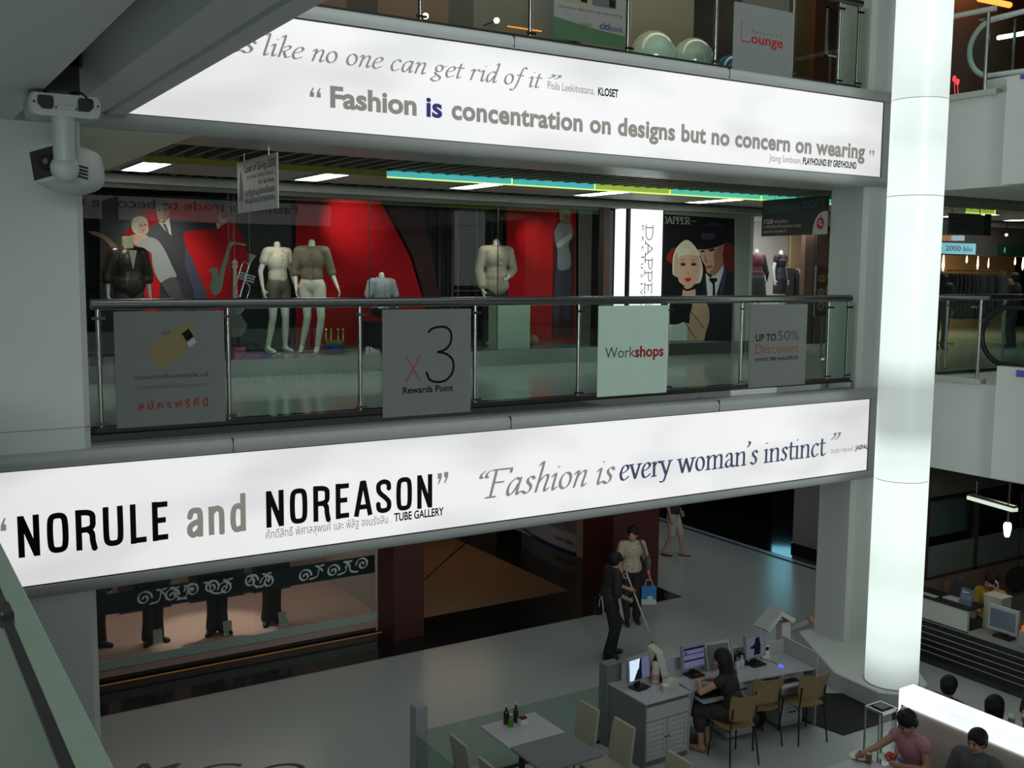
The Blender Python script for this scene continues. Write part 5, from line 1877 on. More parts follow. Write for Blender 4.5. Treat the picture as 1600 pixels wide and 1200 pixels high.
# woman: shoulder, dress, neck, face, hair
A.shape([G(*p) for p in ((760, 1485), (770, 1310), (880, 1290), (960, 1300), (1030, 1380), (1090, 1485))], WHITEP)
A.shape([G(*p) for p in ((960, 1485), (985, 1250), (1000, 1110), (1090, 1075), (1170, 1110), (1190, 1250), (1150, 1400), (1120, 1485))], SKINP)
A.shape([G(*p) for p in ((760, 1260), (880, 1180), (960, 1110), (1010, 1100), (985, 1200), (890, 1300), (770, 1310))], INK)
A.shape([G(*p) for p in ((905, 1010), (930, 920), (1030, 920), (1045, 1010), (1020, 1090), (900, 1080))], SKINP)
A.shape([G(*p) for p in ((885, 900), (960, 945), (1050, 900), (1055, 935), (960, 965), (895, 935))], INK)
A.shape([G(*p) for p in ((805, 760), (810, 620), (850, 510), (950, 432), (1040, 500), (1085, 600), (1120, 720), (1110, 830), (1070, 885), (900, 890), (860, 820), (815, 800))], BLOND)
A.shape([G(*p) for p in ((862, 830), (866, 640), (890, 580), (1050, 575), (1085, 650), (1085, 800), (1050, 880), (975, 930), (900, 890))], SKINP)
A.shape([G(*p) for p in ((862, 640), (880, 545), (1000, 500), (1070, 540), (1085, 600), (1000, 590), (890, 600))], BLOND)
A.shape([G(*p) for p in ((820, 780), (825, 640), (850, 560), (865, 640), (862, 760), (850, 820))], BLOND2)
for cx in (915, 1025):
    A.shape(disc(*G(cx, 685), 5.2, 3.4, 14), SKIND, False)
    A.shape(disc(*G(cx, 688), 3.4, 1.8, 12), INK, False)
    A.shape([G(cx - 42, 648), G(cx, 632), G(cx + 36, 645), G(cx, 642)], SKIND)
A.shape([G(*p) for p in ((955, 770), (975, 785), (990, 770), (978, 780))], SKIND)
A.shape([G(*p) for p in ((932, 845), (955, 825), (968, 832), (982, 822), (1002, 840), (985, 862), (965, 870), (948, 862))], LIPR)
for k in range(12):
    f = k / 11
    A.shape(disc(*G(990 + 130 * f, 1180 + 60 * f * f + 100 * f), 1.0, 1.0, 6), INK, False)
for k in range(22):
    f = k / 21
    A.shape(disc(*G(900 + 90 * f + 60 * f * f, 1200 + 260 * f), 1.0, 1.0, 6), INK, False)
A.build('print', t)
b = MB()
a0, a1 = P(1042.5, 349, Y=AY - .03), P(1077, 349, Y=AY - .03)
fw_ = lambda u, v: V((u, AY - .03, v))
wl = a1.x - a0.x
write_pen(b, 'DAPPER', fw_, a0.x - wl * .24, a1.x, a0.z, .125, ROMAN, nib(.12, .05, 20))
b.poly([fw_(a1.x + .02, a0.z + .06), fw_(a1.x + .16, a0.z + .06), fw_(a1.x + .16, a0.z + .066), fw_(a1.x + .02, a0.z + .066)])
b.build('lettering', mat('pale_lettering', (0.6, 0.6, 0.55), 0.5), t)
# ---------------------------------------------------------------- white shop right of the portrait poster
structure('wall_white_shop', slab(14.86, 22, 18.2, 18.3, 4.2, 6.98), WHITEROOM)
structure('wall_white_shop_side', slab(14.86, 14.95, WY, 18.3, 4.2, 6.98), WHITEROOM)
structure('ceiling_white_shop', slab(14.86, 19, WY, 18.3, 6.98, 7.1), WHITEROOM)
structure('trim_34', slab(14.86, 19, SY, SY + .1, 6.72, 6.98), CEILP)
area('white_shop_light', (17.0, 16.7, 6.9), (17.0, 17.2, 4.2), 2.2, 1.6, 60, (.95, 1, .97))
xw = P(1258, 400, Y=16.2).x
structure('wall_brown_panel', slab(xw, 20.5, 16.2, 16.32, 4.2, 6.98), BROWN)
structure('trim_35', slab(P(1277, 400, Y=16.1).x, P(1279, 400, Y=16.1).x, 16.12, 16.2, 4.2, 6.98), STEEL)
xa, xb = P(1235, 400, Y=17.6).x, P(1258, 400, Y=17.6).x
one('wood_panel', 'pale wooden wall panel behind the clothes rack of the white shop', 'panel', MB().box(xa, xb + .6, 17.6, 17.66, 5.55, 6.9, .01), mat('pale_oak', (0.45, 0.33, 0.20), 0.5, var=.2, scale=14))
structure('wall_panel_base', slab(xa, xb + .6, 17.67, 17.7, 4.2, 6.98), MATS['grey_panel'])
# two mannequins
STRIPE = mat('red_stripe_knit', (0.35, 0.03, 0.07), 0.7)
NAVYK = mat('navy_dress_cloth', (0.012, 0.012, 0.02), 0.7)
GREYK = mat('dark_grey_skirt', (0.03, 0.032, 0.035), 0.7)
PATT = mat('maroon_pattern_cloth', (0.10, 0.018, 0.03), 0.7, var=.6, scale=30)
p = P(1218, 480, Y=16.8)
zt_ = P(1219, 394, Y=16.8).z
t = thing('mannequin', 'white headless mannequin in a black dress with a red stripe, in the white shop', 'mannequin', (p.x, 16.8, 4.2 + zt_ - 4.2 - 1.435), .2, 'mannequins of the white shop')
mz = t.location.z
J = pose(elR=(-.22, .05, 1.06), wrR=(-.21, .02, .82))
mannequin(t, J, m=WHITEP)
shirt(t, J, NAVYK, .016, .28, 'dress', .95, .1)
garment(t, 'skirt', NAVYK, lambda b: b.loft([[(r * math.cos(a), r * .75 * math.sin(a), z) for a in [k * math.pi / 9 for k in range(18)]] for z, r in ((.50, .20), (.85, .19), (.98, .15))]))
garment(t, 'stripe', STRIPE, lambda b: b.ell((0, 0, 1.255), (.192, .125, .028), 20, 8))
base = one('display_step', 'white display step under the two mannequins of the white shop', 'step', MB().box(16.3, 18.2, 16.3, 17.04, 4.2, max(4.22, mz), .008), WHITEROOM)
p = P(1180, 480, Y=16.6)
t = thing('mannequin', 'white headless mannequin in a maroon patterned top and dark skirt, beside the pale green wall', 'mannequin', (p.x, 16.6, mz), -.1, 'mannequins of the white shop')
mannequin(t, J, m=WHITEP)
shirt(t, J, PATT, .022, .0, 'top', 1.05, .05)
garment(t, 'skirt', GREYK, lambda b: b.loft([[(r * math.cos(a), r * .75 * math.sin(a), z) for a in [k * math.pi / 9 for k in range(18)]] for z, r in ((.45, .26), (.85, .21), (.98, .16))]))
garment(t, 'jacket', NAVYK, lambda b: (b.cap((.20, .03, 1.30), (.27, .03, .95), .06, .09), b.cap((.27, .03, .95), (.28, .03, .8), .09, .05)))
# clothes rack with garments
RACKX, RY2 = P(1247, 430, Y=17.3).x, 17.3
t = thing('clothes_rack', 'small steel clothes rack in front of the pale wooden panel', 'clothes rack', (RACKX, RY2, 4.2))
b = MB()
zr = P(1247, 415, Y=RY2).z
b.tube([(RACKX - .42, RY2, 4.2), (RACKX - .42, RY2, zr), (RACKX + .42, RY2, zr), (RACKX + .42, RY2, 4.2)], .014, 8)
b.build('frame', STEEL, t)
for s in (-.42, .42):
    MB().box(RACKX + s - .02, RACKX + s + .02, RY2 - .2, RY2 + .2, 4.2, 4.23).build('foot', STEEL, t)
CL = [mat('cloth_%s' % n, c, 0.8, var=.2, scale=15) for n, c in (('charcoal', (.03, .03, .032)), ('black', (.012, .012, .013)), ('brown', (.05, .035, .025)), ('ivory', (.35, .33, .28)))]
GN = ['charcoal', 'black', 'brown', 'ivory']


def garment_on_hanger(x, y, z, k, label, ln=.85, group=None, turn=0.0):
    t = thing('hung_garment', label, 'garment', (x, y, z - ln), turn, group)
    b = MB()
    b.loft([[(sx * w, sy * d, zz) for sx, sy in ((-1, -.3), (-.6, -1), (.6, -1), (1, -.3), (1, .3), (.6, 1), (-.6, 1), (-1, .3))]
            for zz, w, d in ((0, .045, .21), (ln * .5, .042, .19), (ln - .22, .04, .20), (ln - .10, .03, .17), (ln - .06, .02, .05))])
    b.build('cloth', CL[k], t, True, True)
    b = MB()
    b.tube([(0, -.18, ln - .11), (0, 0, ln - .05), (0, 0, ln - .01), (0, .01, ln + .008)], .006, 6)
    b.build('hanger', STEEL, t, True, True)
    return t


_pos = ['first from the left', 'second from the left', 'third from the left', 'fourth from the left', 'fifth from the left', 'last at the right']
for i in range(6):
    garment_on_hanger(RACKX - .33 + i * .13, RY2, zr - .005, (1, 0, 3, 0, 2, 1)[i], '%s garment on the small rack in the white shop, %s' % (GN[(1, 0, 3, 0, 2, 1)[i]], _pos[i]), .85, 'clothes on the small rack')
# framed menu poster on a stand
t = thing('menu_stand', 'silver framed stand with pictures of dishes, beside the right column', 'sign stand', (15.02, 13.2, 4.2))
x0, x1, z0, z1 = 14.74, 15.27, 4.98, 5.9
b = MB()
for a in ((x0, x0 + .04, z0, z1), (x1 - .04, x1, z0, z1), (x0 + .04, x1 - .04, z0, z0 + .04), (x0 + .04, x1 - .04, z1 - .04, z1)):
    b.box(a[0], a[1], 13.18, 13.22, a[2], a[3])
b.build('frame', STEEL, t)
MB().box(x0 + .04, x1 - .04, 13.195, 13.205, z0 + .04, z1 - .04).build('poster_sheet', mat('brown_menu_print', (0.10, 0.05, 0.025), 0.5, var=.5, scale=9), t)
for k, (u, v, r) in enumerate(((.3, .2, .10), (.7, .24, .09), (.28, .48, .09), (.68, .52, .10), (.3, .75, .09), (.7, .8, .08))):
    b = MB()
    c = V((x0 + u * (x1 - x0), 13.193, z0 + v * (z1 - z0)))
    b.poly([c + V((r * math.cos(a * .45), 0, r * .8 * math.sin(a * .45))) for a in range(14)])
    b.mi = 1
    b.poly([c + V((r * .7 * math.cos(a * .45), -.001, r * .55 * math.sin(a * .45))) for a in range(14)])
    b.build('dish_picture', [mat('pale_dish_%d' % k, (0.36, 0.3, 0.22), 0.5), mat('food_print_%d' % k, ((.30, .10, .03), (.22, .14, .04), (.26, .17, .10))[k % 3], 0.5)], t)
MB().cyl((15.0, 13.23, 4.22), (15.0, 13.23, 5.5), .02, n=10).build('post', STEEL, t)
MB().cyl((15.0, 13.23, 4.2), (15.0, 13.23, 4.22), .2, n=24).build('base', STEEL, t)

# ---------------------------------------------------------------- far right of the middle storey
t = thing('glass_railing', 'short glass railing beside the lit column on the middle storey, by the escalator', 'railing', (13.55, 9.1, 4.27))
MB().tube([(13.55, 8.92, 5.43), (13.55, 10.0, 5.43)], .032, 12).build('handrail', STEEL, t, True)
MB().tube([(13.55, 9.06, 4.27), (13.55, 9.06, 5.40)], .026, 12).build('post', STEEL, t, True)
MB().box(13.56, 13.57, 9.09, 10.0, 4.27, 5.36).build('glass_pane', RAILGLASS, t)
MB().box(13.52, 13.56, 9.09, 9.2, 5.28, 5.31).build('clamp', STEEL, t)
t = thing('glass_railing', 'short glass railing beside the lit column on the upper storey', 'railing', (13.55, 9.18, 8.33))
MB().tube([(13.55, 9.1, 9.44), (13.55, 10.0, 9.46)], .04, 12).build('handrail', mat('pale_handrail', (0.5, 0.52, 0.46), 0.3), t, True)
MB().tube([(13.55, 9.2, 8.33), (13.55, 9.2, 9.42)], .028, 12).build('post', STEEL, t, True)
MB().box(13.56, 13.57, 9.23, 10.0, 8.33, 9.38).build('glass_pane', RAILGLASS, t)
MB().box(13.52, 13.56, 9.23, 9.32, 9.30, 9.33).build('clamp', STEEL, t)


def escalator(label, X, yc, zc, r, hm, zf, gm):
    """the head of an escalator: newel loop of the handrail, glass, deck and outer cladding"""
    t = thing('escalator', label, 'escalator', (X, yc, zf))
    loop = [(X, yc + r * math.cos(a), zc + r * math.sin(a)) for a in [math.radians(d) for d in range(-75, 91, 11)]][::1]
    loop = [(X, yc - 2.6, zc - r - .12), (X, yc - .9, zc - r - .02)] + loop + [(X, yc - 1.2, zc + r + .03), (X, yc - 3, zc + r + .06)]
    MB().tube(loop, .038, 10).build('handrail', hm, t, True)
    b = MB()
    ring = [(yc + (r - .05) * math.cos(a), zc + (r - .05) * math.sin(a)) for a in [math.radians(d) for d in range(-90, 91, 15)]]
    b.prism([(X - .006, yc - 2.5, zc - r + .05)] + [(X - .006, y, z) for y, z in ring] + [(X - .006, yc - 2.5, zc + r - .02)], (.012, 0, 0))
    b.build('balustrade_glass', gm, t)
    b = MB()
    b.box(X - .1, X + .12, yc - 3, yc + .05, zf, zc - r - .06, .01)
    b.build('deck', WHITE, t)
    for y in (yc - .25, yc - 1.2):
        MB().box(X + .09, X + .11, y, y + .04, zc - r - .06, zc + r - .05).build('post', STEEL, t)
    return t


escalator('escalator on the middle storey with a black looping handrail', 14.15, 9.0, 4.86, .42, BLACK, 4.21, RAILGLASS)
escalator('escalator on the upper storey with a white looping handrail', 13.85, 9.28, 8.98, .40, mat('white_handrail', (0.62, 0.70, 0.66), 0.35), 8.27, RAILGLASS)
structure('trim_36', slab(13.30, 13.42, -3, 8.60, 2.93, 4.50), WHITE)
structure('trim_37', slab(13.30, 13.42, -3, 8.70, 6.98, 8.42), WHITE)
b = MB()
b.box(13.28, 13.30, 7.6, 8.30, 4.38, 4.47)
tag(b.build('purple_plate', mat('purple_plate', (0.10, 0.07, 0.45), 0.5), None), 'small purple plate on the white escalator side of the middle storey', 'plate')
b = MB()
b.box(13.28, 13.30, 7.6, 8.50, 8.36, 8.42)
tag(b.build('purple_plate', MATS['purple_plate'], None), 'thin purple plate on the white escalator side of the upper storey', 'plate')

# distant shop seen right of the lit column
structure('wall_far_shop', slab(19.6, 30, 19.0, 19.2, 4.2, 7.0), mat('tan_wall', (0.34, 0.22, 0.11), 0.5))
structure('wall_far_header', slab(19.4, 32, SY, SY + .2, 6.2, 7.0), mat('far_header', (0.075, 0.07, 0.06), 0.5))
area('far_shop_light', (23.5, 17.2, 6.9), (23.5, 17.6, 4.2), 5, 1.2, 160, (1, .75, .48))
b = MB()
xa, xb = P(1470, 390, Y=SY - .05).x, P(1524, 390, Y=SY - .05).x
za, zb = P(1500, 397, Y=SY - .05).z, P(1500, 380, Y=SY - .05).z
t = thing('shop_sign', 'pale blue lit shop sign with thin dark lettering, far beyond the lit column', 'sign', (xa, SY - .05, za))
MB().box(xa, xb, SY - .06, SY - .0, za, zb).build('lit_box', mat('blue_lit_sign', (0.2, 0.45, 0.5), 0.5, emit=.42, ecol=(.32, .72, .85)), t)
b = MB()
fs = lambda u, v: V((u, SY - .064, v))
write(b, '2000 blu', fs, xa + .3 * (xb - xa) * .4, xb - .12 * (xb - xa), za + .28 * (zb - za), (zb - za) * .45)
b.build('lettering', mat('navy_lettering', (0.01, 0.02, 0.06), 0.5), t)
xa, xb = P(1562, 390, Y=SY - .05).x, P(1606, 390, Y=SY - .05).x
t = thing('shop_sign', 'dark green unlit shop sign right of the pale blue one', 'sign', (xa, SY - .05, za))
MB().box(xa, xb, SY - .06, SY, za, zb).build('box', mat('dark_green_sign', (0.01, 0.05, 0.03), 0.4), t)
b = MB()
write(b, 'l', fs, xa + .15, xa + .2, za + .06, .12)
b.build('lettering', mat('pale_green_lettering', (0.2, 0.5, 0.35), 0.5, emit=.4), t)
# glass screen and orange/white panels above the sign
for i, (pa, pb, m, lab) in enumerate(((1471, 1487, mat('orange_panel', (0.4, 0.18, 0.06), .5, emit=.18, ecol=(1, .5, .18)), 'orange lit panel above the blue shop sign, next to the column'),
                                      (1489, 1498, mat('white_blue_panel', (0.4, 0.5, 0.55), .5, emit=.3, ecol=(.7, .85, .95)), 'left of two pale blue lit panels above the blue shop sign'),
                                      (1499, 1508, MATS['white_blue_panel'], 'right of two pale blue lit panels above the blue shop sign'))):
    a, c = P(pa, 376, Y=SY - .05), P(pb, 368, Y=SY - .05)
    tag(MB().box(a.x, c.x, SY - .04, SY, a.z, c.z).build('lit_panel', m), lab, 'lit panel', 'lit panels above the blue sign' if i else None)
# pendant lamps with slim flame-like shades
FL = mat('warm_pendant_glow', (1, .8, .5), 0.4, emit=4.0, ecol=(1, .72, .36))
_pw = ['next to the lit column', 'second from the lit column', 'third from the lit column', 'fourth from the lit column', 'second from the right edge', 'at the right edge']
for (px, y0, y1, r), w in zip(((1475, 392, 424, .032), (1511, 398, 411, .024), (1528.5, 398, 421, .024), (1545, 403, 419, .018), (1586.5, 402, 414, .024), (1599, 400, 422, .028)), _pw):
    Y = 15.4
    a, c = P(px, y0, Y=Y), P(px, y1, Y=Y)
    t = thing('pendant_lamp', 'slim glowing pendant lamp in the far shop, %s' % w, 'lamp', (a.x, Y, c.z), 0, 'slim lamps of the far shop')
    MB().lathe((a.x, Y, 0), [(r * .35, c.z), (r * 1.0, c.z + (a.z - c.z) * .25), (r * .7, c.z + (a.z - c.z) * .6), (r * .2, a.z)], 12).build('shade', FL, t, True)
    MB().cyl((a.x, Y, a.z), (a.x, Y, 7.34), .004, n=6).build('cord', BLACK, t)
# small warm and red ceiling lamps there
for px, py, em, lab in ((1481.5, 303, (1, .75, .4), 'small warm lamp under the parapet beside the lit column'), (1531, 345, (1, .95, .7), 'small pale lamp below the far ceiling'), (1572.5, 367, (1, .25, .3), 'small red lamp on the far shop header')):
    p = P(px, py, Y=14.3)
    t = thing('spot_lamp', lab, 'lamp', p)
    b = MB()
    b.ell(p, .035, 12, 8)
    b.build('bulb', mat('bulb_%d' % px, em, .4, emit=3.5), t, True)
    MB().cyl(p, (p.x, p.y, 6.99 if p.z < 6.9 else p.z + .12), .008, n=6).build('stem', BLACK, t)
# hanging direction board
a, c = P(1484, 318, Y=12.05), P(1546.5, 342, Y=12.05)
t = thing('direction_board', 'dim grey hanging direction board beyond the lit column', 'sign', (a.x, 12.05, c.z))
MB().box(a.x, c.x, 12.05, 12.07, 6.5, 6.88).build('board', mat('dim_grey_board', (0.10, 0.10, 0.10), 0.5), t)
b = MB()
fh = lambda u, v: V((a.x + u, 12.047, 6.5 + v))
w = c.x - a.x
write(b, 'Fashion hall', fh, .08, w * .5, .26, .06)
write(b, 'Food centre', fh, .08, w * .5, .15, .06)
write(b, 'Toilets', fh, .08, w * .3, .05, .06)
b.build('lettering', mat('faint_lettering', (0.03, 0.03, 0.03), 0.5), t)
MB().box(c.x - .16, c.x + .02, 12.03, 12.05, 6.5, 6.9).build('end_plate', mat('dark_green_plate', (0.01, 0.06, 0.05), 0.5), t)
b = MB()
for u in (.1, w - .3):
    b.cyl((a.x + u, 12.06, 6.87), (a.x + u, 12.06, 7.34), .008, n=6)
b.build('rod', STEEL, t)
# rack of dark clothes and a passer-by in black
RY3 = 14.9
xa, xb = P(1478, 470, Y=RY3).x, P(1568, 470, Y=RY3).x
zr = P(1520, 423, Y=RY3).z
t = thing('clothes_rack', 'long clothes rack full of dark clothes far beyond the lit column', 'clothes rack', (xa, RY3, 4.2))
b = MB()
b.tube([(xa, RY3, 4.2), (xa, RY3, zr), (xb, RY3, zr), (xb, RY3, 4.2)], .016, 8)
b.build('frame', STEEL, t)
b = MB()
b.box(xa - .02, xa + .02, RY3 - .25, RY3 + .25, 4.2, 4.23)
b.box(xb - .02, xb + .02, RY3 - .25, RY3 + .25, 4.2, 4.23)
b.build('foot', STEEL, t)
SL = [mat('far_cloth_%d' % i, c, .8, var=.2, scale=12) for i, c in enumerate(((.008, .008, .009), (.02, .022, .024), (.04, .045, .05), (.06, .07, .085)))]
CL2, CL = CL, SL
_k = [0, 0, 0, 1, 0, 1, 1, 2, 1, 2, 0, 2, 3, 3]
_on = ['first', 'second', 'third', 'fourth', 'fifth', 'sixth', 'seventh', 'eighth', 'ninth', 'tenth', 'eleventh', 'twelfth', 'thirteenth', 'fourteenth']
_cn = ['black', 'dark grey', 'grey', 'blue-grey']
for i in range(14):
    garment_on_hanger(xa + .12 + i * (xb - xa - .24) / 13, RY3, zr - .01, _k[i], '%s garment on the long far rack, %s from the lit column' % (_cn[_k[i]], _on[i]), .9 + .1 * (i % 3), 'dark clothes on the long far rack')
CL = CL2
p = P(1584, 560, Y=13.4)
t = thing('person', 'passer-by in a black jacket seen from behind, at the far right of the middle storey', 'person', (P(1584, 440, Y=13.4).x, 13.4, 4.2), math.radians(190))
J = pose()
BLACKC = mat('black_cloth', (0.007, 0.007, 0.008), .8)
person(t, J, 'short', voxel=.014)
shirt(t, J, BLACKC, .035, 1.8, 'jacket', 1.2, .1)
trousers(t, J, BLACKC, .02)
shoes(t, J, BLACK)
p = P(1473, 560, Y=14.0)
t = thing('person', 'passer-by in dark clothes half hidden behind the lit column', 'person', (P(1473, 440, Y=13.6).x, 13.6, 4.2), math.radians(100))
person(t, J, 'long', voxel=.014)
shirt(t, J, mat('dark_navy_cloth', (0.012, 0.012, 0.03), .8), .03, 1.8, 'shirt', 1.1, .1)
trousers(t, J, BLACKC, .02)
shoes(t, J, BLACK)

# ---------------------------------------------------------------- shop fronts of the upper storey, seen from below
FB = [(3.0, 6.21, (.15, .07, .045), 'brown'), (6.21, 6.71, (.035, .025, .02), 'dark'), (6.71, 7.9, (.14, .075, .05), 'reddish brown'), (7.9, 8.35, (.05, .045, .035), 'dark olive'), (8.35, 9.42, (.12, .105, .085), 'beige'),
      (9.42, 11.9, (.14, .125, .11), 'warm grey'), (11.9, 12.3, (.20, .185, .165), 'pale grey'), (12.3, 15.4, (.015, .013, .015), 'black'), (15.4, 17.0, (.05, .04, .02), 'olive brown'), (17.0, 24, (.08, .06, .04), 'brown grey')]
for i, (xa, xb, c, n) in enumerate(FB):
    structure('wall_upper_%d' % (i + 1), slab(xa, xb, 14.6, 14.75, 8.43, 11.6), mat('upper_front_%d' % i, c, .5, var=.1, scale=1.5))
structure('wall_upper_panel', slab(9.93, 12.28, 13.9, 14.0, 8.43, 11.6), mat('upper_beige_panel', (0.17, 0.145, 0.115), .5))
area('upper_corridor_light', (9.0, 12.2, 11.4), (9.0, 13.2, 8.4), 9, .8, 85, (1, .78, .60))
area('upper_right_light', (16.5, 12.6, 11.3), (17, 13.6, 8.4), 3, .8, 40, (1, .75, .45))
for i, (px, py) in enumerate(((665, 25), (776, 32))):
    p = P(px, py, Y=14.2)
    t = thing('spot_lamp', 'small bright lamp on the upper storey, %s the second railing post' % ('beside' if i == 0 else 'right of'), 'lamp', p)
    b = MB()
    b.ell(p, .045, 14, 8)
    b.build('bulb', mat('upper_bulb_%d' % i, (1, .85, .7), .4, emit=5), t, True)
    MB().cyl(p + V((0, .03, 0)), (p.x, 14.6, p.z), .010, n=10).build('holder', DSTEEL, t)
NEON = mat('orange_neon', (1, .3, .05), .4, emit=2.2, ecol=(1, .28, .05))
for i, (a, c, lab) in enumerate((((684, 36), (712, 44), 'thin orange light line on the upper storey, left of the bank poster'), ((793, 41), (846, 49), 'thin orange light line just left of the bank poster'))):
    p, q = P(a[0], a[1], Y=14.59 if i else 14.59), P(c[0], c[1], Y=14.59)
    tag(MB().tube([p, q], .012, 8).build('reflection_line', mat('orange_reflection_line_%d' % i, (1, .3, .05), .4, emit=.5 + .5 * i, ecol=(1, .28, .05)), None, True), lab, 'neon tube')  # glowing tubes stand in for orange reflections up here
p, q = P(1530, -2, Y=11.5), P(1578, 8, Y=11.5)
tag(MB().tube([p, V((q.x, q.y, q.z))], .05, 10).build('neon_tube', NEON, None, True), 'bright orange neon tube in the top right corner', 'neon tube')
structure('wall_upper_orange', slab(13.6, 30, 12.4, 12.5, 8.43, 11.6), mat('upper_red_brown', (0.12, 0.04, 0.02), .5))
p, q = P(1560, 59, Y=9.6), P(1612, 50, Y=9.6)
tag(MB().tube([p, q], .03, 8).build('fluorescent_tube', TUBE, None, True), 'pale fluorescent tube beyond the white escalator handrail', 'light tube')
t = thing('wall_frame', 'silver framed round-patterned picture beside the right column on the upper storey', 'picture', P(1300, 60, Y=11.3))
a, c = P(1290, 88, Y=11.3), P(1313, 14, Y=11.3)
b = MB()
for q in ((a.x, a.x + .03, a.z, c.z), (c.x - .03, c.x, a.z, c.z), (a.x, c.x, a.z, a.z + .03), (a.x, c.x, c.z - .03, c.z)):
    b.box(q[0], q[1], 11.28, 11.32, q[2], q[3])
b.build('frame', STEEL, t)
MB().box(a.x + .03, c.x - .03, 11.295, 11.305, a.z + .03, c.z - .03).build('picture_sheet', mat('dark_brown_picture', (0.03, 0.02, 0.015), .5, var=.6, scale=10), t)
MB().cyl(((a.x + c.x) / 2, 11.33, 8.43), ((a.x + c.x) / 2, 11.33, c.z), .02, n=8).build('post', STEEL, t)
for i, (px, py, lab) in enumerate(((1491, 123, 'small red lit flower shape behind the upper right glass, left one'), (1496, 128, 'small red lit flower shape behind the upper right glass, right one'))):
    p = P(px, py, X=14.6)
    b = MB()
    b.ell(p, (.02, .035, .05), 10, 8)
    b.cyl(p, (p.x, p.y - .06, 8.26), .006, n=6)
    tag(b.build('red_lamp', mat('red_glow_%d' % i, (1, .05, .08), .4, emit=1.2), None, True), lab, 'lamp')
# ---------------------------------------------------------------- ground floor: display window on the left
GY = 14.8
structure('floor_display', slab(0.6, 6.72, GY, 17.0, 0.06, 0.30), PINKWOOD)
structure('trim_40', slab(0.6, 6.72, GY - .03, GY, 0.18, 0.305), mat('pale_green_edge', (0.42, 0.50, 0.45), .4))
structure('trim_41', slab(0.6, 6.72, GY + .02, GY + .1, 0.0, 0.18), DARKWALL)
b = MB()
b.box(0.6, 6.9, GY - .14, GY - .115, 0.0, 0.012)
tag(b.build('floor_reflection_line', ORANGE_REFL, None), 'thin orange light line along the floor in front of the display window', 'light strip')  # emissive strip stands in for an orange reflection on the floor
structure('wall_display_back', slab(0.6, 6.75, 16.9, 17.0, 0.3, 2.8), mat('pink_grey_wall', (0.36, 0.29, 0.26), .6))
structure('wall_display_end', slab(6.72, 6.76, GY, 17.0, 0.0, 2.8), mat('pale_wall_end', (0.40, 0.38, 0.35), .6))
t = thing('window_2', None, None, (0.6, GY, .3))
t['kind'] = 'structure'
for xa, xb in ((0.6, 2.2), (2.21, 4.7), (4.71, 6.7)):
    MB().box(xa, xb, GY + .005, GY + .015, .305, 2.8).build('pane', SHOPGLASS, t)
# black ornamental band on the glass
t = thing('ornament_band', 'black band with pale scrolls across the ground-floor display window', 'window film', (1.8, GY, 1.0))
MB().box(0.8, 6.70, GY - .006, GY, .96, 1.25).build('film', mat('dark_teal_film', (0.014, 0.024, 0.026), .25, var=.4, scale=2), t)
SCR = mat('pale_scroll_print', (0.62, 0.70, 0.68), .5)


def scroll(cx, cz, s, flip=1, n=1.6):
    return [(cx + flip * s * (1 - k / 22) * math.cos(k * n * 2 * math.pi / 20), cz + s * (1 - k / 22) * math.sin(k * n * 2 * math.pi / 20)) for k in range(20)]


ff = lambda u, v: V((u, GY - .0075, v))
_sx = [(225, 935, 1), (268, 930, 1), (300, 919, -1), (330, 912, 1), (352, 925, -1), (392, 905, 1), (418, 912, -1), (476, 905, 1), (520, 892, 1), (566, 878, -1)]
for k, (px, py, fl) in enumerate(_sx):
    p = P(px, py, Y=GY)
    b = MB()
    pen(b, [(scroll(p.x, min(max(p.z, 1.08), 1.13), .11, fl), 's')], ff, nib(.034, .014, 30))
    e = p.x + fl * .12
    pen(b, [([(p.x + fl * .08, 1.02), (e + fl * .08, 1.05), (e + fl * .12, 1.19), (e + fl * .19, 1.21)], 's'), ([(e + fl * .12, 1.19), (e + fl * .06, 1.21)], 's'), ([(e + fl * .13, 1.17), (e + fl * .17, 1.12)], 's')], ff, nib(.03, .014, 60))
    b.build('scroll', SCR, t)
# dark cloth panels behind the figures
for i, (xa, xb, lab) in enumerate(((3.2, 4.0, 'left'), (4.3, 5.2, 'middle'), (5.35, 6.0, 'right'))):
    tag(MB().box(xa, xb, 16.75, 16.8, .30, 2.78).build('cloth_panel', mat('dark_navy_panel_%d' % i, (0.02, 0.02, 0.028), .7)), 'dark navy hanging panel at the back of the ground-floor display, %s of three' % lab, 'panel', 'dark panels of the ground-floor display')
SUIT = mat('black_suit_cloth', (0.008, 0.008, 0.009), .7)
J0 = pose(hpL=(.07, 0, .86), hpR=(-.07, 0, .86), knL=(.07, -.01, .46), knR=(-.07, -.01, .46), anL=(.075, .02, .075), anR=(-.075, .02, .075), toL=(.17, -.12, .03), toR=(-.17, -.11, .03))
proto = None
for i, (px, py, lab, rz) in enumerate(((240, 1004, 'nearest the left column', .2), (340, 990, 'middle one', -.1), (425, 974, 'nearest the maroon column', .15), (150, 1013, 'half behind the left column', .3))):
    p = P(px, py, Z=.3)
    if proto is None:
        proto = thing('mannequin', '', 'mannequin', (p.x, p.y, .3), rz, 'black-suited mannequins of the ground-floor display')
        mannequin(proto, J0, m=MANNE)
        shirt(proto, J0, SUIT, .024, 1.9, 'jacket', 1.05, .1)
        trousers(proto, J0, SUIT, .03, 1.95, .03)
        for s in 'LR':
            garment(proto, 'shoe', BLACK, lambda b: foot(b, J0, s, .010), .011, 2)
        t = proto
    else:
        t = dup(proto, (p.x, p.y, .3), rz)
    t['label'] = 'mannequin in black suit and shoes in the ground-floor display, %s' % lab
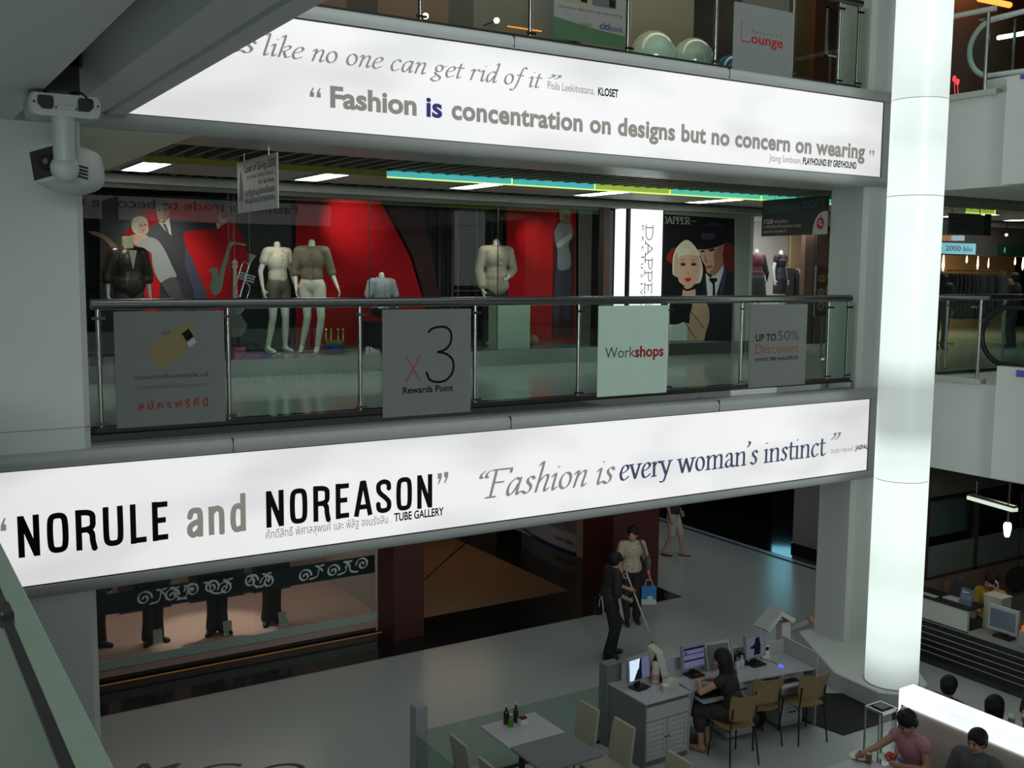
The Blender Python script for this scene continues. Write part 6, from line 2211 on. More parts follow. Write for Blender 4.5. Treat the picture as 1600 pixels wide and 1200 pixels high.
for i, (px, py) in enumerate(((247, 1006), (356, 992), (442, 977))):
    p = P(px, py, Z=.3)
    t = thing('price_stand', 'small pale price card stand on the display floor, %s' % ('nearest the left column', 'middle one of three', 'nearest the maroon column')[i], 'card stand', (p.x, p.y, .3), 0, 'price stands of the display')
    MB().box(-.07, .07, -.02, .02, 0, .02).build('base', WHITE, t, False, True)
    MB().prism([(-.065, -.01, .02), (.065, -.01, .02), (.065, .03, .21), (-.065, .03, .21)], (0, -.008, 0)).build('card', mat('grey_card_%d' % i, (0.36, 0.38, 0.36), .5), t, False, True)
area('display_light', (4.0, 16.0, 2.75), (4.0, 16.0, 0), 4.5, .5, 26, (1, .82, .72))
spot('display_spot', (4.4, 15.6, 2.75), (4.25, 15.3, .3), 110, 50, (1, .85, .72))

# ---------------------------------------------------------------- wooden-floored shop and curved board
area('wood_shop_light', (9.2, 17.5, 2.7), (9.0, 17.0, 0), 2.6, 3.0, 18, (1, .74, .52))
structure('wall_wood_shop', slab(6.9, 12.1, 20, 20.1, 0, 2.85), mat('brown_back_wall', (0.10, 0.05, 0.03), .6))
structure('wall_wood_side', slab(7.27, 7.3, 15.1, 20, 0, 2.85), mat('orange_brown_wall', (0.25, 0.10, 0.04), .6))
t = thing('curved_board', 'curved pale display board with a grey picture and blue lower edge by the wooden shop', 'display board', (12.1, 17.7, 0))
base = [(12.35, 19.3), (12.17, 18.5), (12.09, 17.7), (12.09, 17.2), (12.14, 16.78)]
base = [(p.x, p.y) for p in spline([(x, y, 0) for x, y in base], 5)]


def wallstrip(z0, z1, off):
    b = MB()
    for (xa, ya), (xb, yb) in zip(base, base[1:]):
        b.loft([[(xa + off, ya, z0), (xb + off, yb, z0), (xb + off + .02, yb, z0), (xa + off + .02, ya, z0)], [(xa + off, ya, z1), (xb + off, yb, z1), (xb + off + .02, yb, z1), (xa + off + .02, ya, z1)]])
    return b


wallstrip(.0, 2.3, 0).build('board', mat('pale_blue_board', (0.40, 0.42, 0.50), .5, var=.05), t)
wallstrip(.0, .045, -.012).build('blue_edge', mat('blue_edge', (0.02, 0.06, 0.25), .4), t)
wallstrip(.42, 2.0, -.008).build('picture', mat('grey_picture', (0.20, 0.20, 0.21), .5, var=.5, scale=4), t)
b = MB()
fb = lambda u, v: V((12.13 - .05 * math.sin(min(1, u)) * 0 - .06 + .0 * u, 17.55 - u, v))
write(b, 'Selection', fb, 0, .28, .2, .07, .02)
write(b, 'Collection', fb, .36, .64, .2, .07, .03)
b.build('lettering', GREYPR, t)
structure('wall_beige_strip', slab(12.05, 12.14, 15.15, 16.76, 0, 2.85), mat('beige_strip', (0.42, 0.40, 0.35), .6))
tag(MB().tube([P(735, 842, Z=.03), P(700, 872, Z=.015), P(664, 905, Z=.015)], .012, 8).build('floor_cable', BLACK, None, True), 'dark cable lying diagonally across the wooden shop floor', 'cable')
for i, (x0_, y0_, x1_, y1_) in enumerate(((756, 838, 743, 852), (773, 836, 776, 845))):
    p, q = P(x0_, y0_, Z=.1), P(x1_, y1_, Z=.0)
    tag(MB().cyl(q, V((q.x + .05, q.y + .3, .55)), .008, n=8).build('metal_rod', STEEL, None, True), 'thin pale metal rod standing at the back of the wooden floor, %s one' % ('left', 'right')[i], 'rod', 'metal rods of the wooden shop')
# far corridor
area('corridor_fill', (6.5, 12.0, 2.72), (6.5, 12.0, 0), 11, .5, 22, (.93, 1, .96))  # unseen fill light, added to brighten the ground-floor corridor
area('corridor_fill_right', (14.2, 15.5, 2.72), (14.2, 15.5, 0), 1.0, 8, 20, (.95, 1, .97))  # second added fill, for the passage on the right
structure('wall_corridor_side', slab(17.3, 17.45, 19.0, 28, 0, 2.85), mat('dark_shop_glass_wall', (0.012, 0.012, 0.013), .15))
t = thing('barrier_frame', 'low black barrier frame along the dark shop on the far side of the corridor', 'barrier', (17.1, 20, 0))
b = MB()
for y in (19.2, 21.0, 22.8):
    b.box(17.05, 17.11, y, y + .06, .1, 1.0)
b.build('post', BLACK, t)
b = MB()
b.box(17.05, 17.11, 19.2, 22.86, .93, 1.0)
b.box(17.05, 17.11, 19.2, 22.86, 0.006, .12)
b.build('rail', BLACK, t)
MB().box(17.07, 17.09, 19.3, 22.8, .12, .93).build('panel', mat('brown_barrier_panel', (0.06, 0.045, 0.04), .4, var=.5, scale=3), t)
t = thing('blue_screen', 'tall glowing blue screen deep in the ground-floor corridor behind the far pillar', 'screen', (19.95, 18.6, 1.0))
d = (V((0, 0, 0)) - V((19.95, 18.6, 0))).normalized()
sd = V((-d.y, d.x, 0))
c = V((19.95, 18.6, 0))
MB().prism([c + sd * .27 + V((0, 0, 1.3)), c - sd * .27 + V((0, 0, 1.3)), c - sd * .27 + V((0, 0, 2.7)), c + sd * .27 + V((0, 0, 2.7))], d * .03).build('lit_face', mat('blue_screen_glow', (0.1, .5, .8), .4, emit=2.6, ecol=(.22, .66, .85)), t)
MB().prism([c + sd * .3 - d * .1 + V((0, 0, 0)), c - sd * .3 - d * .1, c - sd * .3 - d * .1 + V((0, 0, 2.75)), c + sd * .3 - d * .1 + V((0, 0, 2.75))], d * .09).build('case', BLACK, t)
# lettering on the ground floor
b = MB()
_a, _b = P(184, 1219, Z=0), P(470, 1219, Z=0)
_d = (_b - _a).normalized()
_n = V((-_d.y, _d.x, 0))
fl = lambda u, v: _a + _d * u + _n * v + V((0, 0, .003))
write(b, 'M C O', fl, 0, (_b - _a).length, 0, .40, 0, .3)
tag(b.build('floor_lettering', mat('dark_floor_letters', (0.04, 0.02, 0.025), .4), None), 'dark italic letters laid into the pale ground floor', 'lettering')

# ---------------------------------------------------------------- café corner: glass screen, tables, chairs
t = thing('glass_screen', 'low green-tinted glass screen with a grey end post around the café tables', 'screen', (5.0, 9.75, 0))
MB().box(5.03, 7.38, 9.745, 9.757, .03, .72).build('glass_pane', EDGEGLASS, t)
MB().box(4.87, 4.882, 7.3, 9.70, .03, .72).build('glass_pane', EDGEGLASS, t)
b = MB()
b.loft([[(4.86 + k, 9.70, z), (5.02 - k, 9.70, z), (5.02 - k, 9.84, z), (4.86 + k, 9.84, z)] for z, k in ((0, 0), (1.0, .01), (1.02, .02))])
b.build('post', mat('grey_post', (0.30, 0.30, 0.32), .4), t)
MB().box(5.0, 7.4, 9.74, 9.765, 0, .03).build('base_rail', DSTEEL, t)
TABW = mat('white_tabletop', (0.42, 0.425, 0.43), .35)
TABG = mat('grey_tabletop', (0.15, 0.155, 0.16), .4)


def table(name, label, x0, x1, y0, y1, m, group=None):
    t = thing(name, label, 'table', ((x0 + x1) / 2, (y0 + y1) / 2, 0), 0, group)
    MB().box(x0, x1, y0, y1, .725, .75, .006).build('tabletop', m, t)
    cx, cy = (x0 + x1) / 2, (y0 + y1) / 2
    MB().cyl((cx, cy, .03), (cx, cy, .725), .035, n=14).build('pedestal', BLACK, t, True)
    MB().box(cx - .22, cx + .22, cy - .22, cy + .22, 0, .03, .008).build('foot_plate', BLACK, t)
    return t


table('cafe_table', 'white square café table with bottles, beside the glass screen', 5.55, 6.27, 8.88, 9.49, TABW, 'café tables')
table('cafe_table', 'grey square café table pushed against the white one', 5.56, 6.31, 8.23, 8.86, TABG, 'café tables')


def bottle(px, py, label, m, h=.20, r=.03):
    p = P(px, py, Z=.75)
    t = thing('bottle', label, 'bottle', (p.x, p.y, .75), 0, 'sauce bottles on the white table')
    MB().lathe((0, 0, 0), [(r * .9, 0), (r, .01), (r, h * .55), (r * .75, h * .66), (r * .4, h * .78), (r * .38, h * .95)], 14).build('glass', m, t, True, True)
    MB().cyl((0, 0, h * .94), (0, 0, h * 1.04), r * .45, n=12).build('cap', mat('bottle_cap_%d' % px, (.5, .5, .48), .3), t, True, True)


bottle(791, 1131, 'dark brown sauce bottle on the white café table, left one', mat('brown_bottle', (.03, .008, .006), .12), .21, .032)
bottle(806, 1128, 'dark bottle with a pale cap at the right on the white café table', mat('dark_green_bottle', (.012, .03, .012), .12), .22, .03)
bottle(798, 1135, 'green bottle in front of the two darker bottles', mat('green_bottle', (.04, .22, .01), .12), .14, .032)
p = P(817, 1131, Z=.75)
t = thing('sachet_box', 'small white sachet box beside the sauce bottles', 'box', (p.x, p.y, .75))
MB().box(-.05, .05, -.04, .04, 0, .06, .004).build('box', WHITE, t, False, True)
b = MB()
for k in range(4):
    b.box(-.035 + k * .02, -.025 + k * .02, -.03, .03, .05, .085)
b.build('sachets', mat('brown_sachets', (.10, .03, .02), .5), t, False, True)
CREAMC = mat('cream_leather', (0.34, 0.325, 0.25), .45)
TAN = mat('tan_plywood', (0.24, 0.165, 0.08), .45, var=.15, scale=14)


def cream_chair(label, x, y, rz):
    """seat faces -Y before it is turned"""
    t = thing('cafe_chair', label, 'chair', (x, y, 0), rz, 'cream café chairs')
    MB().loft([[(sx * .20, sy * .20, z) for sx, sy in ((-1, -1), (1, -1), (1, 1), (-1, 1))] for z in (.42, .46)]).build('seat', CREAMC, t, False, True)
    b = MB()
    b.loft([[(-.185 + k * .01, y, z), (.185 - k * .01, y, z), (.185 - k * .01, y + .03, z), (-.185 + k * .01, y + .03, z)] for z, y, k in ((.44, .17, 0), (.6, .185, 0), (.8, .215, .3), (.90, .235, 1))])
    b.build('backrest', CREAMC, t, False, True)
    for sx in (-1, 1):
        for sy in (-1, 1):
            MB().cyl((sx * .17, sy * .17, 0), (sx * .165, sy * .165, .42), .012, .016, 10).build('leg', TAN, t, True, True)
    return t


c0 = cream_chair('cream chair on the right of the white table with bottles', 6.46, 9.03, -math.pi / 2)
c1 = dup(c0, (6.52, 8.47, 0), -math.pi / 2, 'cream chair on the right of the grey table, beside the louvred desk')
c2 = dup(c0, (6.50, 7.55, 0), -math.pi / 2, 'cream chair at the bottom edge in front of the louvred cupboard')
c3 = dup(c0, (5.27, 9.02, 0), math.pi / 2, 'cream chair behind the glass screen, beside the white table')
c4 = dup(c0, (5.27, 8.42, 0), math.pi / 2, 'cream chair behind the glass screen, beside the grey table')

# ---------------------------------------------------------------- computer desks
DESK = mat('white_laminate', (0.40, 0.40, 0.41), .4)
DESKS = mat('grey_green_laminate', (0.15, 0.165, 0.165), .4)
t = thing('louvred_desk', 'white computer desk with louvred doors and a raised back, nearest the café tables', 'desk', (7.42, 8.95, 0))
x0, x1, y0, y1 = 7.42, 8.12, 8.93, 9.62
MB().box(x0, x0 + .02, y0 - .02, y1, 0, .78).build('side_panel', DESKS, t)['label'] = 'grey-green side panel'
MB().box(x1 - .02, x1, y0, y1, 0, .78).build('side_panel', DESK, t)
MB().box(x0, x1, y0 - .02, y1, .78, .80, .004).build('desktop', DESK, t)
b = MB()
b.box(x0 - .02, x0 + .20, y1, y1 + .16, 0, 1.02)
b.box(x0 + .20, x1, y1, y1 + .02, 0, .80)
b.build('raised_back', DESKS, t)
MB().box(x0 + .02, x1 - .02, y0 + .03, y1, 0, .08).build('plinth', DESKS, t)
MB().box(x0 + .02, x1 - .02, y0, y0 + .3, .56, .73, .004).build('drawer', DESK, t)
for i, (xa, xb) in enumerate(((x0 + .03, x0 + .345), (x0 + .355, x1 - .03))):
    d = MB()
    d.box(xa, xa + .045, y0, y0 + .02, .08, .55)
    d.box(xb - .045, xb, y0, y0 + .02, .08, .55)
    d.box(xa + .045, xb - .045, y0, y0 + .02, .08, .13)
    d.box(xa + .045, xb - .045, y0, y0 + .02, .50, .55)
    for k in range(6):
        z = .135 + k * .061
        d.prism([(xa + .045, y0 + .0, z), (xb - .045, y0 + .0, z), (xb - .045, y0 + .016, z + .05), (xa + .045, y0 + .016, z + .05)], (0, .006, 0))
    door = d.build('door', DESK, t)
    b = MB()
    b.ell(((xb - .02) if i == 0 else (xa + .02), y0 - .01, .33), .012, 10, 6)
    b.build('knob', DSTEEL, door, True)
SCRB = mat('lit_screen_blue', (.1, .1, .2), .3, emit=.16, ecol=(.42, .45, .85))
SCRL = mat('lit_screen_white', (.5, .6, .7), .3, emit=.72, ecol=(.70, .85, 1))
SCRD = mat('screen_dark_shape', (.006, .008, .03), .3)
SCRM = mat('lit_screen_dim', (.1, .1, .12), .3, emit=.10, ecol=(.6, .6, .9))


def monitor(label, x, y, z, rz, art, w=.37, h=.29, frame=None, tilt=.08):
    t = thing('monitor', label, 'monitor', (x, y, z), rz, None)
    MB().box(-.11, .11, -.09, .09, 0, .02, .006).build('stand_base', BLACK, t, False, True)
    MB().box(-.035, .035, .03, .06, .02, .18).build('stand_neck', BLACK, t, False, True)
    T = lambda u, v, d=0: V((u * w, .0 + tilt * v * h - d, .09 + v * h))
    b = MB()
    b.prism([T(-.5, 0), T(.5, 0), T(.5, 1), T(-.5, 1)], (0, .045, 0))
    b.build('housing', frame or mat('grey_monitor_case', (.25, .26, .27), .4), t, False, True)
    b = MB()
    mats = []
    for pts, m in art:
        if m not in mats:
            mats.append(m)
        b.mi = mats.index(m)
        b.poly([T(-.44 + .88 * u, .08 + .84 * v, .002 + .0006 * len(b.b.faces)) for u, v in pts])
    b.build('screen', mats, t, False, True)
    return t


full = [(0, 0), (1, 0), (1, 1), (0, 1)]
monitor('monitor with a bright white and dark picture on the louvred desk', 7.66, 9.32, .80, .12,
        [(full, SCRB), ([(0, 0), (.62, .0), (.62, 1), (0, 1)], SCRL), ([(.35, .28), (.62, .28), (.62, 1), (.55, 1), (.5, .75), (.48, .55), (.36, .38)], SCRD), ([(.20, .0), (.62, 0), (.62, .30), (.32, .30), (.28, .18)], SCRD), ([(.0, .0), (.2, 0), (.12, .3), (.0, .25)], SCRL)])
# long desk, turned a little
DR = math.radians(-8)
DO = V((8.22, 9.02, 0))
MX = Matrix.Translation(DO) @ Matrix.Rotation(DR, 4, 'Z')
t = thing('long_computer_desk', 'long white computer desk with drawers and keyboard trays in front of three tan chairs', 'desk', DO, DR)
L_ = 1.86
MB().box(.0, L_, 0, .62, .73, .75, .004).build('desktop', DESK, t, False, True)
MB().loft([[(0, .12, 0), (.02, .12, 0), (.02, .64, 0), (0, .64, 0)], [(0, -.02, .73), (.02, -.02, .73), (.02, .64, .73), (0, .64, .73)]]).build('side_panel', DESK, t, False, True)
MB().box(L_, L_ + .025, -.03, .66, 0, .96).build('side_panel', DESK, t, False, True)
MB().box(.0, L_, .62, .64, .1, .92).build('back_panel', DESK, t, False, True)
for xa, xb in ((.55, .95), (1.35, 1.7)):
    MB().box(xa, xb, .02, .6, .05, .72).build('pedestal', DESK, t, False, True)
    for z in (.10, .31, .52):
        d = MB().box(xa + .01, xb - .01, .005, .02, z, z + .18, .003).build('drawer', DESK, t, False, True)
        MB().box((xa + xb) / 2 - .06, (xa + xb) / 2 + .06, -.003, .005, z + .12, z + .14).build('handle', DSTEEL, d, False, True)
for xa, xb in ((.06, .52), (1.0, 1.82)):
    tr = MB().box(xa, xb, -.16, .22, .635, .65).build('keyboard_tray', DESK, t, False, True)
for i, (xa, xb) in enumerate(((.10, .48), (1.12, 1.56))):
    q = MX @ V(((xa + xb) / 2, .0, .65))
    kb = thing('keyboard', 'black keyboard on the %s tray of the long desk' % ('left', 'right')[i], 'keyboard', q, DR, 'keyboards of the long desk')
    w = (xb - xa) / 2
    MB().box(-w, w, -.07, .07, 0, .02, .004).build('case', BLACK, kb, False, True)
    b = MB()
    for r in range(4):
        for c in range(12):
            b.box(-w + .015 + c * (2 * w - .03) / 12, -w + .015 + (c + .85) * (2 * w - .03) / 12, -.055 + r * .028, -.032 + r * .028, .02, .026)
    b.build('keys', DSTEEL, kb, False, True)
q = MX @ V((.30, .40, .75))
monitor('monitor with a lilac window layout on the left of the long desk', q.x, q.y, .75, DR + .1, [(full, SCRB), ([(0, .30), (1, .30), (1, .38), (0, .38)], SCRD), ([(0, .62), (1, .62), (1, .66), (0, .66)], SCRD), ([(0, .86), (1, .86), (1, .97), (0, .97)], SCRD), ([(.05, .68), (.13, .68), (.13, .80), (.05, .80)], SCRD)], .36, .30)
q = MX @ V((1.24, .40, .75))
monitor('monitor with a dark figure on its screen on the right of the long desk', q.x, q.y, .75, DR + .1, [(full, SCRM), ([(.38, .05), (.75, .05), (.78, .5), (.7, .95), (.5, .92), (.42, .6), (.2, .5), (.22, .4), (.42, .4)], SCRD)], .34, .30)


def desk_item(name, label, cat, u, v, z=.75, rz=0.0, group=None):
    q = MX @ V((u, v, z))
    return thing(name, label, cat, q, DR + rz, group)


t = desk_item('document_holder', 'large pale folder rack with a grey sheet behind the seated girl', 'folder rack', .72, .42)
MB().prism([(-.19, 0, 0), (.19, 0, 0), (.19, .10, .34), (-.19, .10, .34)], (0, .02, 0)).build('back_board', mat('pale_grey_folder', (.34, .34, .33), .5), t, False, True)
MB().prism([(-.16, -.004, .02), (.15, -.004, .02), (.15, .086, .31), (-.16, .086, .31)], (0, -.003, 0)).build('sheet', mat('grey_sheet', (.13, .14, .13), .6), t, False, True)
for s in (-.2, .2):
    MB().prism([(s, 0, 0), (s, .18, 0), (s, .13, .36), (s, .09, .36)], (.012, 0, 0)).build('side_plate', mat('pale_plate', (.4, .4, .39), .5), t, False, True)
q = V((8.03, 9.42, .80))
t = thing('magazine_file', 'tall white magazine file with a black slanted side at the end of the louvred desk', 'magazine file', q, .2)
MB().loft([[(-.06, -.13, 0), (.06, -.13, 0), (.06, .13, 0), (-.06, .13, 0)], [(-.06, -.02, .34), (.06, -.02, .34), (.06, .13, .40), (-.06, .13, .40)]]).build('case', mat('white_card', (.46, .45, .42), .5), t, False, True)
MB().prism([(-.062, -.13, 0), (-.062, .12, 0), (-.062, .0, .33)], (-.004, 0, 0)).build('side', BLACK, t, False, True)
t = thing('tissue_box', 'cream box in front of the magazine file on the louvred desk', 'box', (7.98, 9.13, .80), .15)
MB().box(-.09, .09, -.06, .06, 0, .10, .005).build('box', mat('cream_box_card', (.48, .46, .38), .5), t, False, True)
MB().box(-.02, .0, -.005, .02, .10, .13).build('tissue', WHITE, t, False, True)
t = thing('jar', 'small lilac-white jar beside the cream box on the louvred desk', 'jar', (7.86, 9.08, .80))
MB().cyl((0, 0, 0), (0, 0, .07), .045, n=18).build('body', mat('lilac_white', (.42, .42, .46), .4), t, True, True)
MB().cyl((0, 0, .07), (0, 0, .085), .047, n=18).build('lid', WHITE, t, True, True)
t = thing('lotion_bottle', 'tall pale pink bottle between the bright monitor and the magazine file', 'bottle', (7.90, 9.32, .80))
MB().lathe((0, 0, 0), [(.045, 0), (.05, .02), (.05, .14), (.045, .17), (.045, .26), (.04, .27)], 16).build('body', mat('pale_cream_plastic', (.48, .42, .36), .4), t, True, True)
MB().cyl((0, 0, .06), (0, 0, .13), .051, n=16, cap=False).build('label_band', mat('pink_label', (.45, .22, .18), .5), t, True, True)
t = thing('tray_of_papers', 'low heap of pale papers in front of the bright monitor', 'papers', (7.80, 9.2, .80), .3)
for k in range(3):
    MB().box(-.08 + .01 * k, .08, -.04, .05 + .01 * k, .004 * k, .004 * k + .004).build('sheet', mat('paper_%d' % k, (.42, .42, .44), .6), t, False, True)
for i, (u, v, c, lab) in enumerate(((.93, .36, (.05, .15, .3), 'small bottle with a blue top beside the folder rack'), (1.02, .40, (.35, .33, .28), 'small cream jar left of the dark-figure monitor'))):
    t = desk_item('small_bottle', lab, 'bottle', u, v)
    MB().lathe((0, 0, 0), [(.035, 0), (.038, .01), (.036, .09), (.02, .11)], 14).build('body', mat('bottle_body_%d' % i, (.4, .42, .42), .3), t, True, True)
    MB().cyl((0, 0, .11), (0, 0, .15), .02, n=12).build('cap', mat('bottle_top_%d' % i, c, .4), t, True, True)
t = desk_item('pen_pot', 'dark pen pot behind the cream jar on the long desk', 'pot', 1.02, .52)
MB().cyl((0, 0, 0), (0, 0, .11), .04, n=14).build('pot', BLACK, t, True, True)
for k in range(4):
    MB().cyl((-.015 + .01 * k, .0, .05), (-.03 + .02 * k, .01, .20), .004, n=6).build('pen', STEEL if k % 2 else DSTEEL, t, True, True)
t = desk_item('speaker_box', 'small black loudspeaker left of the dark-figure monitor', 'loudspeaker', 1.08, .46)
MB().box(-.04, .04, -.05, .05, 0, .17, .006).build('case', BLACK, t, False, True)
MB().cyl((0, -.052, .10), (0, -.05, .10), .028, n=14).build('cone', DSTEEL, t, False, True)
t = desk_item('computer_mouse', 'glowing blue computer mouse on the long desk', 'mouse', 1.48, .20)
b = MB()
b.ell((0, 0, .015), (.032, .05, .02), 14, 8)
b.build('body', mat('blue_glow_plastic', (.05, .08, .5), .3, emit=.7, ecol=(.15, .2, 1)), t, True, True)
MB().tube([(0, .045, .01), (.02, .15, .006), (-.05, .35, .006)], .003, 6).build('cord', BLACK, t, True, True)
t = desk_item('calendar_stand', 'small white card calendar right of the dark-figure monitor', 'calendar', 1.5, .52)
MB().prism([(-.06, 0, 0), (.06, 0, 0), (.06, .03, .16), (-.06, .03, .16)], (0, .006, 0)).build('card', WHITE, t, False, True)
MB().prism([(-.05, .021, .10), (.05, .021, .10), (.05, .028, .14), (-.05, .028, .14)], (0, -.006, 0)).build('print', SIGNB, t, False, True)
t = desk_item('handbag', 'dark bag on the seat side of the long desk between drawers', 'bag', 1.12, .2, .0)
b = MB()
b.ell((0, 0, .13), (.15, .09, .13), 16, 10)
b.build('body', mat('dark_mauve_leather', (.02, .015, .02), .4), t, True, True)
MB().tube(spline([(-.09, 0, .23), (-.06, 0, .36), (.06, 0, .36), (.09, 0, .23)], 6), .009, 8).build('strap', BLACK, t, True, True)
# white stand with angled top and a grey arm, behind the desk
q = P(1222, 1010, Z=.0)
q = V((10.25, 9.95, 0))
t = thing('arm_stand', 'white stand with a tilted top and a grey side arm behind the long desk', 'stand', q)
top = P(1222, 968, Y=q.y)
b = MB()
_px = P(1224, 985, Y=q.y).x
b.box(_px - .09, _px + .09, q.y - .06, q.y + .06, 0, top.z - .03, .01)
b.build('post', mat('white_stand', (.42, .41, .38), .5), t)
b = MB()
b.prism([P(1198, 985, Y=q.y - .1), P(1222, 955, Y=q.y - .1), P(1244, 967, Y=q.y - .1), P(1240, 974, Y=q.y - .1), P(1222, 963, Y=q.y - .1), P(1203, 989, Y=q.y - .1)], (0, .25, 0))
b.build('tilted_top', MATS['white_stand'], t)
a, c = P(1221, 988, Y=q.y), P(1260, 972, Y=q.y)
b = MB()
b.tube([a, a.lerp(c, .5), c], [.055, .06, .05], 12)
b.build('arm', mat('grey_arm', (.17, .165, .17), .5), t, True)
b = MB()
b.ell(P(1266, 968, Y=q.y), .055, 14, 10)
b.build('knob', mat('reddish_knob', (.30, .12, .08), .5), t, True)
b = MB()
b.ell(P(1198, 978, Y=q.y), .035, 12, 8)
b.build('small_knob', mat('brown_knob', (.14, .06, .05), .5), t, True)


def tan_chair(label, x, y, rz):
    """faces -Y before it is turned"""
    t = thing('plywood_chair', label, 'chair', (x, y, 0), rz, 'tan plywood chairs at the long desk')
    b = MB()
    rings = []
    for y_, z_, w in ((-.21, .445, .19), (-.19, .46, .21), (0, .45, .215), (.15, .455, .20), (.20, .47, .18)):
        rings.append([(-w, y_, z_), (0, y_, z_ - .012), (w, y_, z_), (w, y_, z_ + .012), (0, y_, z_), (-w, y_, z_ + .012)])
    b.loft(rings)
    b.build('seat', TAN, t, True, True)
    b = MB()
    rings = []
    for z_, y_, w in ((.56, .205, .165), (.60, .21, .19), (.75, .235, .205), (.84, .265, .21), (.875, .28, .20)):
        rings.append([(-w, y_ - .035, z_ + (.03 if z_ > .8 else 0)), (-w * .5, y_ - .005, z_), (0, y_ + .004, z_), (w * .5, y_ - .005, z_), (w, y_ - .035, z_ + (.03 if z_ > .8 else 0)),
                      (w, y_ - .023, z_ + (.03 if z_ > .8 else 0)), (w * .5, y_ + .007, z_), (0, y_ + .016, z_), (-w * .5, y_ + .007, z_), (-w, y_ - .023, z_ + (.03 if z_ > .8 else 0))])
    b.loft(rings)
    b.build('backrest', TAN, t, True, True)
    for s in (-1, 1):
        b = MB()
        b.tube([(s * .20, -.20, 0), (s * .17, -.16, .44)], .010, 8)
        b.build('leg', BLACK, t, True, True)
        b = MB()
        b.tube([(s * .205, .25, 0), (s * .175, .19, .44), (s * .165, .225, .72)], .010, 8)
        b.build('leg', BLACK, t, True, True)
    b = MB()
    for s in (-1, 1):
        b.tube([(s * .17, -.16, .435), (s * .175, .19, .435)], .008, 6)
    b.tube([(-.17, 0, .435), (.17, 0, .435)], .008, 6)
    b.build('frame', BLACK, t, True, True)
    return t


t0 = tan_chair('tan plywood chair the black-haired girl sits on', 8.50, 8.60, math.radians(180 - 8))
dup(t0, (9.13, 8.82, 0), math.radians(180 - 14), 'empty tan plywood chair in the middle of the three')
dup(t0, (9.70, 8.62, 0), math.radians(180 - 14), 'empty tan plywood chair nearest the right column')
# black mat
b = MB()
q = [P(1262, 1083, Z=.004), P(1214, 1112, Z=.004), P(1318, 1149, Z=.004), P(1420, 1117, Z=.004), P(1380, 1085, Z=.004)]
b.prism([V((p.x, p.y, 0.0)) for p in q], (0, 0, .01))
tag(b.build('floor_mat', mat('black_mat', (.010, .010, .010), .8), None), 'large black mat on the floor before the lit round column', 'mat')
# ---------------------------------------------------------------- restaurant on the right of the ground floor
t = thing('booth_divider', 'glowing white-topped divider with padded beige bench backs between the restaurant booths', 'divider', (9.62, 7.0, 0))
MB().box(9.51, 9.74, 2.0, 7.08, 1.185, 1.20).build('lit_top', BOOTHLAMP, t)
MB().box(9.50, 9.512, 2.0, 7.08, 1.03, 1.185).build('lit_strip', BOOTHLAMP, t)
MB().box(9.51, 9.74, 7.07, 7.085, 0.10, 1.185).build('lit_end', BOOTHLAMP, t)
MB().box(9.52, 9.73, 2.0, 7.06, 0.0, 1.18).build('core', DSTEEL, t)
BENCH = mat('beige_padding', (0.40, 0.35, 0.30), .55)
MB().loft([[(x, y, z) for x, z in ((9.50, .42), (9.50, 1.03), (9.45, 1.035), (9.41, 1.0), (9.37, .42))] for y in (2.0, 7.0)]).build('bench_back', BENCH, t, True)
MB().box(8.98, 9.50, 2.0, 7.0, .12, .42, .03).build('bench_seat', BENCH, t, True)
MB().loft([[(x, y, z) for x, z in ((9.74, .42), (9.74, 1.02), (9.80, 1.02), (9.86, .42))] for y in (2.0, 7.0)]).build('bench_back', BENCH, t, True)
MB().box(9.74, 10.26, 2.0, 7.0, .12, .42, .03).build('bench_seat', BENCH, t, True)
table('restaurant_table', 'white restaurant table with food in front of the woman in pink', 7.95, 8.62, 5.6, 6.84, TABW)
table('restaurant_table', 'white restaurant table behind the glowing divider', 10.42, 10.84, 5.6, 6.9, TABW)


def plate(x, y, label, items, z=.75):
    t = thing('plate', label, 'plate', (x, y, z))
    MB().lathe((0, 0, 0), [(.05, 0), (.09, .008), (.115, .02), (.11, .02), (.06, .01), (.0, .008)], 22).build('dish', WHITE, t, True, True)
    for nm, m, pts in items:
        b = MB()
        for px, py, r in pts:
            b.ell((px, py, .015 + r * .7), (r, r, r * .75), 10, 6)
        b.build(nm, m, t, True, True)
    return t


REDF = mat('red_food', (.42, .03, .03), .4)
ORF = mat('orange_food', (.40, .12, .02), .4)
p = P(1390, 1185, Z=.76)
plate(p.x, p.y, 'plate of red and orange food in front of the woman in pink', [('tomato', REDF, [(-.03, .0, .035), (.03, .02, .035), (.0, -.04, .03)]), ('carrot', ORF, [(.06, -.02, .03), (-.06, -.03, .025)])])
p = P(1345, 1182, Z=.76)
plate(p.x, p.y, 'pale plate at the far edge of the restaurant table', [('food', mat('pale_food', (.4, .33, .25), .5), [(0, 0, .04), (.04, .02, .03)])])
p = P(1357, 1192, Z=.75)
t = thing('drinking_glass', 'glass of orange tea on the restaurant table', 'glass', (p.x, p.y, .75))
MB().lathe((0, 0, 0), [(.03, 0), (.036, .13), (.033, .13), (.028, .01)], 16).build('tumbler', SHOPGLASS, t, True, True)
MB().cyl((0, 0, .012), (0, 0, .10), .027, .031, 16).build('tea', mat('orange_tea', (.35, .10, .02), .2), t, True, True)
p = P(1341, 1172, Z=.76)
t = thing('fork', 'small steel fork on the restaurant table', 'cutlery', (p.x, p.y, .752), .6)
MB().box(-.006, .006, -.08, .03, 0, .003).build('handle', STEEL, t, False, True)
b = MB()
for k in range(4):
    b.box(-.012 + k * .007, -.009 + k * .007, .045, .08, 0, .003)
b.box(-.012, .012, .03, .045, 0, .003)
b.build('tines', STEEL, t, False, True)
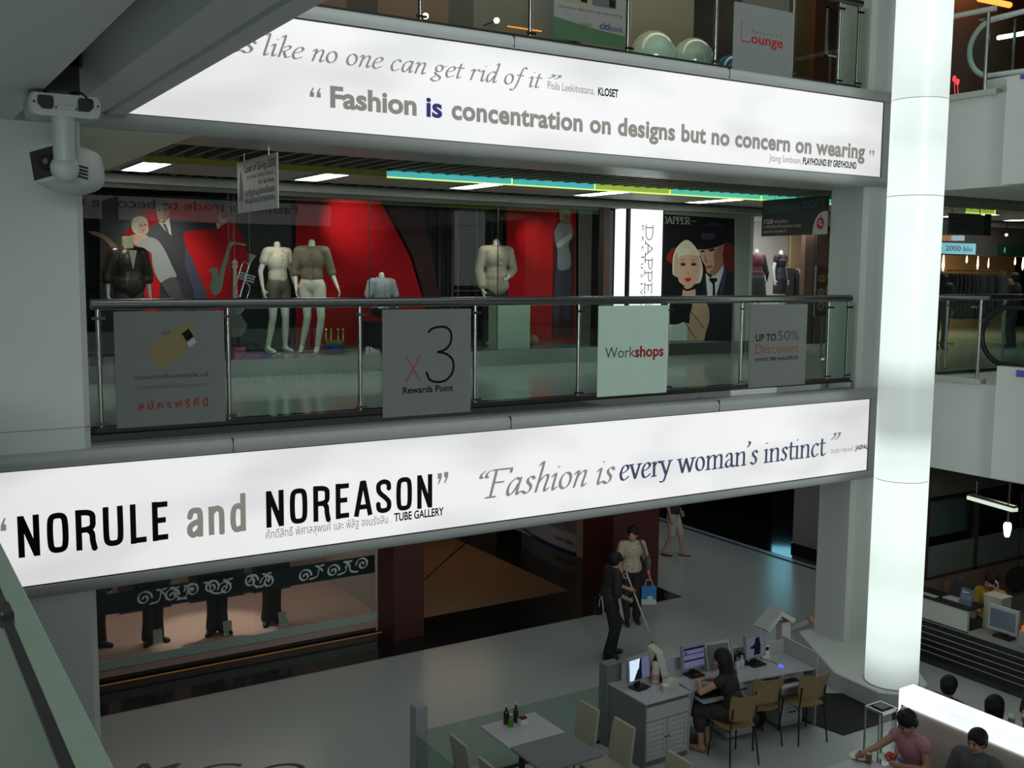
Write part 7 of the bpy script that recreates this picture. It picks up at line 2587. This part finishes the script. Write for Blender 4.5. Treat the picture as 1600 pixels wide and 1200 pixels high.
t = thing('blue_napkin', 'small blue napkin beside the plate of red food', 'napkin', tuple(P(1408, 1190, Z=.765)))
MB().prism([(-.03, -.02, 0), (.03, -.02, 0), (.02, .02, 0), (-.02, .03, 0)], (0, 0, .03)).build('cloth', mat('blue_napkin', (.06, .15, .5), .7), t, False, True)
# drinks and food on the farther table
for i, (dx, dy, c, lab) in enumerate(((.15, .5, (.45, .30, .22), 'pale pink drink with a clear lid on the far booth table'), (.3, .42, (.40, .03, .02), 'red cup at the right edge of the far booth table'))):
    t = thing('cup', lab, 'cup', (10.40 + dx, 5.6 + dy + .3, .75))
    MB().lathe((0, 0, 0), [(.03, 0), (.042, .14), (.04, .14)], 16).build('cup_body', mat('cup_%d' % i, c, .3), t, True, True)
    MB().lathe((0, 0, .14), [(.043, 0), (.03, .03), (.02, .035)], 16).build('lid', WHITE, t, True, True)
# small glass side stand at the end of the divider
t = thing('side_stand', 'small glass side stand with a silver top frame at the end of the glowing divider', 'stand', (9.530, 7.33, 0))
MB().box(9.410, 9.660, 7.21, 7.22, .05, .86).build('glass_pane', SHOPGLASS, t)
MB().box(9.410, 9.420, 7.22, 7.44, .05, .86).build('glass_pane', SHOPGLASS, t)
b = MB()
for a in ((9.400, 9.670, 7.20, 7.225), (9.400, 9.670, 7.425, 7.45), (9.400, 9.425, 7.225, 7.425), (9.645, 9.670, 7.225, 7.425)):
    b.box(a[0], a[1], a[2], a[3], .86, .89)
for x, y in ((9.410, 7.21), (9.660, 7.21), (9.410, 7.44), (9.660, 7.44)):
    b.cyl((x, y, 0), (x, y, .86), .012, n=8)
b.build('frame', mat('mauve_steel', (.35, .33, .35), .3, .7), t)
MB().box(9.460, 9.620, 7.26, 7.40, .86, .90, .01).build('menu_box', BLACK, t)
MB().box(9.420, 9.650, 7.22, 7.43, .0, .05).build('base', DSTEEL, t)

# counter: black slatted front, raised white part, low shelf with a monitor
t = thing('service_counter', 'black slatted service counter with a white raised front, right of the lit column', 'counter', (13.4, 8.2, 0))
CX = 13.15
MB().box(CX, 13.75, 8.71, 10.0, 0.10, .68).build('base_cabinet', BLACK, t)
MB().box(CX, 13.75, 5.0, 8.71, 0.10, .66).build('base_cabinet', BLACK, t)
b = MB()
for k in range(6):
    z = .13 + k * .092
    b.box(CX - .02, CX, 5.0, 10.0, z, z + .062)
b.build('slats', mat('black_slat', (.008, .008, .009), .35), t)
b = MB()
for k in range(6):
    z = .194 + k * .092
    b.box(CX - .022, CX - .004, 5.0, 10.0, z, z + .010)
b.build('slat_edges', mat('grey_edge', (.32, .32, .31), .4), t)
MB().box(CX - .03, CX + .02, 8.71, 10.0, .69, 1.0).build('raised_front', mat('pale_front', (.45, .47, .43), .45), t)
MB().box(CX - .06, CX + .34, 8.69, 10.0, 1.0, 1.04, .006).build('counter_top', BLACK, t)
MB().box(CX - .03, 13.75, 5.0, 8.69, .66, .70).build('low_shelf', mat('grey_shelf', (.25, .25, .24), .45), t)
MB().box(CX + .02, 13.75, 5.0, 10.0, 0, .10).build('plinth', DARKWALL, t)
t = thing('monitor', 'pale monitor with a blue-grey screen on the low part of the service counter', 'monitor', (13.34, 8.27, .70))
MB().box(13.25, 13.42, 8.15, 8.40, .70, .73).build('stand_base', BLACK, t)
MB().box(13.34, 13.38, 8.24, 8.31, .73, .82).build('stand_neck', BLACK, t)
MB().box(13.30, 13.35, 8.06, 8.52, .78, 1.14, .006).build('housing', mat('pale_monitor_case', (.36, .36, .34), .4), t)
MB().box(13.297, 13.30, 8.10, 8.48, .83, 1.09).build('screen', mat('blue_grey_screen', (.05, .07, .09), .3, emit=.03, ecol=(.4, .6, .8)), t)
t = thing('laptop', 'open black laptop on the raised part of the service counter', 'laptop', (13.36, 9.02, 1.04))
MB().box(13.22, 13.46, 8.86, 9.20, 1.04, 1.055).build('keyboard_base', mat('pale_laptop', (.4, .4, .4), .4), t)
MB().prism([(13.40, 8.86, 1.055), (13.40, 9.20, 1.055), (13.46, 9.20, 1.30), (13.46, 8.86, 1.30)], (.012, 0, 0)).build('lid', BLACK, t)
t = thing('notice_card', 'blue-grey notice card with a white heading beside the laptop', 'sign', (13.24, 8.80, 1.04))
MB().prism([(13.20, 8.72, 1.04), (13.20, 8.92, 1.04), (13.26, 8.92, 1.27), (13.26, 8.72, 1.27)], (.01, 0, 0)).build('card', mat('blue_grey_card', (.07, .10, .14), .5), t)
b = MB()
fn_ = lambda u, v: V((13.198 + v * .26, 8.91 - u, 1.04 + v))
write(b, 'Earn', fn_, .02, .12, .165, .035, .03)
write(b, 'more points today', fn_, .02, .17, .12, .018)
write(b, 'with every meal', fn_, .02, .15, .085, .018)
b.build('lettering', mat('white_card_print', (.5, .5, .5), .5), t)
t = thing('paper_sheet', 'pale papers lying on the raised counter next to the column', 'papers', (13.2, 9.5, 1.04))
MB().box(13.12, 13.22, 9.25, 9.62, 1.04, 1.046).build('sheet', mat('pale_paper_strip', (.35, .37, .35), .6), t)
t = thing('counter_box', 'white box behind the pale monitor on the counter', 'box', (13.6, 8.5, .70))
MB().box(13.46, 13.70, 8.42, 8.70, .70, 1.18, .01).build('box', mat('pale_box', (.38, .38, .33), .5), t)
MB().box(13.45, 13.71, 8.41, 8.71, 1.18, 1.20).build('lid', MATS['pale_box'], t)
t = thing('table_lamp', 'small orange-shaded lamp on a grey pot at the right edge of the counter', 'lamp', (13.28, 7.86, .70))
MB().box(13.18, 13.38, 7.76, 7.98, .70, .93, .01).build('pot', mat('grey_pot', (.28, .28, .27), .5), t)
MB().lathe((13.28, 7.87, 0), [(.11, .93), (.11, .97), (.03, 1.09), (.02, 1.10)], 16).build('shade', mat('orange_shade', (.5, .08, .02), .4, emit=.35, ecol=(1, .20, .04)), t, True)
# pendant lamp and ceiling tube over the counter
p = P(1574, 826, Y=9.3)
t = thing('pendant_lamp', 'glowing cream glass pendant lamp over the service counter', 'lamp', (p.x, p.y, p.z))
b = MB()
b.lathe((p.x, p.y, 0), [(.030, p.z - .13), (.042, p.z - .10), (.06, p.z + .02), (.055, p.z + .08), (.03, p.z + .10)], 18)
b.build('shade', mat('cream_lamp_glow', (1, .85, .6), .4, emit=3.2, ecol=(1, .80, .52)), t, True)
MB().cyl((p.x, p.y, p.z + .10), (p.x, p.y, 2.875), .016, n=8).build('stem', mat('bronze_stem', (.10, .06, .04), .4), t, True)
a, c = P(1515, 777, Z=2.62), P(1586, 797, Z=2.62)
t = thing('ceiling_tube', 'long pale tube light hung under the dark soffit over the counter', 'light', ((a.x + c.x) / 2, (a.y + c.y) / 2, 2.6))
MB().bar(a, c, .10, .05).build('tube', mat('pale_tube', (.6, .7, .58), .4, emit=.55, ecol=(.88, 1, .82)), t)
MB().bar(a + V((0, 0, .04)), c + V((0, 0, .04)), .06, .03).build('housing', DSTEEL, t)
b = MB()
for q in (a.lerp(c, .15), a.lerp(c, .85)):
    b.cyl(q + V((0, 0, .05)), (q.x, q.y, 2.875), .008, n=6)
b.build('rod', DSTEEL, t)
# back wall of the restaurant
structure('wall_restaurant', slab(13.55, 22, 10.62, 10.75, 0, .70), mat('dusky_pink_wall', (.19, .135, .12), .55))
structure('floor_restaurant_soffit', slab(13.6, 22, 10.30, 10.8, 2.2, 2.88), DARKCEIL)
t = thing('window_3', None, None, (13.6, 10.62, .7))
t['kind'] = 'structure'
xs = [P(1449, 850, Y=10.6).x, P(1526, 850, Y=10.6).x, P(1640, 850, Y=10.6).x]
for xa, xb in zip(xs, xs[1:]):
    MB().box(xa + .03, xb - .03, 10.64, 10.65, .72, 2.2).build('pane', EDGEGLASS, t)
    MB().box(xa + .03, xb - .03, 10.625, 10.64, .72, 1.25).build('frosted_band', mat('frosted_green_film_%d' % int(xa * 10), (.12, .15, .14), .4), t)
b = MB()
for x in xs:
    b.box(x - .04, x + .04, 10.6, 10.7, .70, 2.2)
b.box(xs[0], xs[-1], 10.6, 10.7, .69, .73)
b.build('frame', mat('dark_brown_frame', (.045, .03, .02), .5), t)
b = MB()
b.box(14.05, 14.9, 10.9, 11.0, .9, 1.95)
b.box(15.3, 16.3, 10.9, 11.0, 1.3, 1.9)
structure('wall_behind_glass', b, mat('blue_grey_panel', (.16, .19, .22), .5))
for i, (x, lab) in enumerate(((P(1478, 905, Y=10.6).x, 'left'), (P(1500, 900, Y=10.6).x, 'right'))):
    tag(MB().box(x - .05, x + .08, 10.595, 10.618, .28, .62, .005).build('wall_notice', mat('tan_notice_%d' % i, (.26, .19, .14), .6)), 'small pale notice on the dusky pink wall behind the laptop, %s one' % lab, 'notice', 'notices on the pink wall')
p = P(1592, 906, Y=9.8)
t = thing('wok_pan', 'large dark round pan hanging behind the person in yellow', 'pan', tuple(p))
MB().cyl((p.x, p.y, p.z), (p.x + .02, p.y + .06, p.z + .01), .24, .22, 28).build('bowl', BLACK, t, True)
MB().cyl((p.x, p.y + .03, p.z + .22), (p.x, p.y + .03, 2.2), .008, n=6).build('hook_rod', DSTEEL, t)
area('restaurant_light', (14.2, 8.4, 2.8), (14.0, 8.4, 0), .5, 2.2, 9, (1, .88, .74))
# ---------------------------------------------------------------- people
DARKC = mat('black_uniform', (.010, .010, .011), .75)
TROUB = mat('black_trousers', (.008, .008, .009), .75)
# the cleaner with a mop
p = P(950, 1028, Z=0)
RZ = math.radians(78)
t = thing('person', 'person in a black uniform with pale apron ties, mopping the pale floor', 'person', (p.x, p.y, 0), RZ)
J = pose(pelvis=(.0, .02, .88), waist=(0, .0, 1.03), chest=(0, -.05, 1.20), neck=(0, -.08, 1.35), head=(.01, -.12, 1.48), face=(.35, -1, -.15),
         shL=(.165, -.06, 1.31), shR=(-.165, -.05, 1.31), elL=(.22, -.14, 1.08), wrL=(.12, -.36, 1.00), elR=(-.23, -.02, 1.05), wrR=(-.10, -.28, .90),
         knR=(-.09, -.05, .46), anR=(-.10, .06, .075), knL=(.10, -.20, .50), anL=(.10, -.10, .085), curl=1.1)
person(t, J, 'short')
shirt(t, J, DARKC, .026, 1.05, 'shirt', 1.05, .06)
trousers(t, J, TROUB, .024, 1.94, .02)
for s in 'LR':
    garment(t, 'shoe', BLACK, lambda b: foot(b, J, s, .010), .011, 2)
APR = mat('pale_apron_tie', (.34, .31, .25), .7)
b = MB()
b.tube([(.172 * math.cos(a), .005 + .135 * math.sin(a), .97) for a in [k * math.pi / 12 for k in range(25)]], .011, 8)
b.tube(spline([(-.05, .14, .97), (-.10, .15, .88), (-.11, .14, .72)], 5), .010, 6)
b.tube(spline([(-.04, .14, .97), (-.01, .16, .90), (.02, .15, .80)], 5), .010, 6)
b.build('apron_tie', APR, t, True, True)
b = MB()
b.prism([(-.17, -.10, .98), (-.20, -.04, .98), (-.205, -.10, .70), (-.185, -.17, .60)], (-.008, 0, 0))
b.build('apron_side', APR, t, False, True)
b = MB()
b.box(.16, .24, .02, .16, .62, .88, .01)
b.build('tool_pouch', BLACK, t, False, True)
# the mop: from the hands down to the floor beyond the desk
Rz = Matrix.Rotation(RZ, 4, 'Z')
hL = V((p.x, p.y, 0)) + (Rz @ (V(J['wrL']) + V((-.02, -.07, -.0))))
hR = V((p.x, p.y, 0)) + (Rz @ (V(J['wrR']) + V((.02, -.05, -.0))))
tip = P(1026, 1018, Z=.08)
up_ = (hL - tip).normalized()
t = thing('mop', 'long white-handled mop with a yellow head held by the cleaner', 'mop', (tip.x, tip.y, 0))
MB().cyl(tip + up_ * .05, hL + up_ * .25, .013, n=10).build('handle', mat('pale_mop_handle', (.48, .47, .42), .4), t, True)
b = MB()
b.cyl(tip + up_ * .05, tip + up_ * .17, .035, .02, 12)
b.build('socket', mat('yellow_plastic', (.42, .34, .02), .4), t, True)
b = MB()
for k in range(18):
    a = k * 2 * math.pi / 18
    q = tip + up_ * .05
    b.tube(spline([q, q + V((.05 * math.cos(a), .05 * math.sin(a), -.03)), V((tip.x + .12 * math.cos(a), tip.y + .12 * math.sin(a), .012))], 4), .012, 6)
b.build('mop_strands', mat('yellow_mop_strands', (.45, .37, .04), .8), t, True)

# woman with a floral blouse and a blue shopping bag
p = P(985, 973, Z=0)
RZ = math.radians(-22)
t = thing('person', 'woman in a pale floral blouse and black trousers, carrying a blue shopping bag', 'person', (p.x, p.y, 0), RZ)
J = pose(face=(-.55, -1, -.12), elL=(.25, .02, 1.07), wrL=(.27, -.08, .85), elR=(-.23, .02, 1.07), wrR=(-.20, -.12, .90), anL=(.11, .03, .075), anR=(-.10, -.06, .075), curl=1.2)
person(t, J, 'spiky')
fl = mat('floral_blouse', (.50, .42, .33), .75, var=.1)
nt = fl.node_tree
vo = nt.nodes.new('ShaderNodeTexVoronoi')
vo.inputs['Scale'].default_value = 22
cr = nt.nodes.new('ShaderNodeValToRGB')
cr.color_ramp.elements[0].position, cr.color_ramp.elements[0].color = .18, (.26, .13, .08, 1)
cr.color_ramp.elements[1].position, cr.color_ramp.elements[1].color = .40, (.36, .31, .23, 1)
tcn = [n for n in nt.nodes if n.type == 'TEX_COORD'][0]
nt.links.new(tcn.outputs['Object'], vo.inputs['Vector'])
nt.links.new(vo.outputs['Distance'], cr.inputs[0])
nt.links.new(cr.outputs[0], nt.nodes['Principled BSDF'].inputs['Base Color'])
shirt(t, J, fl, .018, 1.05, 'blouse', 1.0, .08)
trousers(t, J, TROUB, .018, 1.9, .02)
for s in 'LR':
    garment(t, 'shoe', mat('dark_shoe_leather', (.02, .015, .012), .4) if s == 'L' else MATS['dark_shoe_leather'], lambda b: foot(b, J, s, .008), .011, 2)
b = MB()
b.tube(spline([(.12, -.10, 1.38), (.17, -.135, 1.26), (.20, -.15, 1.12)], 5), .014, 8)
b.tube(spline([(.12, .09, 1.38), (.19, .10, 1.26), (.22, .04, 1.12)], 5), .014, 8)
b.tube(spline([(.12, -.10, 1.38), (.125, .0, 1.40), (.12, .09, 1.38)], 5), .014, 8)
b.build('bag_strap', mat('green_grey_canvas', (.07, .085, .07), .8), t, True, True)
wl = V((p.x, p.y, 0)) + (Matrix.Rotation(RZ, 4, 'Z') @ (V(J['wrL']) + V((.0, -.02, -.09))))
t2 = thing('shoulder_bag', 'grey-green canvas bag hanging from the shoulder of the woman in the floral blouse', 'bag', V((p.x, p.y, 0)) + Matrix.Rotation(RZ, 4, 'Z') @ V((.245, -.03, .92)), RZ)
b = MB()
b.loft([[(sx * w, sy * d, z) for sx, sy in ((-.8, -1), (.8, -1), (1, -.6), (1, .6), (.8, 1), (-.8, 1), (-1, .6), (-1, -.6))] for z, w, d in ((0, .03, .10), (.03, .045, .13), (.16, .04, .13), (.22, .02, .11))])
b.build('body', MATS['green_grey_canvas'], t2, True, True)
t = thing('shopping_bag', 'blue and white paper shopping bag in the hand of the woman in the floral blouse', 'bag', (wl.x, wl.y, wl.z - .42), RZ - .2)
BAGB = mat('bright_blue_paper', (.02, .16, .42), .5)
b = MB()
b.box(-.12, .12, -.045, .045, 0, .30)
b.mi = 1
b.box(-.121, .121, -.046, .046, 0, .09)
b.build('bag_body', [BAGB, mat('white_paper', (.45, .48, .5), .5)], t, False, True)
b = MB()
b.poly([(.02 + .05 * math.cos(a), -.048, .10 + .055 * math.sin(a)) for a in [k * math.pi / 8 for k in range(16)]])
b.build('print', MATS['white_paper'], t, False, True)
for y in (-.03, .03):
    MB().tube(spline([(-.06, y, .295), (-.04, y * .6, .40), (.04, y * .6, .40), (.06, y, .295)], 5), .006, 6).build('handle', MATS['white_paper'], t, True, True)

# the walker in shorts
p = P(1050, 868, Z=0)
t = thing('person', 'walker in pale knee-length shorts and dark top, half hidden by the lower banner', 'person', (p.x, p.y, 0), math.radians(28))
J = pose(anL=(.10, -.17, .075), knL=(.10, -.13, .46), anR=(-.10, .14, .095), knR=(-.095, -.02, .46), elL=(.26, .06, 1.08), wrL=(.36, -.02, .88))
person(t, J, 'short')
shirt(t, J, mat('navy_top', (.012, .012, .02), .8), .022, .6, 'shirt', 1.05, .08)
trousers(t, J, mat('pale_shorts_cloth', (.36, .31, .27), .8), .026, .98, 0, 'shorts')
for s in 'LR':
    garment(t, 'sandal', mat('brown_sandal', (.05, .03, .02), .6) if s == 'L' else MATS['brown_sandal'], lambda b: b.cap(J['an' + s] + V((0, .03, -.06)), J['to' + s] + V((0, 0, -.015)), .035, .03), .011, 1)


def seated(**kw):
    """a figure on a 0.45 m seat, facing -Y, origin on the floor under the hips"""
    d = dict(pelvis=(0, 0, .56), waist=(0, .0, .71), chest=(0, -.01, .89), neck=(0, -.02, 1.04), head=(0, -.05, 1.17), shL=(.165, -.01, 1.00), shR=(-.165, -.01, 1.00),
             elL=(.215, -.03, .74), elR=(-.215, -.03, .74), wrL=(.16, -.25, .73), wrR=(-.16, -.25, .73), hpL=(.09, -.02, .545), hpR=(-.09, -.02, .545),
             knL=(.10, -.43, .52), knR=(-.10, -.43, .52), anL=(.10, -.40, .08), anR=(-.10, -.40, .08))
    d.update(kw)
    return pose(**d)


# girl with long black hair at the long desk
t = thing('person', 'girl with long black hair seated at the long desk, arms on its top', 'person', (8.56, 8.66, 0), math.radians(180 + 22))
J = seated(chest=(0, -.07, .88), neck=(0, -.13, 1.03), head=(.0, -.18, 1.15), face=(.25, -1, -.25), shL=(.15, -.10, .95), shR=(-.15, -.10, .95), elL=(.27, -.30, .80), wrL=(.06, -.42, .82), elR=(-.24, -.30, .80), wrR=(-.04, -.40, .84),
           knL=(.10, -.40, .50), anL=(.13, -.34, .08), anR=(-.03, -.34, .08), haL=(-.9, -.3, .2), haR=(.9, -.3, .2), curl=.9)
person(t, J, 'long')
shirt(t, J, DARKC, .016, .12, 'dress', .95, .05)
sk = mat('patterned_skirt', (.03, .026, .024), .8, var=.9, scale=22)
garment(t, 'skirt', sk, lambda b: (torso(b, J, .016, 1, True, False), leg(b, J, 'L', .03, 1.5), leg(b, J, 'R', .03, 1.5), b.cap(J['knL'], J['knR'], .09, .09)))
for s in 'LR':
    garment(t, 'shoe', mat('tan_sandal', (.28, .17, .07), .5) if s == 'L' else MATS['tan_sandal'], lambda b: b.cap(J['an' + s] + V((0, .03, -.05)), J['to' + s] + V((0, 0, -.01)), .034, .03), .011, 1)

# woman in pink at the booth
p = P(1424, 1124, Z=1.17)
t = thing('person', 'woman in a sleeveless pink top reaching for food at the restaurant table', 'person', (p.x + .07, p.y - .02, 0), math.radians(-90))
J = seated(chest=(0, -.06, .87), neck=(0, -.12, 1.02), head=(.0, -.17, 1.15), face=(-.25, -1, -.55), shL=(.16, -.09, .97), shR=(-.16, -.09, .97), elR=(-.26, -.28, .83), wrR=(-.28, -.47, .80), haR=(-.1, -.95, -.15), elL=(.24, -.12, .74), wrL=(.12, -.34, .79), curl=.9)
person(t, J, 'spiky')
shirt(t, J, mat('pink_top', (.46, .20, .25), .75, var=.12, scale=18), .018, .12, 'top', 1.02, .06)
trousers(t, J, mat('dark_jeans', (.02, .022, .03), .8), .016, 1.95, .01)
for s in 'LR':
    garment(t, 'shoe', BLACK, lambda b: foot(b, J, s, .008), .011, 2)
# man in grey
p = P(1533, 1155, Z=1.17)
t = thing('person', 'man with short black hair in a grey t-shirt sitting against the beige bench', 'person', (p.x - .04, p.y, 0), math.radians(-82))
J = seated(head=(0, -.05, 1.16), neck=(0, -.015, 1.02), face=(-.1, -1, -.08), shL=(.18, -.0, .98), shR=(-.18, -.0, .98), elL=(.25, -.06, .72), elR=(-.25, -.06, .72), wrR=(-.18, -.30, .76), wrL=(.18, -.30, .76))
person(t, J, 'short')
shirt(t, J, mat('grey_tshirt', (.085, .088, .092), .8), .022, .75, 'shirt', 1.08, .06)
trousers(t, J, mat('dark_grey_trousers', (.03, .03, .032), .8), .018, 1.95, .01)
for s in 'LR':
    garment(t, 'shoe', BLACK, lambda b: foot(b, J, s, .008), .011, 2)
# people beyond the divider
p = P(1479, 1080, Z=1.13)
t = thing('person', 'person with short dark hair behind the glowing divider, facing away to the right', 'person', (max(p.x, 10.02), p.y, 0), math.radians(90))
J = seated(face=(.3, -1, -.1))
person(t, J, 'short', voxel=.012)
shirt(t, J, mat('dusky_pink_shirt', (.20, .11, .10), .8), .02, .7)
trousers(t, J, TROUB, .018)
p = P(1553, 1113, Z=1.04)
t = thing('person', 'person in a pale pink shirt with maroon-brown hair, bending behind the glowing divider', 'person', (max(p.x - .16, 10.02), p.y, 0), math.radians(90))
J = seated(chest=(0, -.06, .84), neck=(0, -.11, .98), head=(0, -.17, 1.09), face=(0, -1, -.5), shL=(.16, -.09, .94), shR=(-.16, -.09, .94))
person(t, J, 'bob', voxel=.012)
children(t)[-1].data.materials[0] = mat('maroon_brown_hair', (.03, .008, .009), .4, var=.3, scale=50)
shirt(t, J, mat('pale_pink_shirt', (.42, .28, .26), .8), .02, .9)
trousers(t, J, TROUB, .018)
p = P(1588, 1065, Z=1.17)
t = thing('person', 'person with full black hair at the right edge, facing the far booth table', 'person', (11.32, 6.45, 0), math.radians(-80))
J = seated(face=(.0, -1, -.25))
person(t, J, 'bob', voxel=.012)
shirt(t, J, BLACKC, .03, 1.2, 'shirt', 1.1)
trousers(t, J, TROUB, .018)
one('bench_stool', 'dark stool under the black-haired person at the right edge', 'stool', MB().box(11.12, 11.55, 6.2, 6.7, 0, .43, .02), BLACK, None, False, (11.32, 6.45, 0))
# cashier in yellow on the telephone
p = P(1549, 908, X=14.38)
t = thing('person', 'person in a yellow shirt talking on a telephone behind the service counter', 'person', (14.38, p.y, p.z - 1.18), math.radians(-75))
J = seated(face=(-.5, -1, -.15), elL=(.26, -.12, .80), wrL=(.13, -.14, 1.04), haL=(-.3, .1, .95), elR=(-.22, -.10, .72), wrR=(-.10, -.32, .78), curl=1.2)
person(t, J, 'short', voxel=.011)
shirt(t, J, mat('yellow_shirt', (.42, .25, .03), .75), .022, .75, 'shirt', 1.05)
trousers(t, J, TROUB, .018)
t2 = thing('telephone_handset', 'pale telephone handset at the ear of the person in yellow', 'telephone', V((14.38, p.y, p.z - 1.18)) + Matrix.Rotation(math.radians(-75), 4, 'Z') @ V((.105, -.10, 1.13)), math.radians(-75))
b = MB()
b.tube(spline([(0, -.035, -.085), (.02, -.01, -.05), (.025, 0, 0), (.02, .0, .05), (0, .01, .08)], 4), .014, 8)
b.cyl((0, -.04, -.085), (-.02, -.03, -.085), .024, n=12)
b.cyl((0, .01, .08), (-.02, .01, .08), .024, n=12)
b.build('handset', mat('pale_handset', (.42, .38, .34), .4), t2, True, True)
gz = p.z - 1.18
one('cashier_stool', 'dark high stool under the person in yellow', 'stool', MB().box(14.18, 14.58, p.y - .2, p.y + .2, 0, max(.2, gz + .44), .02), BLACK, None, False, (14.38, p.y, 0))
